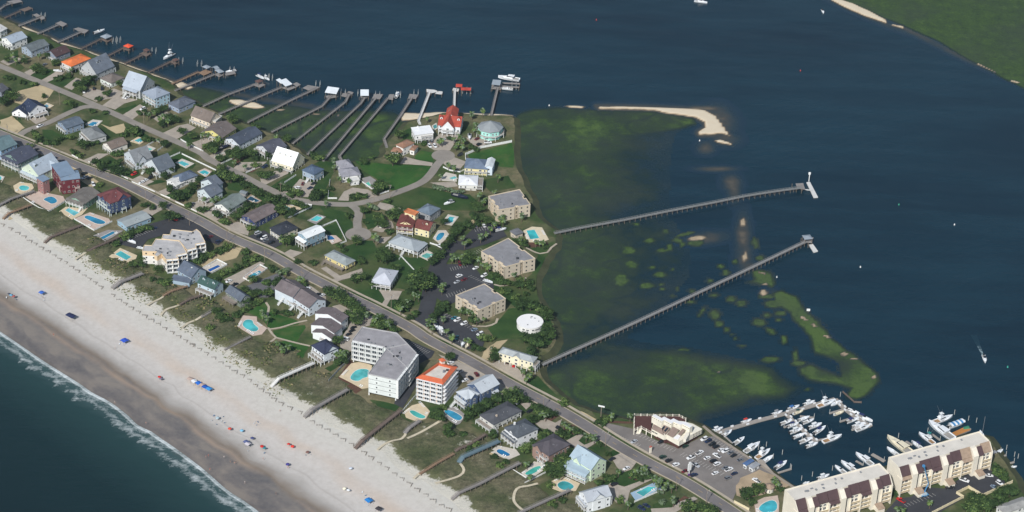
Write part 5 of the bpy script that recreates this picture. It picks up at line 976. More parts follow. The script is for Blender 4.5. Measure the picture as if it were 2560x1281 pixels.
DRIVES = [[(0,155),(30,140),(55,148),(20,165)],[(60,182),(80,172),(90,180),(75,190)],[(100,203),(140,180),(165,178),(150,192),(115,208)],[(160,218),(190,195),(205,200),(180,226)],[(205,240),(225,222),(265,228),(285,222),(312,232),(295,245),(270,248),(240,255)],[(255,265),(290,240),(345,250),(310,260),(288,275)],[(300,292),(350,262),(370,272),(330,300)],[(382,296),(415,280),(430,287),(395,306)],[(403,335),(445,315),(470,310),(490,320),(450,345),(430,352)],[(480,358),(515,345),(535,350),(500,375)],[(510,395),(560,375),(585,368),(570,385),(540,402)],[(580,425),(600,407),(667,405),(650,420),(615,432)],[(650,447),(672,430),(725,425),(720,435),(665,462),(652,457)],[(700,483),(732,468),(750,448),(790,460),(770,494),(745,494)],[(845,502),(860,480),(882,470),(920,475),(945,492),(920,497),(900,482),(875,487),(872,503)],[(1000,410),(1012,392),(1040,400),(1082,408),(1080,416),(1025,412)],[(1065,365),(1100,335),(1150,335),(1125,377),(1087,377)],[(1165,345),(1200,345),(1225,355),(1200,370),(1180,362)],[(1075,458),(1137,455),(1145,467),(1120,470)],[(950,507),(975,512),(1015,527),(975,530),(940,520)],
 [(930,577),(960,550),(980,555),(985,570),(955,582)],[(930,597),(980,592),(960,610),(945,607)],[(802,672),(815,667),(850,690),(905,672),(907,690),(857,700),(817,715),(810,707),(837,697)],[(947,725),(1005,729),(995,750),(975,750),(960,777),(947,772),(962,750)],[(395,480),(432,465),(450,470),(415,490)],[(472,515),(500,500),(540,510),(517,522),(485,527)],[(495,540),(540,515),(540,535),(555,545),(530,560)],[(550,568),(595,555),(625,568),(620,590),(572,575)],[(690,645),(725,625),(757,632),(715,655)],[(190,410),(245,385),(275,385),(215,417)],[(320,455),(350,440),(385,455),(350,470),(325,468)],[(350,530),(390,510),(415,520),(380,540)],[(560,700),(650,655),(662,660),(612,702),(587,720)],[(755,705),(780,718),(815,743),(817,762),(795,747),(752,717)],[(830,767),(850,762),(900,787),(935,792),(925,815),(905,820),(880,880),(850,870),(850,850),(872,817),(875,800)],[(1095,887),(1140,902),(1220,940),(1170,960),(1145,930),(1115,905)],[(1245,952),(1268,952),(1330,998),(1295,992),(1250,987)],[(1222,912),(1255,900),(1295,922),(1315,942),(1307,960),(1282,952)],[(1330,1052),(1355,1045),(1388,1058),(1405,1048),(1393,1085),(1350,1070)],[(1415,1103),(1450,1085),(1460,1088),(1446,1103),(1460,1113),(1496,1100),(1490,1108),(1465,1123),(1436,1120)],[(1528,1145),(1553,1133),(1593,1155),(1578,1175),(1556,1183),(1541,1168)],[(1511,1223),(1526,1208),(1561,1218),(1616,1198),(1631,1200),(1576,1226),(1566,1260),(1541,1258)],[(1300,1010),(1335,1007),(1315,1025)],[(1627,1273),(1680,1270),(1700,1255),(1735,1243),(1745,1248),(1685,1285),(1630,1285)],[(62,290),(95,278),(118,300),(90,312)],[(1100,400),(1130,392),(1165,405),(1150,425),(1120,422)],[(1890,1150),(1905,1150),(1940,1190),(1925,1195)]]
sheet('driveway', [wob(p, 130 + i, .25) for i, p in enumerate(DRIVES)], GZ + .16, GRAVEL)
LOTS = [[(1132,624),(1180,575),(1235,557),(1250,564),(1268,592),(1215,612),(1160,627)],[(1090,682),(1110,662),(1180,660),(1203,690),(1232,708),(1235,722),(1175,737),(1120,765),(1090,745)],[(1068,800),(1090,788),(1115,785),(1165,806),(1217,842),(1203,876),(1168,874),(1100,842)],[(993,838),(1087,880),(1078,895),(1050,910),(1044,960),(1007,1022),(985,1010),(1038,905)],[(298,600),(350,568),(430,545),(472,538),(562,600),(545,614),(515,602),(440,580),(370,600),(350,625),(300,612)],[(620,592),(660,577),(702,604),(706,612),(672,628)],[(2205,1290),(2243,1248),(2278,1243),(2311,1218),(2361,1223),(2418,1186),(2471,1173),(2511,1203),(2513,1216),(2458,1241),(2421,1221),(2391,1233),(2408,1248),(2336,1290)]]
sheet('car_park', [wob(p, 190 + i, .2) for i, p in enumerate(LOTS)], GZ + .27, DARK)
CP = smooth_line(W([(1044, 812), (1066, 775), (1076, 725), (1090, 675), (1112, 635), (1150, 605)]))
sheet('car_park_drive', [ribbon(CP, -5, 5), W([(1040,806),(1072,788),(1120,790),(1080,815),(1060,822)])], GZ + .29, DARK)
sheet('marina_car_park', [W([(1492,1062),(1510,1057),(1590,1075),(1640,1102),(1698,1122),(1755,1093),(1785,1092),(1880,1152),(1960,1200),(1945,1215),(1900,1200),(1850,1210),(1830,1255),(1796,1250),(1716,1198),(1640,1152),(1560,1107)])], GZ + .28, mat('worn_asphalt', (122, 117, 114), .9, .2, .07))
sheet('grey_drive', [W([(615,717),(662,697),(700,682),(725,710),(670,745),(650,745)])], GZ + .24, mat('old_asphalt', (102, 102, 106), .9, .15, .1))
sheet('construction_soil', [wob([(1838,1216),(1852,1196),(1900,1176),(1950,1196),(1972,1214),(1955,1224),(1926,1230),(1905,1238),(1870,1248),(1842,1240)], 77, .8)], GZ + .33, mat('construction_sand', (164, 146, 122), .95, .25, .12))
def stalls(p, q, n, dx, dy):
    for k in range(n + 1):
        x, y = p[0] + (q[0] - p[0]) * k / n, p[1] + (q[1] - p[1]) * k / n; a, b = U(x, y), U(x + dx, y + dy)
        STL.bar((a.x, a.y, GZ + .31), (b.x, b.y, GZ + .31), .14, .006, LINE)
STL = MB()
for a in (((1505,1082),(1590,1120),14,12,-7),((1600,1085),(1690,1125),12,-9,6),((1700,1140),(1800,1190),14,11,-7),((1740,1130),(1845,1180),14,-9,6),((1770,1100),(1850,1145),12,10,-6),((1015,850),(1075,880),12,-9,5),((1030,870),(1060,885),6,-10,6),((1185,572),(1240,562),9,5,9),((1125,670),(1165,660),7,4,9),((1180,690),(1225,712),8,-9,3),((1120,745),(1165,730),7,-5,-8),((1110,790),(1200,838),14,9,-5),((1100,835),(1180,872),12,-4,-8),((330,590),(380,572),8,9,5),((1180,632),(1200,622),4,9,6),((2260,1262),(2330,1235),9,9,6)): stalls(*a)
struct(STL.build('parking_lines'))
PATHS = [[(665,757),(672,768),(668,790),(662,800)],[(672,824),(700,820),(740,808),(768,802)],[(690,845),(740,858),(775,866)],[(1235,712),(1250,716),(1290,710),(1310,700),(1315,695)],[(1315,620),(1330,628),(1350,635),(1368,632),(1378,620),(1392,610)],[(1180,815),(1215,817),(1240,808),(1244,797)],[(670,820),(680,835),(690,845),(672,858)]]
sheet('footpath', [ribbon(smooth_line(W(p)), -.75, .75) for p in PATHS], GZ + .2, WALK)
def dune_h(x, y): return 1.75 + 1.0 + 1.1 * noise.noise(Vector((x * .045, y * .045, 3))) + .35 * noise.noise(Vector((x * .16, y * .16, 9)))
SP = mat('path_sand', (196, 186, 164), .95, .15, .4); mb = MB()
for pth in ([(368,765),(385,754),(400,746),(412,738)],[(402,788),(418,772),(450,760)],[(455,822),(470,808),(490,800),(507,790)],[(943,1124),(965,1108),(1005,1096),(1014,1084)],[(1034,1197),(1050,1183),(1062,1175)],[(1088,1208),(1125,1198),(1150,1188),(1160,1175),(1150,1160)],[(1308,1278),(1285,1252),(1292,1222),(1320,1214),(1345,1208)],[(188,650),(205,638),(215,633)],[(1018,1096),(1060,1075),(1110,1046)]):
    ln = smooth_line(W(pth, 3), 2); A, B = offset(ln, -.8), offset(ln, .8)
    for i in range(len(ln) - 1): mb.poly([(p.x, p.y, max(dune_h(p.x, p.y), 1.9) + .3) for p in (A[i], A[i + 1], B[i + 1], B[i])], SP)
struct(mb.build('sand_path'))

# ================================================================== POOLS
WAT = {}
def pool_mat(c):
    if c not in WAT:
        g = graph('pool_water'); n1 = g.noi(g.pos, .6, 3); n2 = g.noi(g.pos, .14, 2); cc = g.mix(g.ramp(n2, [(.35, 0.), (.65, 1.)]), tuple(int(x * .84) for x in c), tuple(min(255, int(x * 1.06)) for x in c)); g.out(cc, .08, .5, n1, .2, .15); WAT[c] = g.mt
    return WAT[c]
AQU, BLU, DBL, NVY = (84, 186, 190), (52, 140, 178), (40, 90, 160), (40, 84, 108)
LOUNGE = MB(); LOUNGE.box(-.32, -.9, .25, .32, .35, .34, TRIM); LOUNGE.hexa([(-.32, .37, .25), (.32, .37, .25), (.32, .9, .62), (-.32, .9, .62), (-.32, .37, .34), (.32, .37, .34), (.32, .85, .72), (-.32, .85, .72)], TRIM)
for x in (-.28, .24):
    for y in (-.85, .3): LOUNGE.box(x, y, 0, x + .05, y + .05, .25, TRIM)
LOUNGE = LOUNGE.mesh('sun_lounger')
PINK, SANDC, GREYC, PALEC = (192, 174, 162), (204, 188, 160), (146, 142, 140), (196, 190, 180)
NL = 0
def pool(label, short, water, deckp, wc=AQU, dc=SANDC, lounge=3):
    c = U(*[sum(p[i] for p in water) / len(water) for i in (0, 1)]); t = empty('swimming_pool', c, 0, label, 'pool', 'pools of the beach houses'); LAND.append((c.x, c.y, short))
    L = lambda pts: [(p[0] - c.x, p[1] - c.y) for p in W(pts)]
    def smo(pts):
        if len(pts) < 5: return L(pts)
        q = [Vector(p) for p in L(pts)]; out = []
        for i in range(len(q)):
            a, b, d = q[i - 1], q[i], q[(i + 1) % len(q)]
            for k in range(3):
                u = (k + .5) / 3; p0 = (a + b) / 2; p2 = (b + d) / 2; out.append(tuple(p0 * (1 - u) ** 2 + b * 2 * u * (1 - u) + p2 * u * u))
        return out
    w_ = smo(water); dm = mat('pool_deck_paving', dc, .85, .1, .3)
    m1 = MB(); dk = wiggle(L(deckp), 50, 0, 0); m1.prism(dk, .1, .34, dm); m1.build('pool_deck', t)
    m2 = MB(); cx = sum(p[0] for p in w_) / len(w_); cy = sum(p[1] for p in w_) / len(w_)
    out = []
    for i in range(len(w_)):
        a, b, d = Vector(w_[i - 1]), Vector(w_[i]), Vector(w_[(i + 1) % len(w_)]); tn = (d - a).normalized(); n = Vector((tn.y, -tn.x))
        if n.dot(b - Vector((cx, cy))) < 0: n = -n
        out.append(b + n * .45)
    for i in range(len(w_)):
        j = (i + 1) % len(w_); m2.hexa([(*w_[i], .2), (*out[i], .2), (*out[j], .2), (*w_[j], .2), (*w_[i], .42), (*out[i], .42), (*out[j], .42), (*w_[j], .42)], mat('pool_coping', (212, 206, 196), .7, .08, .5))
    bm_ = m2.build('coping', t)
    m3 = MB(); vs, _, fs, *_ = delaunay_2d_cdt([Vector(p) for p in w_], [], [list(range(len(w_)))], 1, 1e-4)
    m3.v = [(v.x, v.y, .37) for v in vs]; i_ = m3.mid(pool_mat(wc))
    for f in fs: m3.f.append(tuple(f)); m3.mi.append(i_)
    m3.build('water', t)
    r = random.Random(int(c.x * 7 + c.y)); q = L(deckp); per = []
    for i in range(len(q)):
        a, b = Vector(q[i]), Vector(q[(i + 1) % len(q)]); per.append((a, b, (b - a).length))
    per.sort(key=lambda e: -e[2]); left = lounge
    for a, b, l in per[:2 if lounge < 8 else 4]:
        m_ = min(left, max(1, int(l / 1.5)), (lounge + 1) // 2 if lounge < 8 else 5); left -= m_
        tn = (b - a).normalized(); inn = Vector((-tn.y, tn.x)); 
        if inn.dot(Vector((cx, cy)) - a) < 0: inn = -inn
        s0 = r.uniform(.2, .5)
        for k in range(m_):
            p = a + tn * (l * s0 + (k - m_ / 2) * 1.35) + inn * 1.3
            later(put('sun_lounger', LOUNGE, None, (c.x + p.x, c.y + p.y, GZ + .34), math.atan2(inn.y, inn.x) - math.pi / 2 + r.uniform(-.15, .15)), 'white sun lounger', 'sun lounger', 'sun loungers beside pools', short)
for a in (('pool with an aqua water and sandy terrace below the yellow house','yellow house pool',[(46,470),(55,464),(75,468),(70,478),(52,478)],[(33,466),(50,456),(80,461),(85,471),(70,486),(40,488)],AQU,SANDC,4),
 ('blue stepped pool in a pink terrace below the maroon house','maroon house pool',[(105,500),(130,490),(147,505),(130,513),(118,505)],[(58,495),(70,481),(100,480),(158,492),(163,502),(125,526),(95,521)],BLU,PINK,3),
 ('pale aqua pool in a tan terrace in front of the low brown roofed house','brown roofed beach house pool',[(163,527),(172,522),(198,533),(185,541)],[(148,530),(165,518),(205,523),(220,521),(205,538),(180,550)],(104,186,196),SANDC,2),
 ('guitar shaped blue pool below the navy house with the dark red roof','guitar shaped pool',[(208,545),(218,539),(236,545),(265,555),(262,562),(242,562),(225,553)],[(186,548),(225,532),(272,548),(278,556),(235,577)],BLU,PINK,4),
 ('long rectangular blue pool in a grey terrace beside the car park','rectangular blue pool',[(250,596),(282,580),(290,583),(258,600)],[(228,592),(270,576),(308,578),(260,608)],BLU,GREYC,3),
 ('aqua pool of the angular cream condominium in a cream terrace','angular condominium pool',[(288,637),(302,629),(328,644),(316,652)],[(272,643),(300,621),(343,640),(340,648),(315,660)],AQU,SANDC,6),
 ('small royal blue pool inside white walls by the sandy lot','royal blue pool',[(519,676),(545,664),(551,668),(525,681)],[(503,675),(543,653),(566,664),(527,683)],DBL,PALEC,2),
 ('blue pool with white steps inside white walls beside the drive','white walled blue pool',[(620,692),(648,678),(655,682),(630,697)],[(610,695),(650,667),(664,674),(625,703)],(62,150,172),PINK,3),
 ('large angled aqua pool with a pink terrace above the dunes','large angled pool',[(603,817),(612,800),(632,801),(633,812),(650,823),(636,834)],[(592,817),(608,790),(642,793),(643,805),(668,822),(655,837),(632,841)],AQU,PINK,14),
 ('big aqua hotel pool with a rounded end and sandy terrace','hotel pool',[(871,950),(887,928),(905,923),(925,926),(921,945),(907,946),(897,956)],[(848,943),(878,910),(905,905),(930,915),(925,970),(905,973),(872,955)],AQU,SANDC,12),
 ('bean shaped green aqua pool below the orange tile edged apartment house','bean shaped pool',[(1021,1030),(1032,1026),(1050,1036),(1066,1043),(1058,1049),(1040,1045)],[(1010,1030),(1030,1015),(1055,1008),(1075,1030),(1065,1048),(1040,1054),(1015,1045)],(70,170,164),SANDC,12),
 ('blue pool with scalloped corners in a grey terrace below the steel blue house','scalloped blue pool',[(1105,1030),(1122,1024),(1156,1042),(1155,1050),(1143,1055)],[(1104,1037),(1115,1022),(1140,1018),(1165,1040),(1150,1060),(1140,1064)],(64,158,196),GREYC,6),
 ('deep blue oval pool below the white house with a tall chimney','deep blue oval pool',[(1240,1128),(1250,1123),(1275,1136),(1275,1141),(1262,1143),(1244,1134)],[(1223,1130),(1245,1115),(1290,1125),(1300,1138),(1270,1151)],(36,112,160),PALEC,3),
 ('green aqua kidney pool below the brown walled house','green kidney pool',[(1310,1186),(1330,1172),(1350,1165),(1354,1172),(1335,1186),(1318,1190)],[(1303,1183),(1325,1168),(1335,1155),(1360,1160),(1357,1178),(1335,1193),(1310,1195)],(66,166,152),PALEC,4),
 ('freeform aqua pool with a round spa below the mint green house','mint house pool',[(1393,1210),(1412,1202),(1437,1216),(1430,1225),(1410,1228),(1395,1220)],[(1378,1205),(1405,1190),(1450,1210),(1440,1228),(1408,1233),(1380,1222)],(70,164,168),SANDC,6),
 ('raised aqua pool in a blue terrace beside the main road palms','raised roadside pool',[(1590,1233),(1620,1218),(1640,1220),(1608,1243)],[(1576,1234),(1635,1208),(1658,1220),(1590,1254)],AQU,(150,176,196),3),
 ('bright aqua pool of the left marina condominium','marina condominium pool',[(1893,1270),(1925,1250),(1943,1256),(1943,1281),(1905,1285)],[(1885,1257),(1910,1245),(1944,1240),(1948,1260),(1946,1290),(1890,1290)],(72,180,196),PINK,6),
 ('rectangular aqua pool of the sand coloured condominiums beside the marsh','condominium pool',[(1316,578),(1336,576),(1348,597),(1326,600)],[(1308,578),(1330,568),(1355,570),(1372,600),(1350,608),(1318,606)],(66,182,186),(208,196,170),14),
 ('aqua pool with a palm behind the blue grey pyramid roofed house','pyramid roofed house pool',[(1114,556),(1124,543),(1137,545),(1131,558)],[(1108,553),(1120,537),(1147,543),(1130,565),(1110,562)],(80,184,194),PALEC,3),
 ('blue freeform pool beside the maroon roofed wing','maroon wing pool',[(1088,601),(1096,584),(1112,582),(1110,592),(1098,604)],[(1082,597),(1095,577),(1115,577),(1125,590),(1100,612)],BLU,PALEC,3),
 ('pale green pool in a white terrace beside the long grey house','long grey house pool',[(1052,642),(1067,634),(1087,639),(1066,648)],[(1045,641),(1068,627),(1092,638),(1070,653)],(110,190,180),PALEC,2),
 ('teal pool with tan terrace behind the navy house','navy house pool',[(707,522),(715,516),(729,524),(722,529)],[(703,520),(715,508),(755,522),(735,535)],(46,134,140),SANDC,5),
 ('aqua pool in a grey terrace beside the black hip roofed house','black roofed house pool',[(775,552),(792,541),(807,546),(792,555)],[(768,552),(795,537),(815,543),(790,562)],(88,192,194),GREYC,1),
 ('dark blue pool behind the green grey house','dark blue pool',[(617,500),(627,492),(650,504),(640,507)],[(613,500),(627,487),(655,503),(640,512)],NVY,(150,130,110),3),
 ('deep blue pool behind the tall white roofed stilt house','stilt house pool',[(815,590),(830,592),(838,600),(820,602)],[(810,588),(840,590),(855,603),(830,612)],(40,104,156),PINK,3),
 ('aqua pool in a fenced lawn corner by the lane','fenced lawn pool',[(444,408),(455,404),(474,412),(462,418)],[(438,408),(455,398),(486,410),(465,422)],(88,180,184),PALEC,2),
 ('aqua pool with white chairs behind the blue grey hip roofed house','white chairs pool',[(497,432),(510,427),(525,432),(515,441)],[(493,430),(512,422),(530,430),(515,445)],(64,170,178),PINK,3),
 ('small aqua pool inside a dark hedge','hedged pool',[(336,353),(350,347),(362,352),(348,358)],[(325,355),(345,343),(368,350),(350,362)],(80,170,182),SANDC,2),
 ('small green aqua pool in a white fence by the lane','white fenced pool',[(360,375),(370,371),(382,374),(372,379)],[(353,373),(372,365),(390,372),(374,384)],(92,186,178),PALEC,1),
 ('blue pool behind the blue gabled house','blue gabled house pool',[(217,315),(232,306),(247,307),(235,317)],[(212,312),(232,300),(257,303),(240,320)],BLU,PALEC,5),
 ('green pool in a grey terrace of the grey roofed garage house','garage house pool',[(914,460),(922,456),(927,465),(920,467)],[(905,447),(925,442),(940,452),(935,470),(915,468)],(96,178,158),GREYC,0),
 ('small green pool beside the red roofed house','red roofed house pool',[(1082,316),(1091,312),(1093,321),(1085,324)],[(1079,316),(1091,308),(1095,322),(1084,328)],(90,160,160),PALEC,0),
 ('small aqua pool in a white walled terrace by the white hip roofed house','white walled terrace pool',[(1122,447),(1137,442),(1143,447),(1130,450)],[(1096,452),(1115,432),(1141,438),(1142,455)],(110,180,180),PALEC,2),
 ('small pool with tan terrace behind the white stilt cottage','stilt cottage pool',[(110,266),(116,262),(123,267),(116,271)],[(106,267),(117,258),(135,265),(120,275)],(110,170,190),SANDC,2),
 ('aqua pool cut off by the left edge','pool at the left edge',[(-6,440),(6,444),(1,452),(-8,449)],[(-10,436),(12,443),(4,457),(-10,455)],AQU,PALEC,2)):
    pool(*a)

# ================================================================== FENCES, WALLS, BOARDWALKS
PANEL = {}
def fence(label, pts, h_=1.3, mt=TRIM, name='fence', gap=2.6, solid=.8, zb=GZ, posts=True):
    wp = [U(x, y, zb) for x, y in pts]; t = empty(name, wp[0], 0, label, 'fence' if name == 'fence' else 'wall', 'fences and garden walls')
    for a, b in zip(wp[:-1], wp[1:]):
        l = (b - a).length; n = max(1, round(l / gap)); rz = math.atan2(b.y - a.y, b.x - a.x)
        for k in range(n):
            p = a.lerp(b, k / n) - wp[0]; key = (round(l / n, 1), h_, mt.name)
            if key not in PANEL:
                mb = MB(); q = key[0]
                if name == 'fence':
                    mb.box(.1, -.04, h_ * .12, q - .02, .04, h_ * .9, mt)
                    mb.box(.1, -.06, h_ * .9, q - .02, .06, h_ * .97, mt)
                else: mb.box(0, -.12, -.1, q + .1, .12, h_, mt)
                PANEL[key] = mb.mesh('panel')
            put('panel', PANEL[key], t, p, rz)
            if posts: put('post', post_mesh(.1 if name == 'fence' else .2, h_ + .1, mt), t, p, rz)
        if posts: put('post', post_mesh(.1 if name == 'fence' else .2, h_ + .1, mt), t, b - wp[0], rz)
FGREY = mat('grey_fence', (150, 156, 160), .7, .1); CWALL = mat('cream_wall', (216, 204, 172), .85, .08)
for i, f in enumerate([('short white fence below the brown gabled house',[(180,390),(195,398)]),('white roadside fence left of the white stair tower house drive',[(300,440),(320,450)]),('long white roadside fence below the white stair tower house',[(330,457),(387,482)]),('white roadside fence right of the white garage drive',[(402,489),(425,498)]),('white roadside fence below the house with wide white deck',[(439,507),(468,520)]),('shortest white roadside fence left of the green grey house',[(478,525),(492,532)]),('tiny white fence left of the grey cross gabled house lawn',[(222,407),(232,412)]),('white lane fence below the yellow house with arched front',[(452,351),(474,364)]),('white lane fence left of the dark boat',[(479,366),(508,380)]),('white fence along the upper side of the fenced lawn pool',[(422,396),(450,384)]),('long white fence between the lane and two pools',[(455,387),(540,428)]),('white fence angled round the small green pool',[(355,374),(390,353),(413,365),(395,378)]),('white fence above the navy house pool',[(708,506),(735,508)]),('long white fence right of the navy house pool',[(755,512),(780,515),(778,520),(720,547)]),('white fence round the stilt house pool lawn',[(805,568),(840,553),(843,558),(866,605),(850,612)]),('white fence running down the lawn below the long grey house',[(1000,640),(1035,677)]),('white fence below the maroon wing pool',[(1075,610),(1106,620)]),('short white fence left of the long grey house pool lawn',[(998,650),(1008,636)]),('white curved fence by the garage house pool',[(903,455),(930,475),(945,470),(960,468)]),('small white fence beside the lane below the garage house',[(950,487),(972,480)]),('short white fence at the lane edge of the blue stilt house lawn',[(820,498),(842,498)]),('thin pale fence up the lawn right of the blue stilt house',[(820,497),(825,452)]),('pale fence left of the blue stilt house drive',[(712,458),(740,440)]),('white fence between the hotel drive and the bean shaped pool',[(1002,1035),(1040,990)]),('white wall left of the green kidney pool',[(1278,1175),(1315,1197)]),('white wall right of the green kidney pool',[(1312,1210),(1370,1180)]),('white fence below the raised roadside pool',[(1586,1257),(1660,1225)]),('white fence round the maroon house pool',[(58,497),(97,522),(122,531),(165,505)]),('white fence round the guitar shaped pool',[(186,550),(235,578),(280,556)]),('white wall round the royal blue pool',[(502,676),(543,651),(568,664),(530,684)]),('white wall round the white walled blue pool',[(608,697),(650,664),(668,674),(625,706),(608,697)]),('white fence beside the lane above the grey house with wide white deck',[(537,395),(575,378)]),('white picket fence below the dark grey house with white porch',[(554,411),(586,396)]),('pale picket fence left of the cottage drive',[(615,434),(637,424)]),('white curved terrace fence left of the yellow and white house',[(1108,420),(1125,428),(1150,432),(1165,424)])]): fence(*f)
fence('long white wall between the octagon house drive and the lawn', [(1164, 399), (1164, 388), (1190, 377), (1202, 371), (1279, 356)], 1.7, TRIM, 'garden_wall', 4)
fence('grey fence between the hotel pool and the white beach house', [(822, 955), (848, 926), (876, 897)], 1.8, FGREY)
fence('cream wall round the car park of the right marina condominium', [(2330, 1286), (2408, 1246), (2391, 1236), (2421, 1221), (2456, 1242), (2530, 1208)], 2, CWALL, 'garden_wall', 4)
fence('cream wall by the main road beside the marina condominium pool', [(1836, 1258), (1872, 1277)], 1.8, CWALL, 'garden_wall', 4)
def walkway(label, pts, wd, z, mt, name='boardwalk', cat='boardwalk', rails=True, group=None, foot=None, pile=PILE, step=3.4, zlast=None, railmt=None):
    """raised timber walk: deck, rails and piles; pts are (x, y) in the photograph at deck height"""
    wp = [U(p[0], p[1], z if len(p) < 3 else p[2]) for p in pts]; o = wp[0].copy(); o.z = 0; t = empty(name, o, 0, label, cat, group)
    mb = MB(); rl = MB(); foot = 0 if foot is None else foot
    for a, b in zip(wp[:-1], wp[1:]):
        a2, b2 = a - o, b - o; d = (b2 - a2); l = d.length; d2 = d.normalized() * .05
        mb.bar(a2 - d2, b2 + d2, wd, .22, mt)
        n = max(1, round(l / step)); s = Vector((-d.y, d.x, 0)).normalized() * wd * .5
        for k in range(n + (b is wp[-1])):
            p = a2.lerp(b2, k / n)
            for sg in (-1, 1): put('pile', post_mesh(.13, max(.5, p.z - foot), pile), t, (p.x + s.x * sg * .92, p.y + s.y * sg * .92, foot))
        if rails:
            for sg in (-1, 1):
                rl.bar(a2 + s * sg + Vector((0, 0, 1.05)), b2 + s * sg + Vector((0, 0, 1.05)), .16, .09, railmt or mt); rl.bar(a2 + s * sg + Vector((0, 0, .65)), b2 + s * sg + Vector((0, 0, .65)), .07, .08, railmt or mt)
                for k in range(max(1, round(l / 2.2)) + 1):
                    p = a2.lerp(b2, k / max(1, round(l / 2.2))) + s * sg; rl.box(p.x - .06, p.y - .06, p.z + .2, p.x + .06, p.y + .06, p.z + 1.06, railmt or mt)
    mb.build('deck', t); rl.build('railing', t); return t
GW = mat('grey_timber', (134, 130, 128), .9, .18, .6); BW_ = mat('brown_timber', (108, 95, 88), .9, .2, .6); OW = mat('new_timber', (140, 116, 96), .9, .2, .6); BLW = mat('blue_grey_timber', (96, 116, 126), .9, .12, .6); WW = mat('white_timber', (206, 206, 204), .8, .08, .6)
for lab, pts, wd, m_ in [('grey boardwalk over the dunes nearest the left edge',[(-6,516,4),(30,497,4.5),(85,478,4)],2.2,GW),('brown boardwalk ending in the sand below the maroon house pool',[(8,548,2.2),(22,534,4),(78,513,4)],1.8,OW),('dark brown boardwalk between two bare sandy yards',[(112,608,2.2),(126,594,4),(205,563,4)],2.2,BW_),('brown boardwalk below the rectangular blue pool',[(213,632,2.6),(236,620,4),(310,588,3.6)],2,BW_),('grey boardwalk with a bench below the angular condominium',[(281,722,2.2),(300,706,4.4),(357,684,4)],3,GW),('short orange timber boardwalk below the blue grey beach house',[(408,740,3.2),(430,728,4),(468,716,4)],1.8,OW),('weathered boardwalk below the green roofed house',[(450,762,3),(475,748,4),(505,738,4.2)],1.8,BW_),('short grey boardwalk with a crossing deck left of the large angled pool',[(504,794,3),(535,776,4)],1.6,GW),('narrow grey boardwalk from the large angled pool to the beach',[(562,876,2.4),(626,843,3.6)],1.4,GW),('white boardwalk from the white beach house to the sand',[(678,968,2),(697,947,5.6),(785,908,6)],2.4,WW),('wide grey boardwalk from the hotel pool to the beach',[(761,1044,2),(778,1026,5),(870,974,4.6)],2.6,GW),('dark boardwalk beside the hotel drive',[(888,1122,2),(906,1102,4.6),(1003,1026,4)],2.6,BW_),('short weathered boardwalk at the foot of the bean shaped pool',[(1012,1084,3),(1024,1070,4),(1050,1052,4)],2.6,GW),('grey boardwalk below the broad dark grey roof',[(1138,1129,3),(1150,1121,4),(1170,1114,4),(1215,1086,4.4)],1.8,BW_),('blue grey boardwalk to the deep blue oval pool',[(1147,1158,2.6),(1158,1143,4.6),(1248,1103,4.8)],3,BLW),('long grey boardwalk from the brown walled house to the beach',[(1130,1250,2.2),(1148,1233,4.4),(1200,1210,4.6),(1300,1158,4.6)],2,GW),('grey boardwalk at the bottom below the white gabled house',[(1296,1284,4.4),(1360,1255,4.6),(1425,1226,4.6)],2,GW),('rusty brown walk through the dunes below the blue grey boardwalk',[(1050,1186,3.2),(1090,1160,4),(1135,1135,4)],1.6,OW)]:
    walkway(lab, pts, wd, 4, m_, group='boardwalks over the dunes', foot=1.5)
# ================================================================== DOCKS AND BOATS
def slab(t, o, pts, z, mt, name='platform', th=.3, piles=True, pz=None):
    q = [U(x, y, z) - o for x, y in pts]; mb = MB(); mb.prism([(p.x, p.y) for p in q], z - th, z, mt); mb.build(name, t)
    if piles:
        for p in q: put('pile', post_mesh(.15, (pz or z) + 1.2, PILE), t, (p.x * .985, p.y * .985, -.8))
def droof(t, o, A, B, C, z, kind, mt, rise=.35, ridge='u'):
    b = Blk(A, B, C, z, 0, inset=.4); b.attach(t, Matrix.Translation(o)); b.build(frustum_roof(b, kind, ridge, rise * (b.L if ridge == 'v' else b.W) / 2, mt, .2), 'roof', True)
    for x in (.5, b.L - .5):
        for y in (.5, b.W - .5): b.place('pile', post_mesh(.14, z + .9, PILE), x, y, -.9)
def lift(t, o, px, py):
    p = U(px, py, 0) - o
    for dx in (-1.6, 1.6):
        for dy in (-2, 2): put('pile', post_mesh(.13, 4.6, mat('pale_pile', (170, 172, 170), .8, .1)), t, (p.x + dx, p.y + dy, -.8))
        mb = MB(); mb.box(p.x + dx - .1, p.y - 2.2, 3.5, p.x + dx + .1, p.y + 2.2, 3.7, UNITM); mb.build('lift_beam', t)
WROOF = roofm((216, 222, 228), True); GROOF = roofm((142, 152, 162), True); OROOF = roofm((214, 84, 56)); BROOF = roofm((96, 74, 70)); RROOF = roofm((168, 66, 56))
PIERG = 'private piers along the sound'
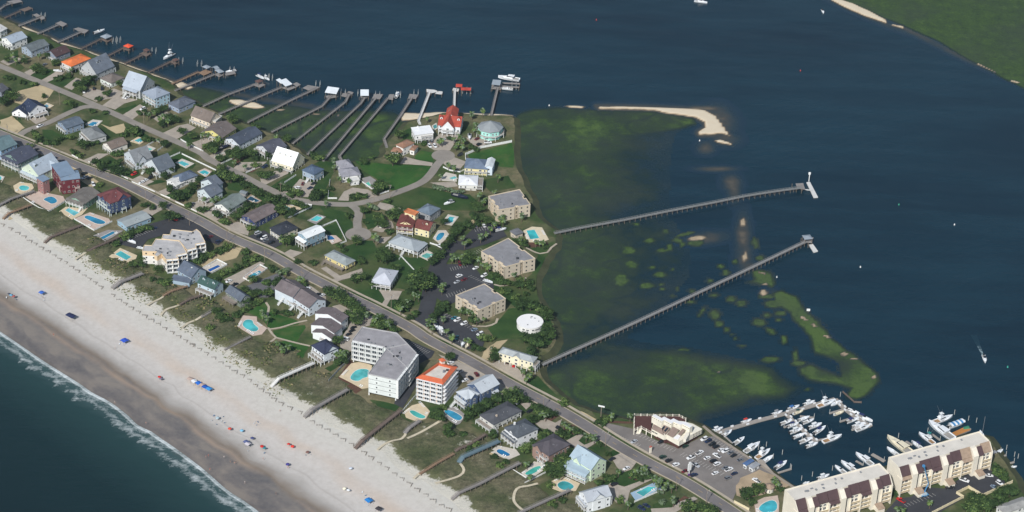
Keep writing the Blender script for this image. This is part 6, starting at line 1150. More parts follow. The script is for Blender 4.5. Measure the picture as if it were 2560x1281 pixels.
DK = [ # label, walk points, platforms, roofs, lifts
 ('pier nearest the top left corner with a wide grey platform', [(0,24),(12,15),(30,9)], [[(18,4),(46,-2),(56,4),(30,10)]], [], [], GW),
 ('pier second from the top left corner with a dark platform', [(12,46),(50,29)], [[(50,24),(72,17),(82,21),(62,29)]], [], [], BW_),
 ('pier with a pale float and a blue covered lift', [(47,66),(100,45)], [[(82,37),(92,34),(102,40),(92,43)],[(98,44),(108,40),(113,46),(104,50)]], [], [(108,44)], GW),
 ('pier ending in a small pale weathered deck', [(94,86),(146,63)], [[(140,58),(152,53),(168,60),(157,67)]], [], [], GW),
 ('pier with a wide grey split deck', [(145,107),(203,81)], [[(185,72),(196,69),(222,76),(212,84),(200,80)]], [], [], GW),
 ('pier under a pale grey hip roofed boathouse', [(203,123),(250,100)], [[(250,98),(262,92),(280,99),(268,106)]], [((264,98),(281,91),(249,92),4,'hip',GROOF)], [], BW_),
 ('pier with an orange red roofed boathouse', [(262,145),(307,122)], [[(303,121),(315,115),(334,120),(322,128)]], [((322,121),(334,115),(309,115),4,'hip',OROOF)], [(288,107),(296,104)], BW_),
 ('pier with a dark gazebo and a boat lift', [(313,160),(355,139)], [[(350,134),(362,128),(378,134),(366,142)]], [((366,130),(376,126),(355,126),3.6,'hip',BROOF)], [(385,132)], BW_),
 ('pier with a small brown boathouse', [(372,182),(426,156)], [[(424,154),(434,149),(448,156),(438,162)]], [((438,154),(449,150),(428,150),3.6,'hip',BROOF)], [(452,157)], BW_),
 ('brown pier with a square brown deck and grey roof', [(430,211),(497,181)], [[(496,182),(514,174),(530,180),(510,189)]], [((517,173),(528,168),(506,167),3.8,'hip',GROOF)], [(499,164)], OW),
 ('pier with two pale boathouse roofs and a covered boat', [(437,228),(537,187)], [[(536,186),(548,181),(560,187),(548,193)],[(560,182),(585,178),(590,184),(565,189)]], [((548,184),(561,180),(533,177),3.8,'hip',GROOF),((540,175),(549,171),(527,170),4,'gable',GROOF)], [(580,180)], GW),
 ('long pier with a brown pyramid roofed gazebo', [(508,267),(570,238),(636,213)], [[(630,212),(645,205),(664,212),(650,219)]], [((645,208),(659,203),(634,204),3.8,'hip',BROOF)], [(668,198),(676,199)], GW),
 ('long pier with an L shaped white grey roof and a bright timber deck', [(547,287),(640,247),(705,219)], [[(705,220),(722,213),(742,218),(722,226)],[(732,210),(742,206),(752,212),(742,217)]], [((714,217),(731,211),(699,207),4,'shed',WROOF),((703,210),(712,206),(685,206),4.2,'shed',WROOF)], [], GW),
 ('long pier ending in a wide weathered deck', [(620,307),(740,246),(792,222)], [[(757,220),(770,213),(800,218),(788,225),(772,226)]], [], [(795,215)], GW),
 ('long bent pier under a broad white flat roof', [(680,331),(805,267),(829,240)], [[(814,240),(838,236),(842,243),(818,247)]], [((812,232),(841,236),(818,221),4,'shed',WROOF)], [(840,240)], GW),
 ('long bent pier with two small weathered decks', [(732,360),(864,256),(873,236)], [[(853,240),(858,233),(878,236),(872,244)],[(868,231),(872,228),(884,231),(881,236)]], [], [(858,237)], GW),
 ('long pier under a small white roof', [(769,387),(902,260),(914,242)], [[(900,242),(914,236),(924,240),(912,248)]], [((901,240),(922,240),(904,229),3.8,'shed',WROOF)], [(900,238)], GW),
 ('long pier with a cluttered grey deck', [(808,404),(938,248)], [[(930,246),(936,235),(958,236),(950,248)]], [], [(944,242)], GW),
 ('long pier with a brown deck and a white boat alongside', [(855,406),(848,392),(940,283),(970,247)], [[(968,247),(974,236),(986,236),(982,250)]], [], [(996,242)], GW),
 ('long kinked pier with a small grey deck beside the brown tile roofed house', [(967,370),(960,349),(1000,292),(1029,247)], [[(1020,246),(1024,235),(1046,237),(1040,247)]], [], [(1040,238)], GW),
 ('pale pier with an angled float beside the flat roofed house', [(1050,312),(1046,304),(1060,268),(1074,232)], [[(1067,230),(1066,223),(1088,225),(1096,229),(1078,233)],[(1088,234),(1094,228),(1107,229),(1105,236)]], [], [], WW),
 ('pier with a bright red L shaped roof behind the red roofed house', [(1135,274),(1137,224)], [[(1131,226),(1133,220),(1148,222),(1146,229)]], [((1139,218),(1155,219),(1140,210),4,'gable',RROOF),((1152,226),(1177,227),(1153,219),4,'gable',RROOF)], [(1162,232),(1172,232)], WW),
 ('pier with a two storey boathouse and timber lifts behind the octagon house', [(1228,289),(1236,255),(1244,222)], [[(1228,222),(1230,208),(1256,210),(1252,224)],[(1256,206),(1300,208),(1300,211),(1256,209)],[(1256,214),(1298,217),(1298,220),(1256,217)]], [((1229,212),(1250,214),(1231,203),4.6,'shed',GROOF)], [(1285,212),(1285,222)], GW),
]
for lab, pts, plats, roofs, lifts, mt in DK:
    n = len(pts); t = walkway(lab, [(x, y, 2.0) for x, y in pts], 1.7, 2.0, mt, name='pier', cat='pier', rails=True, group=PIERG, foot=-1, step=5)
    o = t.location
    for p in plats: slab(t, o, p, 2.3, mt)
    for A, B, C, z, k, m_ in roofs: droof(t, o, A, B, C, z + 1, k, m_, .4)
    for l in lifts: lift(t, o, *l)
t = walkway('long curved pier with a deck and floating dock reaching into the sound', [(1386,584,2.4),(1450,571,2.4),(1560,551,2.5),(1680,527,2.5),(1790,506,2.6),(1858,492,2.8),(1900,485,2.6),(1960,476,2.6),(2005,470,2.6)], 2.1, 2.5, mat('pier_grey', (126, 128, 128), .9, .15, .5), name='pier', cat='pier', group='long piers', foot=-1, step=4)
slab(t, t.location, [(1993,471),(1989,459),(2008,458),(2013,474)], 2.8, GW); slab(t, t.location, [(2016,456),(2025,455),(2045,493),(2034,494)], .7, WW, 'floating_dock', .6, False); slab(t, t.location, [(2012,473),(2030,475),(2030,477),(2012,475)], 1.6, WW, 'gangway', .2, False)
put('pile', post_mesh(.25, 7, TRIM), t, U(2022, 454, 0) - t.location); mb = MB(); q = U(2022, 454, 0) - t.location; mb.box(q.x - .8, q.y - .05 + .3, 5.4, q.x + .8, q.y + .05 + .3, 7.4, TRIM); mb.build('sign', t)
t = walkway('long straight pier with a small pale roofed shelter at its end', [(1356,913,2.4),(1400,893,2.5),(1500,848,2.6),(1600,802,2.6),(1700,755,2.6),(1850,684,2.6),(2000,612,2.6),(2018,604,2.6)], 2.1, 2.5, mat('pier_pale', (136, 136, 136), .9, .12, .5), name='pier', cat='pier', group='long piers', foot=-1, step=4)
slab(t, t.location, [(2008,606),(2012,592),(2034,594),(2030,607)], 2.8, GW); droof(t, t.location, (2012,600), (2032,598), (2008,589), 5.4, 'hip', GROOF, .3); slab(t, t.location, [(2022,612),(2032,610),(2045,628),(2034,631)], .7, WW, 'floating_dock', .6, False)
# marina docks
FD = mat('floating_dock_deck', (150, 144, 138), .9, .12, .4); FDC = mat('dock_box_white', (222, 224, 226), .6, .05)
def fdock(lab, pts, wd, boxes=0, fing=()):
    wp = [U(x, y, .7) for x, y in pts]; o = wp[0].copy(); o.z = 0; t = empty('floating_dock', o, 0, lab, 'dock', 'floating docks of the marina'); mb = MB()
    for a, b in zip(wp[:-1], wp[1:]): mb.bar(a - o - Vector((0, 0, .6)), b - o - Vector((0, 0, .6)), wd, .6, FD)
    me = mb.build('dock_deck', t)
    for i, (p, q) in enumerate(fing): a, b = U(*p, .66) - o, U(*q, .66) - o; m2 = MB(); m2.bar(a - Vector((0, 0, .5)), b - Vector((0, 0, .5)), 1.3, .5, FD); m2.build('finger_dock', t); put('pile', post_mesh(.15, 4.5, mat('pale_pile', (170, 172, 170), .8, .1)), t, (b.x, b.y, -1))
    tot = sum((b - a).length for a, b in zip(wp[:-1], wp[1:]))
    for k in range(boxes):
        s = (k + .5) * tot / boxes
        for a, b in zip(wp[:-1], wp[1:]):
            l = (b - a).length
            if s <= l:
                p = a.lerp(b, s / l) - o; d = (b - a).normalized(); n = Vector((-d.y, d.x, 0)) * wd * .36 * (1 if k % 2 else -1)
                m2 = MB(); m2.box(-.9, -.4, .01, .9, .4, .75, FDC); oo = m2.build('dock_box', t); oo.location = (p.x + n.x, p.y + n.y, .7); oo.rotation_euler = (0, 0, math.atan2(d.y, d.x)); break
            s -= l
fdock('main marina dock running out from the bulkhead to the far corner', [(1782,1086),(1800,1080),(1830,1070),(1900,1050),(1965,1033),(2030,1014),(2088,997)], 3, 9)
fdock('marina dock along the outer right arm of the basin', [(2088,997),(2110,1020),(2140,1043),(2178,1066)], 3, 12, [((2112,1022),(2074,1033)),((2138,1042),(2100,1054)),((2165,1060),(2130,1075))])
fdock('middle marina dock with white dock boxes', [(1965,1035),(1990,1058),(2015,1082),(2042,1104)], 2.6, 12, [((1990,1058),(1960,1068)),((2005,1072),(1985,1082)),((2025,1090),(2005,1100)),((2000,1040),(2035,1044)),((2030,1103),(2068,1096))])
fdock('dock along the marina bulkhead', [(1786,1090),(1840,1128),(1880,1150)], 2, 8, [((1830,1108),(1800,1080)),((1855,1135),(1885,1122)),((1945,1182),(1978,1172))])
fdock('finger docks behind the left marina condominium', [(2180,1135),(2212,1153)], 2.2, 0, [((2140,1152),(2158,1162)),((2180,1135),(2210,1152))])
fdock('timber dock behind the right marina condominium', [(2375,1090),(2425,1070)], 2.4, 0, [((2330,1085),(2350,1100)),((2265,1103),(2280,1112))])
fdock('brown dock right of the right marina condominium', [(2478,1150),(2495,1165),(2515,1180)], 2, 1, [((2480,1152),(2515,1138)),((2498,1167),(2535,1155))])
BULK = mat('bulkhead_concrete', (150, 140, 128), .9, .12); mb = MB(); wp = [U(x, y, GZ) for x, y in ((1758,1066),(1786,1090),(1880,1151),(1985,1220),(2010,1238))]
for a, b in zip(wp[:-1], wp[1:]): mb.bar((a.x, a.y, -1), (b.x, b.y, -1), 1.6, 3.4, BULK)
tag(mb.build('bulkhead'), 'long concrete bulkhead wall along the marina basin', 'sea wall')
for px, py in ((1860,1140),(1895,1128),(1932,1150),(1915,1120),(1975,1175),(1955,1140),(2003,1205),(2030,1195),(2080,1180),(2172,1135),(2245,1098),(2318,1085),(2340,1070),(2420,1055),(2440,1060),(2500,1135),(2515,1128),(2535,1145),(2544,1150),(2100,995),(2385,1040)):
    later(put('mooring_pile', post_mesh(.16, 4.5, mat('pale_pile', (170, 172, 170), .8, .1)), None, U(px, py, -1)), 'pale mooring pile', 'mooring pile', 'mooring piles of the marina')

# ---- boats
GEL = mat('white_gelcoat', (226, 230, 234), .35, .04, .3, spec=.5); CREAMG = mat('cream_gelcoat', (222, 214, 190), .4, .05); DKB = mat('navy_hull', (34, 40, 62), .35, .05); COCK = mat('cockpit_grey', (150, 148, 144), .8, .1); SMOKE = mat('smoked_glass', (38, 44, 52), .15, 0, spec=.6); OUTB = mat('outboard_black', (44, 46, 50), .5, .05); TEAK = mat('teak_deck', (150, 120, 88), .8, .15)
CAN = {'red': (196, 62, 52), 'navy': (42, 52, 96), 'white': (224, 228, 230), 'green': (40, 76, 74), 'teal': (40, 132, 130), 'blue': (60, 104, 160), 'grey': (140, 142, 146)}
BM = {}
def hull(L, B, F, mt):
    mb = MB(); S_ = [(0, .92, .8), (.25, 1, .82), (.5, 1, .88), (.7, .86, .96), (.86, .52, 1.06), (.95, .22, 1.13), (1, .03, 1.18)]
    rings = []
    for t, w_, f in S_:
        b = B / 2 * w_; x = L * t; z1 = F * f; k = min(1, (1 - t) * 5 + .1)
        rings.append([(x, 0, -.35 * k), (x, b * .7, -.1), (x, b, z1), (x, b * .86, z1 + .04), (x, b * .8 * (1 if t < .62 else 1), z1 - (.45 if t < .6 else .0) * (1)), (x, -b * .8, z1 - (.45 if t < .6 else 0)), (x, -b * .86, z1 + .04), (x, -b, z1), (x, -b * .7, -.1)])
    mb.loft(rings, mt); return mb
def boat_parts(kind, L, hc, cc):
    key = (kind, round(L), hc, cc)
    if key in BM: return BM[key]
    H_ = {'white': GEL, 'cream': CREAMG, 'navy': DKB}[hc]; C_ = mat('boat_canvas', CAN[cc], .85, .06); B = L * (.31 if L < 11 else .28); F = .09 * L + .25; out = [('hull', hull(L, B, F, H_).mesh('hull'))]
    mb = MB(); mb.prism([(L * .04, -B * .36), (L * .58, -B * .38), (L * .58, B * .38), (L * .04, B * .36)], F * .8 - .42, F * .8 - .3, COCK if kind != 'sport' else TEAK); out.append(('cockpit_floor', mb.mesh('cockpit_floor')))
    if kind in ('console', 'skiff'):
        mb = MB(); mb.loft([[(L * .36, -.5, F - .5), (L * .5, -.5, F - .5), (L * .5, .5, F - .5), (L * .36, .5, F - .5)], [(L * .38, -.45, F + .75), (L * .46, -.4, F + .75), (L * .46, .4, F + .75), (L * .38, .45, F + .75)]], H_); out.append(('console', mb.mesh('console')))
        mb = MB(); mb.box(L * .24, -.6, F - .5, L * .31, .6, F + .3, H_); out.append(('seat', mb.mesh('seat')))
    if kind == 'console':
        mb = MB(); mb.loft([[(L * .24, -B * .3, F + 1.75), (L * .56, -B * .26, F + 1.8), (L * .56, B * .26, F + 1.8), (L * .24, B * .3, F + 1.75)], [(L * .25, -B * .28, F + 1.9), (L * .55, -B * .24, F + 1.95), (L * .55, B * .24, F + 1.95), (L * .25, B * .28, F + 1.9)]], C_); out.append(('canopy', mb.mesh('canopy')))
        for x in (.28, .5):
            for s in (-1, 1): mb = MB(); mb.box(L * x - .04, s * B * .24 - .04, F - .4, L * x + .04, s * B * .24 + .04, F + 1.78, UNITM); out.append(('canopy_post', mb.mesh('canopy_post')))
    if kind in ('console', 'skiff', 'cuddy'):
        for s in ((-.45, .45) if L > 8.5 else (0,)):
            mb = MB(); mb.loft([[(-.1, s - .2, -.3), (-.55, s - .17, -.3), (-.55, s + .17, -.3), (-.1, s + .2, -.3)], [(-.05, s - .22, F + .25), (-.75, s - .2, F + .25), (-.75, s + .2, F + .25), (-.05, s + .22, F + .25)], [(-.15, s - .16, F + .6), (-.65, s - .15, F + .55), (-.65, s + .15, F + .55), (-.15, s + .16, F + .6)]], OUTB if hc != 'cream' else GEL); out.append(('outboard_motor', mb.mesh('outboard_motor')))
    if kind == 'cuddy':
        mb = MB(); mb.loft([[(L * .42, -B * .38, F * .7), (L * .86, -B * .16, F), (L * .86, B * .16, F), (L * .42, B * .38, F * .7)], [(L * .42, -B * .33, F + .75), (L * .76, -B * .14, F + .35), (L * .76, B * .14, F + .35), (L * .42, B * .33, F + .75)]], H_); out.append(('cabin', mb.mesh('cabin')))
        mb = MB(); mb.loft([[(L * .46, -B * .34, F + .72), (L * .58, -B * .26, F + .6), (L * .58, B * .26, F + .6), (L * .46, B * .34, F + .72)], [(L * .40, -B * .3, F + 1.35), (L * .44, -B * .26, F + 1.35), (L * .44, B * .26, F + 1.35), (L * .40, B * .3, F + 1.35)]], SMOKE); out.append(('windscreen', mb.mesh('windscreen')))
        if cc != 'white': mb = MB(); mb.loft([[(L * .16, -B * .36, F + 1.3), (L * .46, -B * .32, F + 1.45), (L * .46, B * .32, F + 1.45), (L * .16, B * .36, F + 1.3)], [(L * .17, -B * .3, F + 1.5), (L * .45, -B * .26, F + 1.6), (L * .45, B * .26, F + 1.6), (L * .17, B * .3, F + 1.5)]], C_); out.append(('canopy', mb.mesh('canopy')))
    if kind in ('cruiser', 'sport'):
        mb = MB(); r0 = [(L * .3, -B * .38, F * .75), (L * .78, -B * .2, F), (L * .78, B * .2, F), (L * .3, B * .38, F * .75)]; r1 = [(L * .3, -B * .36, F + 1.0), (L * .7, -B * .18, F + .55), (L * .7, B * .18, F + .55), (L * .3, B * .36, F + 1.0)]
        mb.loft([r0, r1], H_); out.append(('cabin', mb.mesh('cabin')))
        mb = MB(); mb.loft([[(L * .3, -B * .34, F + .98), (L * .6, -B * .24, F + .68), (L * .6, B * .24, F + .68), (L * .3, B * .34, F + .98)], [(L * .31, -B * .31, F + 1.7), (L * .5, -B * .24, F + 1.7), (L * .5, B * .24, F + 1.7), (L * .31, B * .31, F + 1.7)]], SMOKE); out.append(('window_band', mb.mesh('window_band')))
        mb = MB(); mb.loft([[(L * .24, -B * .36, F + 1.7), (L * .54, -B * .27, F + 1.7), (L * .54, B * .27, F + 1.7), (L * .24, B * .36, F + 1.7)], [(L * .25, -B * .34, F + 1.88), (L * .53, -B * .25, F + 1.88), (L * .53, B * .25, F + 1.88), (L * .25, B * .34, F + 1.88)]], H_); out.append(('cabin_roof', mb.mesh('cabin_roof')))
    if kind == 'sport':
        mb = MB(); mb.loft([[(L * .3, -B * .3, F + 1.9), (L * .5, -B * .22, F + 1.9), (L * .5, B * .22, F + 1.9), (L * .3, B * .3, F + 1.9)], [(L * .3, -B * .3, F + 2.7), (L * .46, -B * .22, F + 2.7), (L * .46, B * .22, F + 2.7), (L * .3, B * .3, F + 2.7)]], H_); out.append(('flybridge', mb.mesh('flybridge')))
        mb = MB(); mb.box(L * .3, -B * .27, F + 4.3, L * .46, B * .27, F + 4.45, C_); out.append(('canopy', mb.mesh('canopy')))
        for x in (.32, .44):
            for s in (-1, 1): mb = MB(); mb.box(L * x - .05, s * B * .24 - .05, F + 2.6, L * x + .05, s * B * .24 + .05, F + 4.32, UNITM); out.append(('canopy_post', mb.mesh('canopy_post')))
        for s in (-1, 1): mb = MB(); mb.loft([[(L * .4 + a, s * B * .26 + b, F + 3) for a, b in ((-.05, -.05), (.05, -.05), (.05, .05), (-.05, .05))], [(L * .22 + a, s * (B * .26 + 1.2) + b, F + 9.5) for a, b in ((-.03, -.03), (.03, -.03), (.03, .03), (-.03, .03))]], UNITM); out.append(('outrigger', mb.mesh('outrigger')))
    BM[key] = out; return out
def boat(px, py, L, hd, kind='console', hc='white', cc='white', z=0, label=None, desc=None, near=None):
    p = U(px, py, z + .5); q = U(px + hd[0] * 8, py + hd[1] * 8, z + .5); a = math.atan2(q.y - p.y, q.x - p.x)
    o = (p.x - math.cos(a) * L / 2, p.y - math.sin(a) * L / 2, z); t = empty('motor_boat', o, a)
    for n, me in boat_parts(kind, L, hc, cc): put(n, me, t)
    if label: tag(t, label, 'boat', 'boats')
    else:
        kd = {'console': 'open boat', 'skiff': 'small open boat', 'cuddy': 'cabin boat', 'cruiser': 'cabin cruiser', 'sport': 'sport fishing yacht'}[kind]
        later(t, desc or f"{hc} {kd}" + (f' with {cc} canopy' if cc != 'white' and kind in ('console', 'cuddy') else ''), 'boat', 'boats moored in the marina' if py > 980 else 'boats', near)
    return t
E = (1, -.36); NE = (1, -.66); NW = (-1, -.72)
for a in [(1793,1075,8.5,E,'console'),(1866,1054,8,E,'console','white','red'),(1943,1033,8,E,'console','white','grey'),(1984,1020,9,E,'cuddy','white','blue'),(2023,1008,8.5,E,'console'),(1818,1084,9,NE,'console','white','grey'),(1996,1031,7.5,E,'console','cream','green'),(1848,1103,10,NE,'cuddy'),(1881,1120,14,NE,'cruiser'),(1908,1136,13,NE,'sport'),(1919,1149,10,NE,'skiff'),(1953,1163,10.5,NE,'console','white','navy'),(1966,1056,9,E,'cuddy'),(1983,1063,8.5,E,'console','white','navy'),(1991,1077,10,E,'console'),(1998,1090,9,E,'skiff','white','navy'),(2014,1102,9.5,E,'cuddy'),(2030,1113,9,E,'console'),(2010,1047,8.5,E,'skiff'),(2021,1054,8.5,E,'cuddy'),(2039,1065,10.5,E,'console'),(2050,1076,11,NE,'console','white','navy'),(2066,1010,14,E,'sport'),(2092,1008,7.5,(-1,.4),'skiff'),(2135,1030,9,(1,.4),'cuddy'),(2161,1046,11,(1,.4),'cuddy','white','navy'),(2098,1033,7.5,E,'skiff','cream'),(2132,1051,9.5,E,'cuddy','white','navy'),(2146,1064,9.5,E,'console'),(2158,1071,11,E,'cruiser'),(2081,1098,14,E,'sport'),
 (2357,1050,15,E,'sport'),(2352,1078,21,NW,'cruiser'),(2316,1097,13,NW,'sport','white','teal'),(2292,1113,9,NW,'console','white','navy'),(2250,1117,22,NW,'cruiser','cream'),(2232,1130,10,NW,'skiff'),(2160,1149,14,NW,'cruiser'),(2122,1168,13,NW,'cruiser'),(2102,1176,10,NW,'cuddy'),(2058,1193,8,E,'console'),(2490,1135,12,(1,-.5),'cuddy','white','grey'),(2533,1168,5,(1,-.2),'skiff'),(2015,1208,5,E,'skiff')]: boat(*a)
boat(1752, 5, 11, (1, .15), 'cruiser', label='white cabin cruiser in the sound at the top edge'); boat(2057, 29, 7, (.5, 1), 'cuddy', label='small white boat in the sound near the far marsh'); boat(2461, 897, 8, (.3, 1), 'cuddy', label='white boat trailing a faint wake in the open sound at right')
boat(248, 79, 10, (1, -.3), 'cuddy', z=1.6, label='white cabin boat on the lift above the grey roofed boathouse'); boat(422, 141, 12, (-1, .5), 'sport', z=1.2, label='white fishing yacht moored above the small brown boathouse'); boat(578, 178, 8, (-1, .2), 'cuddy', z=1.4, label='covered boat on the lift right of two pale boathouse roofs')
boat(650, 192, 8, (1, .5), 'console', 'white', 'navy', z=1.2, label='white boat with a navy top on the lift by the brown gazebo'); boat(666, 196, 7, (1, .5), 'console', z=1.2, label='smaller white boat on the lift right of the brown gazebo'); boat(993, 238, 9, (.6, -1), 'console', z=1, label='white boat beside the brown deck of the long pier')
boat(1272, 197, 17, (-1, -.15), 'cruiser', z=2.6, label='long white speed boat on a high lift behind the octagon house'); boat(1266, 222, 10, (-1, -.1), 'skiff', z=.6, label='white boat low beside the boathouse behind the octagon house')
boat(1150, 491, 12, (1, .25), 'cuddy', 'navy', 'white', z=GZ + .9, label='navy boat on a trailer in the open grass field'); boat(1122, 507, 8, (-1, .3), 'cuddy', 'white', 'grey', z=GZ + .9, label='white boat on a trailer in the open grass field'); boat(1091, 816, 8, (.5, 1), 'cuddy', z=GZ + .9, label='white boat on a trailer, left of two at the condominium drive'); boat(1103, 826, 9, (-.5, -1), 'console', z=GZ + .9, label='white boat on a trailer, right of two at the condominium drive')
boat(1159, 857, 8, (-.6, 1), 'cuddy', z=GZ + .9, label='white boat parked under palms at the roadside edge of the car park'); boat(1168, 864, 8, (-.6, 1), 'skiff', 'cream', z=GZ + .9, label='cream skiff parked under palms at the roadside edge of the car park'); boat(327, 603, 9, (1, .4), 'cuddy', z=GZ + .9, label='white boat on a trailer in the dark car park at left'); boat(144, 177, 7, (-1, -.1), 'skiff', z=GZ + .9, label='white boat on the lawn beside the orange roofed house'); boat(1174, 341, 8, (0, 1), 'cuddy', z=GZ + 1, label='white boat on a trailer in the octagon house drive'); boat(1252, 574, 8, (1, -.2), 'cuddy', 'white', 'navy', z=GZ + 1, label='boat on a trailer at the top of the condominium car park'); boat(558, 368, 10, (1, -.3), 'cuddy', 'navy', 'white', z=GZ + 1, label='navy covered boat under the long dark gabled house'); boat(352, 620, 6, (1, .2), 'skiff', z=GZ + .6, label='small white boat beside the angular condominium'); boat(1220, 703, 7, (1, .3), 'skiff', z=GZ + .6, label='small boat on a trailer in the condominium car park')
# striped awning boat and the timber barge beside it
t = boat(2392, 1062, 13, E, 'skiff', label='long white boat with a blue and white striped awning'); mb = MB(); mb2 = MB(); SB = mat('blue_stripe', (64, 132, 184), .8, .05)
for k in range(7):
    x0 = 1 + k * 1.5; pr = lambda x: [(x, 2 * math.cos(math.pi * i / 8), 2 + .8 * math.sin(math.pi * i / 8)) for i in range(9)] + [(x, 1.9 * math.cos(math.pi * i / 8), 1.9 + .75 * math.sin(math.pi * i / 8)) for i in range(8, -1, -1)]
    mm = MB(); mm.loft([pr(x0), pr(x0 + 1.48)], SB if k % 2 else GEL); mm.build('awning_stripe', t)
o = U(2401, 1079, 0); t = empty('work_barge', o, 0, 'timber decked barge with a green tarpaulin beside the striped boat', 'barge'); pl = [U(x, y, .9) - o for x, y in ((2380, 1082), (2415, 1066), (2427, 1075), (2390, 1090))]
mb = MB(); mb.prism([(p.x, p.y) for p in pl], -.2, .9, GW, mat('orange_timber', (178, 122, 66), .9, .15)); mb.build('barge_deck', t); mb = MB(); mb.loft([[(2, 1, .9), (6, 2, .9), (6, 4.4, .9), (2, 3.4, .9)], [(2.6, 1.6, 1.9), (5.2, 2.4, 1.7), (5, 3.8, 1.8), (2.8, 3, 1.6)]], mat('green_tarpaulin', (60, 128, 100), .8, .15)); mb.build('tarpaulin', t)
# sailing boat
t = boat(2455, 1092, 11, (-.4, -1), 'skiff', label='sailing boat with a tall bare mast behind the right marina condominium'); mb = MB(); mb.cyl(6, 0, .8, 15, .12, UNITM, n=6); mb.build('mast', t); mb = MB(); mb.bar((2, 0, 2), (6, 0, 2), .25, .3, mat('boat_canvas', CAN['navy'], .85, .06)); mb.build('boom', t)
# buoys and channel marks
for px, py, c, nm in ((2386,563,(226,226,226),'white'),(2151,669,(226,226,226),'white'),(2247,513,(70,160,130),'green'),(2519,919,(70,170,150),'green'),(1491,51,(190,70,66),'red'),(2001,178,(190,70,66),'red'),(1749,353,(226,226,226),'white'),(1373,265,(226,226,226),'white'),(1942,694,(200,204,204),'white')):
    p = U(px, py, 0); t = empty('channel_buoy', p); b_ = mat('buoy_paint', c, .6, .04); MB().cyl(0, 0, -.3, .4, .5, b_, n=10).build('float', t); MB().cyl(0, 0, .4, 1.3, .35, b_, r1=.15, n=8).build('top_mark', t)
    later(t, f'{nm} channel buoy in the sound', 'buoy', 'channel buoys')
p = U(2020, 783, 0); t = empty('marker_sign', p, 0, 'white square marker on a post beside the long grassy island', 'marker'); MB().box(-.12, -.12, -1, .12, .12, 2.4, PILE).build('post', t); MB().box(-1.1, -.2, 1.6, 1.1, -.13, 3.4, TRIM).build('sign_board', t)
# low timber breakwater at the tip of the island
fence('low brown timber breakwater at the near tip of the grassy island', [(2107, 982), (2122, 995), (2135, 1007), (2153, 1008)], 1.2, BW_, 'breakwater', 4, zb=0, posts=True)

# the moving boat's wake on the water
g = graph('wake_foam'); n1 = g.noi(g.pos, .5, 5, .7); u = g.attr('age'); c = g.mix(g.ramp(g.mth('SUBTRACT', n1, g.mth('MULTIPLY', u, .45)), [(.3, 0.), (.55, 1.)]), (15, 45, 58), (150, 172, 178)); g.out(c, .3, .36, n1, .3, .4)
a, b = U(2458, 890, 0), U(2434, 838, 0); d = (b - a); n = Vector((-d.y, d.x, 0)).normalized(); v = []; f = []; at = []
for i in range(15):
    t_ = i / 14; w_ = .5 + 1.6 * t_
    for sg in (-1, 1): q = a + d * t_ + n * sg * w_; v.append((q.x, q.y, .035)); at.append(t_)
    if i: k = 2 * i; f.append((k - 2, k - 1, k + 1, k))
me = bpy.data.meshes.new('wake'); me.from_pydata(v, [], f); me.materials.append(g.mt); x = me.attributes.new('age', 'FLOAT', 'POINT'); x.data.foreach_set('value', at); struct(put('wake', me))
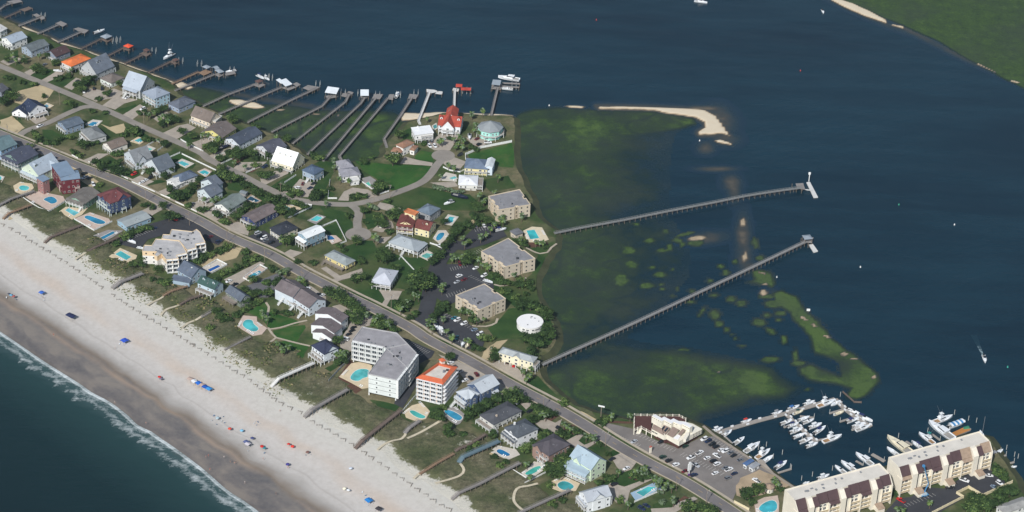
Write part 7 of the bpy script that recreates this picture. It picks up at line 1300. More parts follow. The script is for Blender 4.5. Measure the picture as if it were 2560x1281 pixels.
# ================================================================== VEHICLES
CARC = {'white': (228, 230, 232), 'silver': (176, 180, 186), 'grey': (112, 116, 122), 'black': (34, 36, 40), 'dark blue': (38, 50, 78), 'red': (190, 36, 34), 'maroon': (104, 34, 40), 'green': (40, 66, 56), 'teal': (56, 116, 130), 'blue grey': (130, 148, 168)}
TYRE = mat('tyre_rubber', (34, 34, 36), .9, 0); CARGL = mat('car_glass', (30, 36, 44), .1, 0, spec=.6); RIM = mat('wheel_rim', (160, 162, 166), .4, 0, metal=.5); LAMP = mat('lamp_glass', (210, 212, 206), .2, 0); TAIL = mat('tail_lamp', (150, 30, 28), .3, 0)
CM = {}
def car_parts(kind, col):
    if (kind, col) in CM: return CM[(kind, col)]
    pm = mat('car_paint', CARC[col], .3, 0, spec=.5)
    L, W_, hb, hr = {'sedan': (4.7, 1.8, .86, 1.42), 'suv': (4.9, 1.95, 1.02, 1.8), 'pickup': (5.6, 1.98, 1.05, 1.82), 'van': (5.3, 2.0, 1.1, 2.0)}[kind]
    l, w_ = L / 2, W_ / 2; out = []
    def sec(x, b, z0, z1, t=.9): return [(x, -b, z0), (x, b, z0), (x, b, (z0 + z1) / 2), (x, b * t, z1), (x, -b * t, z1), (x, -b, (z0 + z1) / 2)]
    mb = MB()
    if kind == 'pickup': mb.loft([sec(-l, w_ * .94, .4, hb), sec(-l * .3, w_, .32, hb), sec(l * .3, w_, .3, hb + .03), sec(l * .85, w_ * .97, .32, hb - .05), sec(l, w_ * .86, .42, hb - .22)], pm)
    else: mb.loft([sec(-l, w_ * .88, .42, hb - (.1 if kind == 'sedan' else 0)), sec(-l * .8, w_ * .98, .32, hb + .02), sec(0, w_, .28, hb + .02), sec(l * .55, w_, .3, hb - .04), sec(l * .88, w_ * .94, .34, hb - .14), sec(l, w_ * .8, .42, hb - .3)], pm)
    out.append(('body', mb.mesh('body')))
    c = {'sedan': (-.74, -.42, .12, .42), 'suv': (-.93, -.82, .1, .38), 'pickup': (-.14, -.1, .28, .5), 'van': (-.96, -.9, .35, .66)}[kind]
    mb = MB(); b0, b1 = w_ * .9, w_ * .74
    mb.loft([[(l * c[0], -b0, hb), (l * c[3], -b0, hb), (l * c[3], b0, hb), (l * c[0], b0, hb)], [(l * c[1], -b1, hr - .06), (l * c[2], -b1, hr - .06), (l * c[2], b1, hr - .06), (l * c[1], b1, hr - .06)]], CARGL); out.append(('windows', mb.mesh('windows')))
    mb = MB(); mb.box(l * c[1] - .06, -b1 - .03, hr - .06, l * c[2] + .04, b1 + .03, hr + .02, pm)
    for x0, x1 in ((c[0], c[1]), (c[3], c[2]), ((c[0] + c[3]) / 2, (c[1] + c[2]) / 2)): pass
    out.append(('car_roof', mb.mesh('car_roof')))
    if kind == 'pickup':
        mb = MB(); mb.box(-l * .95, -w_ * .78, hb - .02, -l * .2, w_ * .78, hb + .015, mat('truck_bed_liner', (60, 62, 66), .9, .1)); out.append(('truck_bed', mb.mesh('truck_bed')))
    wm = MB(); n = 10
    for y0, y1, r, m_ in ((-.12, .12, .34, TYRE), (-.135, .135, .2, RIM)): wm.loft([[(r * math.cos(2 * math.pi * k / n), y, r * math.sin(2 * math.pi * k / n)) for k in range(n)] for y in (y0, y1)], m_)
    wm = wm.mesh('wheel')
    out.append(('wheel', [(wm, (x * l, s * (w_ - .1), .34)) for x in (-.62, .62) for s in (-1, 1)]))
    lm = MB().box(-.03, -.2, -.08, .03, .2, .08, LAMP).mesh('headlight'); tm = MB().box(-.03, -.16, -.1, .03, .16, .1, TAIL).mesh('tail_light')
    out.append(('headlight', [(lm, (l * .985, s * w_ * .62, hb - .38)) for s in (-1, 1)])); out.append(('tail_light', [(tm, (-l + .005, s * w_ * .7, hb - .28)) for s in (-1, 1)]))
    CM[(kind, col)] = out; return out
UX, VX = (1, -.42), (1, .52)
KN = {'sedan': 'car', 'suv': 'four wheel drive', 'pickup': 'pickup truck', 'van': 'van'}
def car(px, py, col, kind='sedan', hd=UX, z=GZ + .3):
    p = U(px, py, z); q = U(px + hd[0] * 8, py + hd[1] * 8, z); t = empty('parked_car', p, math.atan2(q.y - p.y, q.x - p.x) + random.choice((0, math.pi)) + random.uniform(-.05, .05))
    for n, me in car_parts(kind, col):
        if isinstance(me, list):
            for m_, lo in me: put(n, m_, t, lo)
        else: put(n, me, t)
    later(t, f'{col} {KN[kind]}', 'car' if kind in ('sedan', 'suv') else KN[kind], 'parked cars'); return t
for a in [(1585,1106,'silver'),(1653,1107,'black','suv'),(1713,1118,'green'),(1657,1145,'green','suv'),(1672,1154,'black','suv'),(1690,1164,'white','suv'),(1712,1180,'maroon'),(1735,1190,'dark blue','suv'),(1727,1146,'white','pickup'),(1749,1134,'white','pickup'),(1768,1147,'white'),(1792,1141,'white','pickup',VX),(1739,1165,'silver','pickup',VX),(1784,1155,'black','suv'),(1793,1162,'white','suv'),(1813,1172,'grey'),(1822,1176,'white','pickup'),(1788,1185,'white'),(1836,1186,'dark blue'),(1820,1197,'grey','suv'),(1760,1100,'white','suv'),(1770,1105,'dark blue','suv'),(1780,1113,'black','suv'),(1790,1119,'black','suv'),(1803,1127,'white'),(1813,1130,'white','suv'),(1826,1134,'grey'),(1834,1141,'black'),(1850,1152,'grey'),(1891,1204,'white','pickup',VX),
 (1143,802,'white','suv'),(1160,811,'white','suv'),(1186,826,'blue grey'),(1200,837,'white','suv'),(1142,846,'teal','sedan',(.5,-1)),(1136,797,'teal'),(1286,915,'red','suv',(-.5,.6)),(1271,907,'black','sedan',(-.5,.6)),(1127,909,'white'),(1134,903,'black'),(1147,932,'silver','pickup'),(1176,947,'black','suv',(.6,.8)),(1191,938,'maroon','suv',(.6,.8)),(1162,953,'white'),(884,821,'black'),(880,829,'black'),(872,838,'black'),(862,850,'white','van',(1,.2)),(1190,567,'grey','sedan',(.5,1)),(1210,566,'white','sedan',(.5,1)),(1222,566,'black','sedan',(.5,1)),(1189,672,'white'),(1210,691,'white','suv'),(1160,701,'maroon'),(1142,707,'silver'),(1149,662,'maroon','suv',(.5,1)),(1160,658,'black','suv',(.5,1)),(1185,603,'black'),(1148,692,'white','suv'),
 (645,585,'silver','van'),(648,593,'black','suv'),(660,597,'white','van'),(665,603,'grey'),(678,609,'black','suv'),(743,472,'white','suv',(1,.2)),(775,472,'dark blue'),(757,461,'maroon','sedan',(.5,-1)),(784,461,'black'),(662,419,'dark blue','suv'),(547,606,'dark blue','suv'),(526,594,'maroon'),(480,512,'grey'),(437,550,'red','suv',VX),(895,459,'white','sedan',(0,1)),(335,437,'red','suv'),(354,458,'white'),(365,452,'white'),(375,447,'black','suv'),(192,441,'white'),(211,436,'black','suv'),(212,446,'white','pickup'),(224,447,'black'),(233,463,'white','suv',(.5,1)),(137,398,'dark blue'),(91,376,'black'),(100,317,'white','pickup'),(387,573,'dark blue'),(572,705,'white'),(586,714,'black','pickup'),(767,725,'white','pickup'),(762,718,'black','suv'),(796,738,'black'),(805,741,'white'),(112,163,'grey'),(192,207,'black','suv'),(210,231,'white','suv',(0,1)),(235,223,'black','suv',(0,1)),(255,224,'black','suv',(0,1)),(357,274,'white','suv'),(318,246,'white'),
 (1324,1030,'black'),(1398,1074,'black','suv',VX),(1287,1008,'silver','suv',VX),(1566,1173,'white'),(1536,1213,'black','suv'),(1530,1150,'black'),(1604,1273,'dark blue','suv',VX),(1616,1266,'dark blue','sedan',VX),(1074,367,'white','suv',(.6,.7)),(1087,367,'white','suv',(.6,.7)),(1068,357,'black','suv',(0,1)),(1079,355,'grey','suv',(0,1)),(1193,349,'maroon'),(1198,363,'black','suv'),(1220,358,'white','pickup',(1,0)),(1150,389,'black','suv'),(957,568,'white','suv'),(1100,618,'white','van',VX),(2252,1253,'red','pickup',(1,.55)),(2411,1203,'white','pickup',(1,.3)),(2383,1211,'black','suv',(1,-.1)),(2375,1221,'black','pickup',(1,-.1)),(2485,1220,'blue grey','sedan',(1,.6)),(2499,1210,'white','suv',(1,.6)),(2473,1191,'white','sedan',(1,.1)),(1108,351,'silver'),(430,536,'dark blue'),(303,421,'white')]: car(*a)
# boom lift beside the right marina condominium
o = U(2311, 1240, GZ + .28); t = empty('boom_lift', o, .4, 'blue boom lift with its long arm raised against the right marina condominium', 'boom lift'); BLU2 = mat('lift_blue', (74, 140, 190), .5, .05)
MB().box(-2.2, -1.1, .5, 2.2, 1.1, 1.1, BLU2).build('chassis', t); MB().box(-1.9, -1, 1.12, 1, 1, 2.2, mat('lift_grey', (180, 196, 206), .5, .05)).build('turret', t)
for x in (-1.6, 1.6):
    for y in (-1.1, 1.1): mb = MB(); mb.loft([[(x + .5 * math.cos(k * .628), y + dy, .5 + .5 * math.sin(k * .628)) for k in range(10)] for dy in (-.18, .18)], TYRE); mb.build('wheel', t)
def arm(p, q, w_, nm): 
    p, q = Vector(p), Vector(q); mb = MB(); d = (q - p).normalized(); s = d.cross(Vector((0, 1, 0))).normalized() * w_; u = Vector((0, w_, 0)); mb.loft([[p - s - u, p + s - u, p + s + u, p - s + u], [q - s - u, q + s - u, q + s + u, q - s + u]], BLU2); mb.build(nm, t)
arm((-.6, 0, 2.2), (2.6, 1.6, 7), .22, 'lower_arm'); arm((2.6, 1.6, 7.1), (-2.6, 1.2, 21), .2, 'upper_arm'); MB().box(-3.4, .5, 20.6, -2.2, 2, 21.7, BLU2).build('work_basket', t)
# roadside signs of the marina, mail boxes
p = U(1626, 1132, GZ + .3); t = empty('roadside_sign', p, .6, 'white roadside sign slab with a red arch top by the restaurant car park', 'sign'); MB().box(-.7, -.3, 0, .7, .3, 4, CRC).build('sign_slab', t); mb = MB(); mb.loft([[(.9 * math.cos(k * .524), y, 4.01 + .9 * math.sin(k * .524)) for k in range(7)] for y in (-.35, .35)], mat('sign_red', (176, 96, 84), .7, .05)); mb.build('sign_arch', t)
p = U(1722, 1190, GZ + .3); t = empty('roadside_sign', p, .6, 'tall white and purple roadside sign among cars in the marina car park', 'sign'); MB().box(-.5, -.5, 0, .5, .5, 1.6, mat('sign_purple', (92, 60, 120), .6, .05)).build('sign_base', t); MB().box(-.18, -.18, 1.6, .18, .18, 4, TRIM).build('sign_post', t); MB().box(-1.1, -.3, 4.01, 1.1, .3, 8.6, TRIM).build('sign_board', t); MB().box(-.6, -.32, 8.61, .6, .32, 9.8, TRIM).build('sign_top', t)

# ================================================================== UTILITY POLES
WOODP = mat('pole_wood', (142, 128, 114), .9, .2, .6)
def pole_meshes():
    return [('pole', MB().cyl(0, 0, -.2, 11, .17, WOODP, r1=.12, n=8).mesh('pole')), ('crossarm', MB().box(-1.2, -.08, 10.1, 1.2, .08, 10.28, WOODP).mesh('crossarm')), ('transformer', MB().cyl(.38, 0, 8.3, 9.4, .25, UNITM, n=10).mesh('transformer')), ('lamp_arm', MB().box(-.05, 0, 9.3, .05, 2, 9.4, UNITM).mesh('lamp_arm')), ('lamp_head', MB().box(-.16, 1.7, 9.15, .16, 2.4, 9.3, LAMP).mesh('lamp_head'))]
PMS = pole_meshes()
POLES = [(20,344),(128,396),(240,447),(365,508),(474,565),(568,610),(662,655),(755,700),(868,755),(978,772),(1115,899),(1222,905),(1358,1024),(1513,1116),(1690,1228),(1765,1262),(935,520),(150,262),(360,312),(505,380),(702,492),(975,496)]
for i, (px, py) in enumerate(POLES):
    t = empty('utility_pole', U(px, py, GZ), -.75 + (.5 if i > 15 else 0))
    for n, me in PMS:
        if (n == 'transformer' and i % 3) or (n.startswith('lamp') and i % 2 == 0): continue
        put(n, me, t)
    later(t, 'wooden utility pole', 'utility pole', 'utility poles along the roads')
t = empty('t_sign_post', U(1502, 1045, GZ), -.3, 'tall post with a wide white panel head beside the marsh edge of the road', 'flood light'); MB().cyl(0, 0, 0, 8, .2, WOODP).build('post', t); MB().box(-2, -.2, 8, 2, .2, 8.9, TRIM).build('sign_panel', t)  # T-shaped white sign post, holds no lamp
# wires between the poles on the main road
mb = MB()
for a, b in zip(POLES[:15], POLES[1:16]):
    p, q = U(*a, GZ + 10.3), U(*b, GZ + 10.3)
    if (q - p).length > 60: continue
    for k in range(5):
        s = lambda t: p.lerp(q, t) - Vector((0, 0, 3 * t * (1 - t))); mb.bar(s(k / 5), s((k + 1) / 5), .05, .05, OUTB)
wo = mb.build('power_line'); wo['kind'] = 'stuff'; tag(wo, 'thin dark power line strung between the wooden utility poles', 'power line')

# ================================================================== TREES, PALMS, BUSHES
def leafm(n, c): return mat(n, c, .85, .38, .3, spec=.15)
LG = [leafm('leaf_dark', (50, 70, 40)), leafm('leaf_mid', (70, 92, 50)), leafm('leaf_light', (98, 118, 66)), leafm('leaf_grey', (104, 120, 96))]
BARK = mat('bark', (104, 92, 80), .95, .25, .8)
def crown(seed, n, leaf, flat=.8, mats=(0, 1, 1, 2), lobes=7):
    """leaf clumps spread through an uneven crown of unit radius"""
    r = random.Random(seed); mb = MB(); cl = []
    for k in range(lobes):
        a = r.uniform(0, 6.28); d = r.uniform(.15, .68); cl.append((d * math.cos(a), d * math.sin(a), r.uniform(-.25, .5) * flat, r.uniform(.3, .52), r.choice(mats)))
    cl.append((0, 0, 0, .55, 0))
    for k in range(n):
        cx, cy, cz, cr, m_ = cl[k % len(cl)]; v = Vector((r.gauss(0, 1), r.gauss(0, 1), r.gauss(0, 1))).normalized(); q = cr * r.uniform(.55, 1.05)
        p = Vector((cx, cy, cz)) + Vector((v.x * q, v.y * q, v.z * q * flat)); s = leaf * r.uniform(.6, 1.3)
        nn = (v + Vector((r.uniform(-.7, .7), r.uniform(-.7, .7), r.uniform(-.2, .9)))).normalized(); a = nn.orthogonal().normalized(); b = nn.cross(a); rot = r.uniform(0, 6.28); a, b = a * math.cos(rot) + b * math.sin(rot), b * math.cos(rot) - a * math.sin(rot)
        mt = LG[m_ if r.random() < .75 else r.choice(mats)]
        mb.poly([p + a * s, p + b * s * .55 + nn * s * .12, p - a * s, p - b * s * .55 + nn * s * .1], mt)
    return mb.mesh('foliage')
BUSH = [crown(s, 300, .18, .8, m_, 7) for s, m_ in ((1, (0, 1, 1)), (2, (0, 0, 1)), (3, (0, 1, 2)), (4, (0, 0, 1)), (5, (1, 2, 2)), (6, (3, 3, 1)))]
TREE = [crown(s, 700, .125, .85, m_, 13) for s, m_ in ((11, (0, 1, 1)), (12, (0, 0, 1)), (13, (0, 1, 2)))]
TRUNK = MB().cyl(0, 0, -.3, 3, .2, BARK, r1=.1, n=7)
for a in range(4): TRUNK.loft([[(.1 * math.cos(k * 2.1) + 0, .1 * math.sin(k * 2.1), 1.8) for k in range(3)], [(1.3 * math.cos(a * 1.57 + .4) + .04 * math.cos(k * 2.1), 1.3 * math.sin(a * 1.57 + .4) + .04 * math.sin(k * 2.1), 3.6) for k in range(3)]], BARK)
TRUNK = TRUNK.mesh('trunk'); STEM = MB().cyl(0, 0, -.2, .8, .12, BARK, r1=.05, n=6).mesh('stem')
def palm_crown(seed):
    r = random.Random(seed); mb = MB()
    for k in range(22):
        az = k * 2.399 + r.uniform(-.2, .2); el = r.uniform(-.5, 1.15); l = r.uniform(1.5, 2.1); d = Vector((math.cos(az) * math.cos(el), math.sin(az) * math.cos(el), math.sin(el))); s = Vector((-math.sin(az), math.cos(az), 0)); p = Vector((0, 0, 0)); mt = LG[r.choice((0, 1, 1, 2, 3))]; ww = [.08, .34, .5, .3, .03]; pts = []
        for j in range(5):
            pts.append((p - s * ww[j] + Vector((0, 0, -ww[j] * .35)), p.copy(), p + s * ww[j] + Vector((0, 0, -ww[j] * .35)))); d = (d + Vector((0, 0, -.26 - .12 * j))).normalized(); p = p + d * l / 4
        for j in range(4):
            mb.poly([pts[j][0], pts[j][1], pts[j + 1][1], pts[j + 1][0]], mt); mb.poly([pts[j][1], pts[j][2], pts[j + 1][2], pts[j + 1][1]], mt)
    return mb.mesh('fronds')
PC = [palm_crown(s) for s in range(4)]
PT = [MB().loft([[(x + w_ * math.cos(k * .9), y + w_ * math.sin(k * .9), z) for k in range(7)] for x, y, z, w_ in ((0, 0, -.3, .26), (b * .2, 0, 2, .2), (b * .7, b * .2, 4, .18), (b, b * .3, 5.4, .2))], BARK).mesh('trunk') for b in (.0, .3, -.4)]
rv = random.Random(5)
TZ = lambda px, py: GZ
def bush(px, py, r, tone=None, z=None):
    p = U(px, py, GZ + r * .6); k = rv.randrange(4) if tone is None else tone
    t = empty('bush', (p.x, p.y, z if z is not None else GZ), rv.uniform(0, 6.28)); f = put('foliage', BUSH[k], t, (0, 0, r * .62), 0, (r * 1.32, r * rv.uniform(1.05, 1.5), r * rv.uniform(.9, 1.3))); put('stem', STEM, t)
    later(t, ('large' if r > 3.1 else 'small' if r < 2.3 else 'rounded') + (' grey green bush' if k == 5 else ' pale green bush' if k == 4 else ' dark green bush'), 'bush', 'garden bushes and hedges')
def tree(px, py, r):
    p = U(px, py, GZ + r); p.z = GZ; t = empty('tree', p, rv.uniform(0, 6.28)); put('trunk', TRUNK, t, None, None, r / 3.2); put('foliage', TREE[rv.randrange(3)], t, (0, 0, r * 1.1), 0, (r * rv.uniform(1.15, 1.5), r * rv.uniform(1.1, 1.35), r * rv.uniform(.85, 1.1)))
    later(t, ('large' if r > 4.6 else 'medium' if r > 3.7 else 'small') + ' spreading tree', 'tree', 'garden trees')
def palm(px, py, s=1.0):
    s *= rv.uniform(.85, 1.15); p = U(px, py, GZ + 4.8 * s); p.z = GZ; t = empty('palm_tree', p, rv.uniform(0, 6.28)); k = rv.randrange(3); put('trunk', PT[k], t, None, None, s); b = (.0, .3, -.4)[k]; put('fronds', PC[rv.randrange(4)], t, (b * s, b * .3 * s, 5.4 * s), rv.uniform(0, 6), s * 1.4)
    later(t, ('tall' if s > 1.02 else 'short') + ' cabbage palm', 'palm', 'cabbage palms')
TREES = [(88,174,3.6),(96,170,4),(106,178,3.4),(35,241,4.6),(10,252,4.6),(24,237,4),(180,262,3),(196,216,4),(207,211,4),(217,201,4.2),(581,299,4.2),(531,364,4.2),(590,382,4.8),(598,391,4),(668,439,4.4),(792,486,4.6),(440,491,4.6),(452,488,4),(206,361,4.2),(286,426,4.4),(300,428,4),(332,328,4.2),(422,541,4.4),(436,540,4),(551,438,4.6),(563,436,4.4),(577,446,4.2),(540,440,4),(676,497,4.4),(690,498,3.8),(703,526,4.2),(716,601,4.8),(892,602,3.8),(692,707,4.4),(826,733,4.8),(842,738,5),(853,744,4.4),(864,754,4.4),(876,759,4.2),(888,769,4.2),(896,777,4),(891,801,4.4),(1052,704,7),(1040,695,6),(1064,692,6.4),(1050,712,5.5),(1064,716,4.8),(1078,700,5),(982,398,5.6),(1000,337,4),(985,540,5.2),(996,532,5),(946,548,4.4),(950,557,4),(962,634,4.6),(952,642,4.2),(966,646,4.2),(1242,884,4.6),(1236,894,4),(1286,992,5.4),(1276,996,4.4),(1306,761,4.6),(1326,763,4.6),(1343,766,4.6),(1358,778,4.4),(1368,788,4.2),(1312,846,4),(1332,850,4.6),(1344,858,4.8),(1363,834,4.6),(1376,838,4),(1370,822,4.2),(1328,882,4),(945,468,4.6),(956,464,4.4),(1406,1157,4.6),(1412,1148,4),(1387,1180,4.8),(1378,1174,4.2),(1867,1234,4.6),(1897,1224,4),(1720,1271,4.4),(1756,1271,4),(1776,1278,4),(2437,1246,5),(2449,1259,5),(2474,1259,5),(2499,1242,5),(2525,1229,4.6),(2424,1271,4.6),(2462,1268,4.6),(1172,563,3.6),(1186,543,4),(1198,523,3.6),(1137,583,3.8),(1126,598,3.8),(1112,615,3.8),(1100,636,3.8),(1083,653,3.8),(1090,642,3.6),(910,404,3.2),(640,318,3.4),(717,347,3.8),(1176,642,4),(1168,648,3.6),(1165,655,3.4)]
for a in TREES: tree(*a)
for x, y, r_ in [(140,157,3),(362,282,3),(390,279,3.2),(425,294,3.4),(405,309,3.2),(437,299,3.2),(205,224,3),(410,272,3),(270,234,3),(255,419,3.2),(295,407,3),(425,422,2.8),(345,409,3),(375,429,3.2),(410,439,3),(412,359,3),(425,474,3.2),(407,514,3),(482,464,3),(472,477,2.8),(500,449,3),(555,419,3),(542,537,3),(575,522,3.2),(562,504,3),(590,542,3.2),(617,512,2.8),(657,514,3.2),(680,517,3.2),(712,504,3),(760,517,3),(732,529,3.2),(650,482,3),(640,482,2.8),(652,439,3),(670,387,3),(632,384,3),(615,384,3.2),(572,382,3),(550,397,3),(532,377,3.2),(940,479,3),(1110,554,2.8),(960,562,3),(910,527,3),(1145,572,3),(1154,566,3),(990,672,2.8),(935,709,3),(1027,729,3),(884,697,3.2),(904,692,3.4),(905,654,2.6),(632,699,3),(722,737,3.2),(735,717,3.2),(612,724,2.6),(632,737,2.8),(670,734,3),(395,672,2.8),(355,662,2.8),(332,662,2.6),(360,644,2.8),(540,777,2.8),(550,792,2.8),(612,752,3),(645,732,3),(845,852,3),(870,789,3),(907,787,3.2),(950,797,3),(970,809,3.2),(957,817,3),(1095,1034,3),(1127,892,3.2),(1120,1069,3),(1172,1032,3.4),(1197,1022,3.4),(1246,997,3.6),(1220,1012,3.4),(1270,987,3.6),(1305,997,3.4),(1348,1022,3),(1360,1027,3.2),(1380,1035,3),(1325,1050,3),(1443,1080,2.8),(1403,1082,3),(1360,1095,3.2),(1390,1170,3.6),(1398,1182,3.4),(1418,1125,3),(1216,650,3),(1300,712,3.2),(1235,690,3),(1180,800,3),(1162,780,3),(1100,776,3.2),(1086,790,3),(1262,706,3),(1288,604,2.8),(1312,612,2.6),(1220,552,3),(1204,545,3),(1190,512,3),(120,138,2.8),(230,196,2.8),(300,210,2.8),(330,228,2.8),(455,328,3),(482,340,3),(60,152,2.8),(20,150,2.8),(1100,1045,3),(860,900,2.8),(846,905,2.8)]: tree(x, y, r_ * 1.1)
BUSHES = [(140,197,3),(154,194,3.2),(168,190,3),(14,192,2.6),(30,196,2.6),(60,206,2.8),(85,211,2.6),(140,159,2.6),(230,206,2.8),(112,240,2.6),(170,257,2.8),(246,247,2.8),(266,234,2.8),(230,279,2.6),(262,281,2.6),(352,282,2.6),(494,266,2.6),(547,353,3.2),(516,366,3),(650,381,2.6),(706,366,3),(742,391,3.2),(785,391,3.4),(800,396,3.2),(581,389,3),(641,393,2.8),(641,413,2.8),(706,421,3.2),(703,471,3.4),(713,470,3.6),(722,470,3.2),(730,484,3.6),(740,483,3.6),(750,483,3),(786,494,3.2),(806,482,3),(828,472,2.6),(592,446,3),(601,450,3.2),(611,458,3.2),(621,463,3.4),(631,472,3.4),(508,446,3),(460,496,3.4),(472,512,3),(507,526,3.6),(560,554,3.2),(570,556,2.6),(628,569,3.2),(603,524,3.4),(612,520,3.2),(598,534,3.2),(633,512,3),(648,514,2.8),(706,502,3.2),(696,512,3.2),(736,507,3),(748,512,3),(723,537,3.2),(745,652,2.8),(782,657,2.8),(875,539,3),(850,614,2.4),(860,624,2.2),(800,562,2),(83,333,2.8),(92,341,3),(101,351,3),(117,356,3),(135,356,3),(150,350,2.6),(175,344,2.8),(160,342,2.4),(226,358,3.2),(240,356,2.6),(186,379,3),(200,390,2.6),(75,365,2.6),(288,384,3.2),(300,384,3),(238,404,3.2),(250,412,3),(270,406,2.4),(313,432,3),(308,337,3),(325,327,3.2),(340,328,3.2),(350,334,3.2),(362,347,3),(372,348,3),(383,349,3),(440,489,3),(250,462,2.2),(363,514,2.8),(384,519,2.6),(326,502,2),(287,609,3),(312,592,3.4),(322,586,3.2),(331,582,3.2),(345,576,3),(358,572,3),(371,569,3),(475,657,3.4),(494,652,3.4),(512,644,3.6),(525,637,3.4),(545,629,3.6),(558,622,3.2),(571,617,3.4),(611,630,3.2),(611,647,3),(638,647,3.4),(595,667,3),(612,662,2.8),(575,677,2.8),(557,684,2.6),(540,697,2.8),(668,704,3.2),(682,674,3.4),(737,709,3),(757,712,2.8),(400,702,3),(412,709,2.8),(425,700,2.8),(385,697,2.6),(560,802,2.4),(573,796,2.6),(586,790,2.6),(598,783,2.6),(610,776,2.6),(622,769,2.6),(635,761,2.6),(648,754,2.6),(562,792,2.6),(690,779,2.6),(710,782,2.6),(722,786,2.6),(527,819,2.8),(935,807,3.2),(946,812,3.2),(957,814,3.2),(987,824,3),(975,818,2.8),(995,762,3.2),(1010,769,3.2),(1025,757,3.2),(1000,772,3),(1042,782,3),(1026,792,2.8),(1110,759,3),(1118,766,3),(1100,762,2.8),(1236,687,2.8),(1246,695,2.8),(1256,704,2.8),(1270,708,2.8),(1292,707,2.8),(1300,700,2.6),(1310,712,3.2),(1330,722,3.2),(1326,706,2.8),(1246,727,3),(1256,729,2.8),(1266,729,2.8),(1290,744,2.8),(1318,734,2.4),(1210,847,3.4),(1228,846,2.6),(1188,867,3),(1200,870,2.6),(1172,605,2.2),(1363,619,2.2),(1302,607,3),(1314,604,2.4),(913,557,1.8),(972,579,3),(885,491,2.8),(893,490,2.8),(901,489,2.8),(912,489,2.6),(970,501,2.8),(1195,560,2.6),(900,645,2.2),(1057,359,2.6),(1176,368,2.8),(1190,375,2.6),(1125,345,2.2),(930,392,2.4),(1232,1004,3),(1220,1007,3),(1208,1013,3.2),(1190,1021,3.2),(1180,1032,3.2),(1172,1043,3.2),(1197,1033,3),(1120,1087,3),(1090,1034,3.2),(1086,1043,3),(1098,1028,2.8),(1336,1019,3),(1366,1034,3.2),(1338,1045,3),(1350,1046,2.6),(1408,1007,3),(1503,1056,3.6),(1516,1052,3),(1415,1085,2.8),(1404,1088,2.8),(1358,1090,3.4),(1373,1085,3.2),(1503,1110,2.4),(1523,1135,2.2),(1430,1132,2.6),(1320,1117,3),(1310,1126,2.8),(1331,1108,2.8),(1237,1087,3),(1375,1215,2.4),(1238,1140,2.4),(1253,1165,2.4),(1268,1155,2.6),(1528,1192,3),(1500,1205,3),(1515,1197,3),(1586,1190,3),(1594,1192,3),(1603,1192,3),(1612,1191,3),(1620,1190,3),(1380,1260,2.6),(1405,1252,2.6),(1390,1264,2.4),(1550,1250,2.4),(1736,1266,3),(1880,1231,3),(1880,1257,2.8),(1951,1225,2.6),(2486,1170,3.2),(2492,1176,3.2),(2500,1182,3.2),(2506,1192,3.2),(2346,1183,2.6),(2236,1233,2.8),(1115,1080,2.6),(1130,1083,2.6),(1157,1085,2.4),(1192,1113,2.4),(1177,1125,2.6),(520,1000,0)]
for a in BUSHES:
    if a[2]: bush(*a)
for a in ((1085,469,2.4,5),(1097,470,2.4,5),(1108,473,2.4,5),(1122,476,2.4,5),(1136,480,2.4,5),(1150,482,2.6,5),(928,519,3,5),(938,522,2.6,5),(1352,1035,3,4),(1345,1030,2.6,4),(1108,1018,2.4,4),(1655,1256,2.2,5),(1650,1232,2,5),(702,684,2.6,5),(716,676,2.4,5),(706,462,2.2,5)): bush(*a)
for a in [(30,137),(38,149),(60,141),(98,139),(178,174),(371,287),(385,282),(400,297),(420,302),(440,292),(410,290),(545,347),(508,335),(520,338),(690,342),(835,402),(585,404),(612,416),(835,417),(850,447),(872,452),(542,497),(532,502),(395,350),(470,362),(730,589),(700,679),(712,682),(747,697),(756,700),(660,792),(655,784),(668,797),(695,859),(720,867),(708,877),(706,870),(850,889),(860,889),(866,880),(917,787),(970,810),(947,790),(936,800),(1036,737),(1046,742),(1018,752),(1072,802),(1084,802),(1070,812),(1205,660),(1215,662),(1222,669),(1285,687),(1196,649),(1132,639),(1140,644),(1152,642),(1100,717),(1111,712),(1105,726),(1108,797),(1152,777),(1170,779),(1192,799),(1210,797),(1184,783),(1117,827),(1130,843),(1165,852),(1174,852),(1215,588),(1202,592),(1158,594),(1162,608),(1350,607),(1358,607),(1210,504),(1214,498),(1245,442),(1238,479),(1102,439),(942,597),(934,590),(1067,297),(1135,347),(1150,342),(1160,352),(1140,367),(1155,367),(1146,358),(1190,312),(1196,332),(1186,324),(1207,277),(1180,285),(1105,352),(1096,354),(1122,412),(1134,420),(1307,929),(1324,938),(1316,948),(1328,922),(852,884),(840,886),(1353,1036),(1365,1036),(1530,1040),(1576,1040),(1410,1060),(1418,1066),(1428,1072),(1466,1090),(1476,1092),(1486,1094),(1318,1160),(1325,1192),(1546,1180),(1600,1174),(1611,1170),(1591,1177),(1606,1182),(1616,1179),(1635,1195),(1652,1202),(1667,1210),(1680,1217),(1645,1210),(1660,1220),(1642,1200),(1685,1250),(1571,1260),(1936,1202),(1943,1210),(2326,1258),(2243,1273),(2258,1275),(926,515),(1198,486),(1240,536),(1250,547),(1258,552),(1304,540),(1258,542),(1130,648),(1080,820),(815,508),(510,498),(1002,772),(1300,596),(1340,606),(1236,560),(1226,572)]: palm(*a)
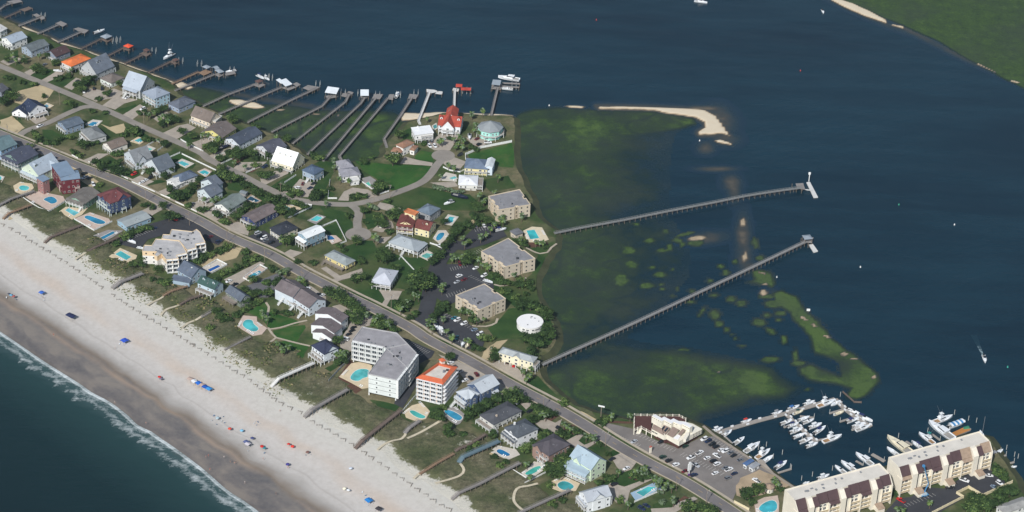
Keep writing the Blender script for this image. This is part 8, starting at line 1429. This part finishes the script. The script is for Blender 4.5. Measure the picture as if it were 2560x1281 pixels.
# low tufts through the dune scrub, marsh edge shrubs: nobody could count them
mb = MB(); r = random.Random(9); TUF = [mat('dune_grass_blade', (96, 104, 62), .95, .25, .5), mat('dune_shrub_leaf', (58, 74, 44), .95, .25, .5), mat('dry_grass_blade', (138, 128, 96), .95, .2, .5)]
DLl = DLs
for k in range(5200):
    i = r.randrange(60, len(DLl) - 60); p = DLl[i]; nv = offset(DLl[i - 1:i + 2], 1)[1] - p; s = r.uniform(0, 1) ** 1.2 * 62; q = Vector((p.x, p.y)) + nv.normalized() * s + Vector((r.uniform(-3, 3), r.uniform(-3, 3)))
    z = dune_z(0, s, q)
    if z < 1.5: continue
    if noise.noise(Vector((q.x * .06, q.y * .06, 1))) < -.12 + .1 * r.random(): continue
    e = r.uniform(.3, .75) * (1.25 if s > 12 else .8); mt = TUF[2 if r.random() < .25 else (0 if s < 14 or r.random() < .45 else 1)]
    for j in range(3):
        a = r.uniform(0, 6.28); u = Vector((math.cos(a), math.sin(a), 0)) * e; c = Vector((q.x + r.uniform(-.3, .3), q.y + r.uniform(-.3, .3), z - .1))
        mb.poly([c - u, c + u, c + u * .5 + Vector((u.y * .5, -u.x * .5, e * .9)), c - u * .6 + Vector((u.y * .4, -u.x * .4, e * .75))], mt)
o = mb.build('dune_grass'); o['kind'] = 'stuff'; tag(o, 'low tufts of grass and scrub covering the dunes', 'grass')
# ================================================================== BEACH
SF = mat('sand_fence_wood', (112, 100, 88), .95, .2, .6); mb = MB()
def fl(mb, p, q):
    p, q = Vector(p), Vector(q); n = int((q - p).length / .4)
    for z in (.8,): mb.bar((p.x, p.y, z), (q.x, q.y, z), .05, .06, SF)
    for k in range(n + 1):
        e = p.lerp(q, k / n); w_ = .07 if k % 4 == 0 else .03; mb.box(e.x - w_, e.y - w_, -.1, e.x + w_, e.y + w_, 1 if k % 4 else 1.25, SF)
fl(mb, (-3.1, .3), (0, 0)); fl(mb, (0, 0), (-.3, -2.9)); SFM = mb.mesh('sand_fence')
c_ = [(130,65),(200,105),(262,140),(320,185),(375,215),(440,255),(505,290),(562,330),(620,370),(680,400),(740,445),(800,485),(862,530),(915,565),(975,605),(1035,650),(1155,730),(1215,775),(1275,815),(1340,855),(1405,895),(1475,935),(1540,975),(1605,1015),(1672,1060),(1745,1100),(1812,1140),(1880,1185),(1950,1225)]
pts = [(x / 4.004, 560 + y / 4.004) for x, y in c_] + [(200 + x / 4.004, 800 + y / 4.004) for x, y in [(1150,265),(1220,308),(1290,352),(1360,392),(1432,440),(1502,485),(1575,530),(1648,572),(1718,617),(1780,670),(1842,715),(1905,755),(1970,810)]] + [(500 + x / 4.004, 961 + y / 4.004) for x, y in [(840,210),(928,252),(1025,295),(1145,385),(1222,430),(1300,470),(1380,520),(1460,567),(1540,615),(1670,700),(1742,750),(1818,805),(1895,855),(1972,910),(2045,960)]] + [(900 + x / 4.004, 961 + y / 4.004) for x, y in [(525,1015),(602,1068),(682,1120),(760,1175),(840,1225),(920,1268)]] + [(-8, 556), (12, 566)]
def tb(p):   # height of the sand at a point of the beach
    return 1.62
for x, y in pts:
    o = put('sand_fence', SFM, None, U(x, y - 3, 1.6), random.uniform(-.22, .22), random.uniform(.8, 1.1)); later(o, 'L shaped sand fence', 'sand fence', 'sand fences along the dune foot', 'dune')
def cloth(c): return mat('beach_cloth', c, .85, .08, .8)
ALU = UNITM
def canopy(px, py, c, label, w_=3.2, l=3.2, kind='canopy', z=1.3):
    t = empty('beach_' + kind, U(px, py, z), random.uniform(-.2, .2) - .75, label, 'beach canopy' if kind == 'canopy' else 'beach tarp', 'canopies on the beach'); m_ = cloth(c); mb = MB(); n = 6
    mb.loft([[(x, -w_ / 2, 2 + .1), (x, 0, 2.45 + (.1 if 0 < i < n else 0)), (x, w_ / 2, 2.1), (x, w_ / 2, 2.04), (x, 0, 2.38), (x, -w_ / 2, 2.04)] for i, x in ((i, -l / 2 + l * i / n) for i in range(n + 1))], m_); mb.build('canopy_cloth', t)
    for x in (-l / 2 + .1, l / 2 - .1):
        for y in (-w_ / 2 + .1, w_ / 2 - .1): put('pole', post_mesh(.04, 2.1, ALU), t, (x, y, -.05))
def umbrella(px, py, c, label, z=1.2, r=1.15):
    t = empty('beach_umbrella', U(px, py, z), random.uniform(0, 6), label, 'beach umbrella', 'umbrellas on the beach'); mb = MB(); n = 10
    A = [(r * math.cos(2 * math.pi * k / n), r * math.sin(2 * math.pi * k / n), 1.75 - (.08 if k % 2 else 0)) for k in range(n)]; B = [(x * .5, y * .5, 2.15) for x, y, _ in A]; mb.loft([A, B, [(x * .03, y * .03, 2.3) for x, y, _ in A]], cloth(c)); mb.build('umbrella_cloth', t); put('pole', post_mesh(.025, 2.25, ALU), t)
    t.rotation_euler = (random.uniform(-.2, .2), random.uniform(-.2, .2), 0)
for a in ((105,738,(60,104,190),'blue beach canopy near the top of the sand at left'),(312,858,(48,84,190),'royal blue beach canopy in the middle of the wide sand',4,4),(178,796,(40,48,84),'dark navy tarpaulin shelter alone on the sand at left',4,6.5,'tarp'),(476,954,(178,158,148),'tan end canopy of the row of six joined canopies',3.2,3.4),(486,960,(216,218,222),'white canopy in the row of six joined canopies',3.2,3.4),(497,965,(36,104,196),'first blue canopy from the left in the row of six',3.2,3.4),(505,969,(182,160,150),'pinkish canopy in the middle of the row of six',3.2,2.6),(513,974,(32,84,170),'dark blue canopy in the row of six joined canopies',3.2,3.4),(523,979,(56,140,206),'bright blue end canopy of the row of six',3.2,3.4),(922,1258,(40,124,196),'bright blue canopy alone near the bottom of the sand',3.6,4),(616,1112,(90,100,140),'grey blue canopy beside a striped umbrella',3,3),(947,1279,(60,56,60),'dark canopy at the bottom edge of the photo'),(620,1117,(196,190,196),'pale striped canopy beside the grey blue canopy',3,3)): canopy(*a)
for a in ((398,948,(190,52,48),'red umbrella alone above the wet sand'),(403,953,(120,110,130),'grey umbrella touching the red one above the wet sand'),(27,744,(110,170,206),'pale blue umbrella nearest the left edge'),(22,741,(70,74,90),'dark umbrella beside the pale blue one near the left edge'),(36,746,(150,84,84),'brown red umbrella near the left edge'),(575,1077,(200,80,64),'red and white umbrella near the wrack line'),(605,1082,(120,180,210),'pale blue umbrella right of the red and white one'),(655,1121,(186,44,40),'red umbrella touching a teal one'),(662,1127,(40,130,140),'teal umbrella touching a red one'),(722,1117,(200,54,46),'left one of two joined bright red umbrellas'),(732,1121,(206,60,50),'right one of two joined bright red umbrellas'),(720,1166,(66,62,130),'purple umbrella alone on the lower sand'),(878,1177,(196,204,216),'pale umbrella alone on the right sand'),(862,1227,(230,224,200),'cream umbrella beside a white one'),(870,1232,(222,226,230),'white umbrella beside a cream one'),(631,1101,(70,76,120),'navy umbrella above the striped canopy'),(770,1136,(120,90,84),'brown umbrella with chairs round it'),(545,1050,(160,180,190),'pale umbrella in the loose ring of chairs')): umbrella(*a)
# beach chairs and people, tiny in the photo
CH = MB(); CH.box(-.28, -.25, .25, .28, .3, .3, cloth((200, 206, 212))); CH.hexa([(-.28, .3, .25), (.28, .3, .25), (.28, .55, .85), (-.28, .55, .85), (-.28, .35, .25), (.28, .35, .25), (.28, .6, .85), (-.28, .6, .85)], cloth((200, 206, 212)))
for x in (-.26, .22): CH.box(x, -.22, 0, x + .04, -.18, .26, ALU); CH.box(x, .24, 0, x + .04, .28, .26, ALU)
CHM = CH.mesh('beach_chair'); CHM2 = CHM.copy(); CHM2.materials[0] = cloth((70, 110, 150))
for k, (px, py) in enumerate(((534,1041),(540,1044),(558,1043),(553,1054),(561,1058),(529,1052),(542,1062),(638,1055),(646,1057),(634,1060),(641,1064),(650,1060),(765,1139),(775,1138),(768,1132),(905,1233),(913,1240),(620,1128),(660,1134),(16,746),(40,750),(109,752),(300,853),(298,862))):
    o = put('beach_chair', CHM if k % 2 else CHM2, None, U(px, py, 1.1), random.uniform(0, 6.28)); later(o, ('pale' if k % 2 else 'blue') + ' beach chair', 'beach chair', 'beach chairs on the sand', 'beach')
SKIN = mat('skin', (196, 150, 122), .7, .05)
def person_mesh(pose, top, bottom):
    """one continuous skinned figure, standing or walking, 1.72 m"""
    me = bpy.data.meshes.new('body'); st = .28 if pose else .08
    V = [(0, 0, .95), (0, 0, 1.2), (0, 0, 1.42), (0, .01, 1.52), (0, .03, 1.64), (.1, 0, .9), (.11, st * .5, .5), (.11, st, .06), (.11, st + .14, .04), (-.1, 0, .9), (-.11, -st * .4, .5), (-.11, -st, .06), (-.11, -st + .14, .04), (.19, 0, 1.42), (.25, -st * .4, 1.14), (.27, -st * .2 + .08, .88), (-.19, 0, 1.42), (-.25, st * .4, 1.14), (-.27, st * .5 + .08, .88)]
    E_ = [(0, 1), (1, 2), (2, 3), (3, 4), (0, 5), (5, 6), (6, 7), (7, 8), (0, 9), (9, 10), (10, 11), (11, 12), (2, 13), (13, 14), (14, 15), (2, 16), (16, 17), (17, 18)]
    R_ = [.15, .14, .15, .06, .1, .1, .065, .045, .035, .1, .065, .045, .035, .06, .045, .032, .06, .045, .032]
    me.from_pydata(V, E_, []); o = bpy.data.objects.new('body', me); COL.objects.link(o); o.modifiers.new('s', 'SKIN')
    for k, r_ in enumerate(R_): me.skin_vertices[0].data[k].radius = (r_, r_ * .8)
    me.skin_vertices[0].data[0].use_root = True
    sb = o.modifiers.new('u', 'SUBSURF'); sb.levels = 1
    dg = bpy.context.evaluated_depsgraph_get(); m2 = bpy.data.meshes.new_from_object(o.evaluated_get(dg)); bpy.data.objects.remove(o)
    m2.materials.clear()
    for mt in (SKIN, cloth(top), cloth(bottom), mat('hair', (60, 46, 38), .8, 0)): m2.materials.append(mt)
    for p in m2.polygons:
        z = p.center.z; x = abs(p.center.x); p.material_index = 3 if z > 1.63 and p.center.y < .06 else 1 if .98 < z < 1.46 and x < .2 else 2 if .68 < z <= .98 and x < .2 else 0
        p.use_smooth = True
    m2.name = 'body'; return m2
PMESH = [person_mesh(a, t_, b_) for a, t_, b_ in ((0, (196, 150, 122), (60, 80, 140)), (1, (196, 60, 56), (40, 44, 60)), (1, (220, 222, 226), (70, 110, 120)), (0, (50, 54, 70), (50, 54, 70)))]
PL = ['standing person in blue shorts', 'walking person in a red top', 'walking person in a white top', 'standing person in dark clothes']
for k, (px, py) in enumerate(((515,1145),(521,1142),(560,1146),(590,1158),(586,1161),(525,1176),(612,1209),(690,1237),(365,1061),(134,840),(287,1008),(576,1156),(700,1030),(775,1035),(905,1118),(900,1120),(658,1150),(720,1172),(288,872),(108,747))):
    z = .35 if (py - 833) > .66 * px + 0 else 1.3
    o = put('person', PMESH[k % 4], None, U(px, py, max(.05, z if k < 12 else 1.5)), random.uniform(0, 6.28)); later(o, PL[k % 4], 'person', 'people on the beach', 'beach')

# ================================================================== LABELS THAT SAY WHERE
ORD = ['first', 'second', 'third', 'fourth', 'fifth', 'sixth', 'seventh', 'eighth', 'ninth', 'tenth', '11th', '12th', '13th', '14th', '15th', '16th', '17th', '18th', '19th', '20th'] + [f'{n}{"st" if n % 10 == 1 else "nd" if n % 10 == 2 else "rd" if n % 10 == 3 else "th"}' for n in range(21, 120)]
NUM = ['no', 'one', 'two', 'three', 'four', 'five', 'six', 'seven', 'eight', 'nine', 'ten'] + [str(n) for n in range(11, 130)]
for x, y, nm in ((*U(1965, 1060)[:2], 'middle marina dock'), (*U(2150, 1045)[:2], 'outer right dock'), (*U(1900, 1045)[:2], 'main marina dock'), (*U(1860, 1120)[:2], 'marina bulkhead'), (*U(1790, 1165)[:2], 'marina car park middle'), (*U(1810, 1120)[:2], 'car park row by the bulkhead'), (*U(1690, 1160)[:2], 'roadside row of the marina car park'), (*U(1160, 825)[:2], 'car park nearest the main road'), (*U(1160, 690)[:2], 'middle condominium car park'), (*U(1190, 590)[:2], 'top condominium car park')): LAND.append((x, y, nm))
LX = [(x, y, n, P((x, y, GZ + 2))) for x, y, n in LAND]; groups = {}
for o, desc, cat, grp, near in PENDING:
    q = P(o.location)
    if near in ('dune', 'beach'): key = (desc, {'dune': 'along the dune foot', 'beach': 'on the beach'}[near])
    else:
        if near: key = (desc, f'beside the {near}')
        else:
            b = min(LX, key=lambda e: (e[0] - o.location.x) ** 2 + ((e[1] - o.location.y) * .8) ** 2); dx, dy = q[0] - b[3][0], q[1] - b[3][1]
            if 'sound' in desc: rel = ''; key = (desc, '')
            else:
                rel = ('right of' if dx > 0 else 'left of') if abs(dx) > abs(dy) * 1.2 else ('behind' if dy < 0 else 'below'); key = (desc, f'{rel} the {b[2]}')
    groups.setdefault(key, []).append((q, o))
for (desc, where), it in groups.items():
    it.sort(key=lambda e: e[0][0]); n = len(it); pl = desc + ('es' if desc.endswith('sh') else 's')
    for p_, q_ in (('car with', 'cars with'),): pl = pl.replace(p_, q_)
    if ' with ' in desc: h_, t_ = desc.split(' with ', 1); pl = h_ + 's with ' + t_
    if desc.startswith(('standing person', 'walking person')): pl = desc.replace('person', 'people')
    if ' in the sound' in desc: pl = desc.replace('buoy', 'buoys')
    for k, (q, o) in enumerate(it):
        if n == 1: s = f'{desc} {where}'
        elif n == 2: s = f'{"left" if k == 0 else "right"} one of two {pl} {where}'
        else: s = f'{ORD[k]} from left of {NUM[n]} {pl} {where}'
        o['label'] = ' '.join(s.split()[:16])

# ================================================================== AIR
hz = MB().box(-9500, -8600, -2.6, 9500, 9500, CAMH + 12, mat('unused', (128, 128, 128))).mesh('haze'); hz.materials.clear()
hm = bpy.data.materials.new('haze_air'); hm.use_nodes = True; hn = hm.node_tree; hn.nodes.remove(hn.nodes['Principled BSDF']); pv = hn.nodes.new('ShaderNodeVolumePrincipled')
pv.inputs['Color'].default_value = (.62, .84, 1, 1); pv.inputs['Density'].default_value = 0.000034; pv.inputs['Anisotropy'].default_value = .2
hn.links.new(pv.outputs[0], hn.nodes['Material Output'].inputs['Volume']); hz.materials.append(hm); ho = put('haze', hz); ho['kind'] = 'stuff'; tag(ho, 'thin pale summer haze filling the air over the island', 'haze')
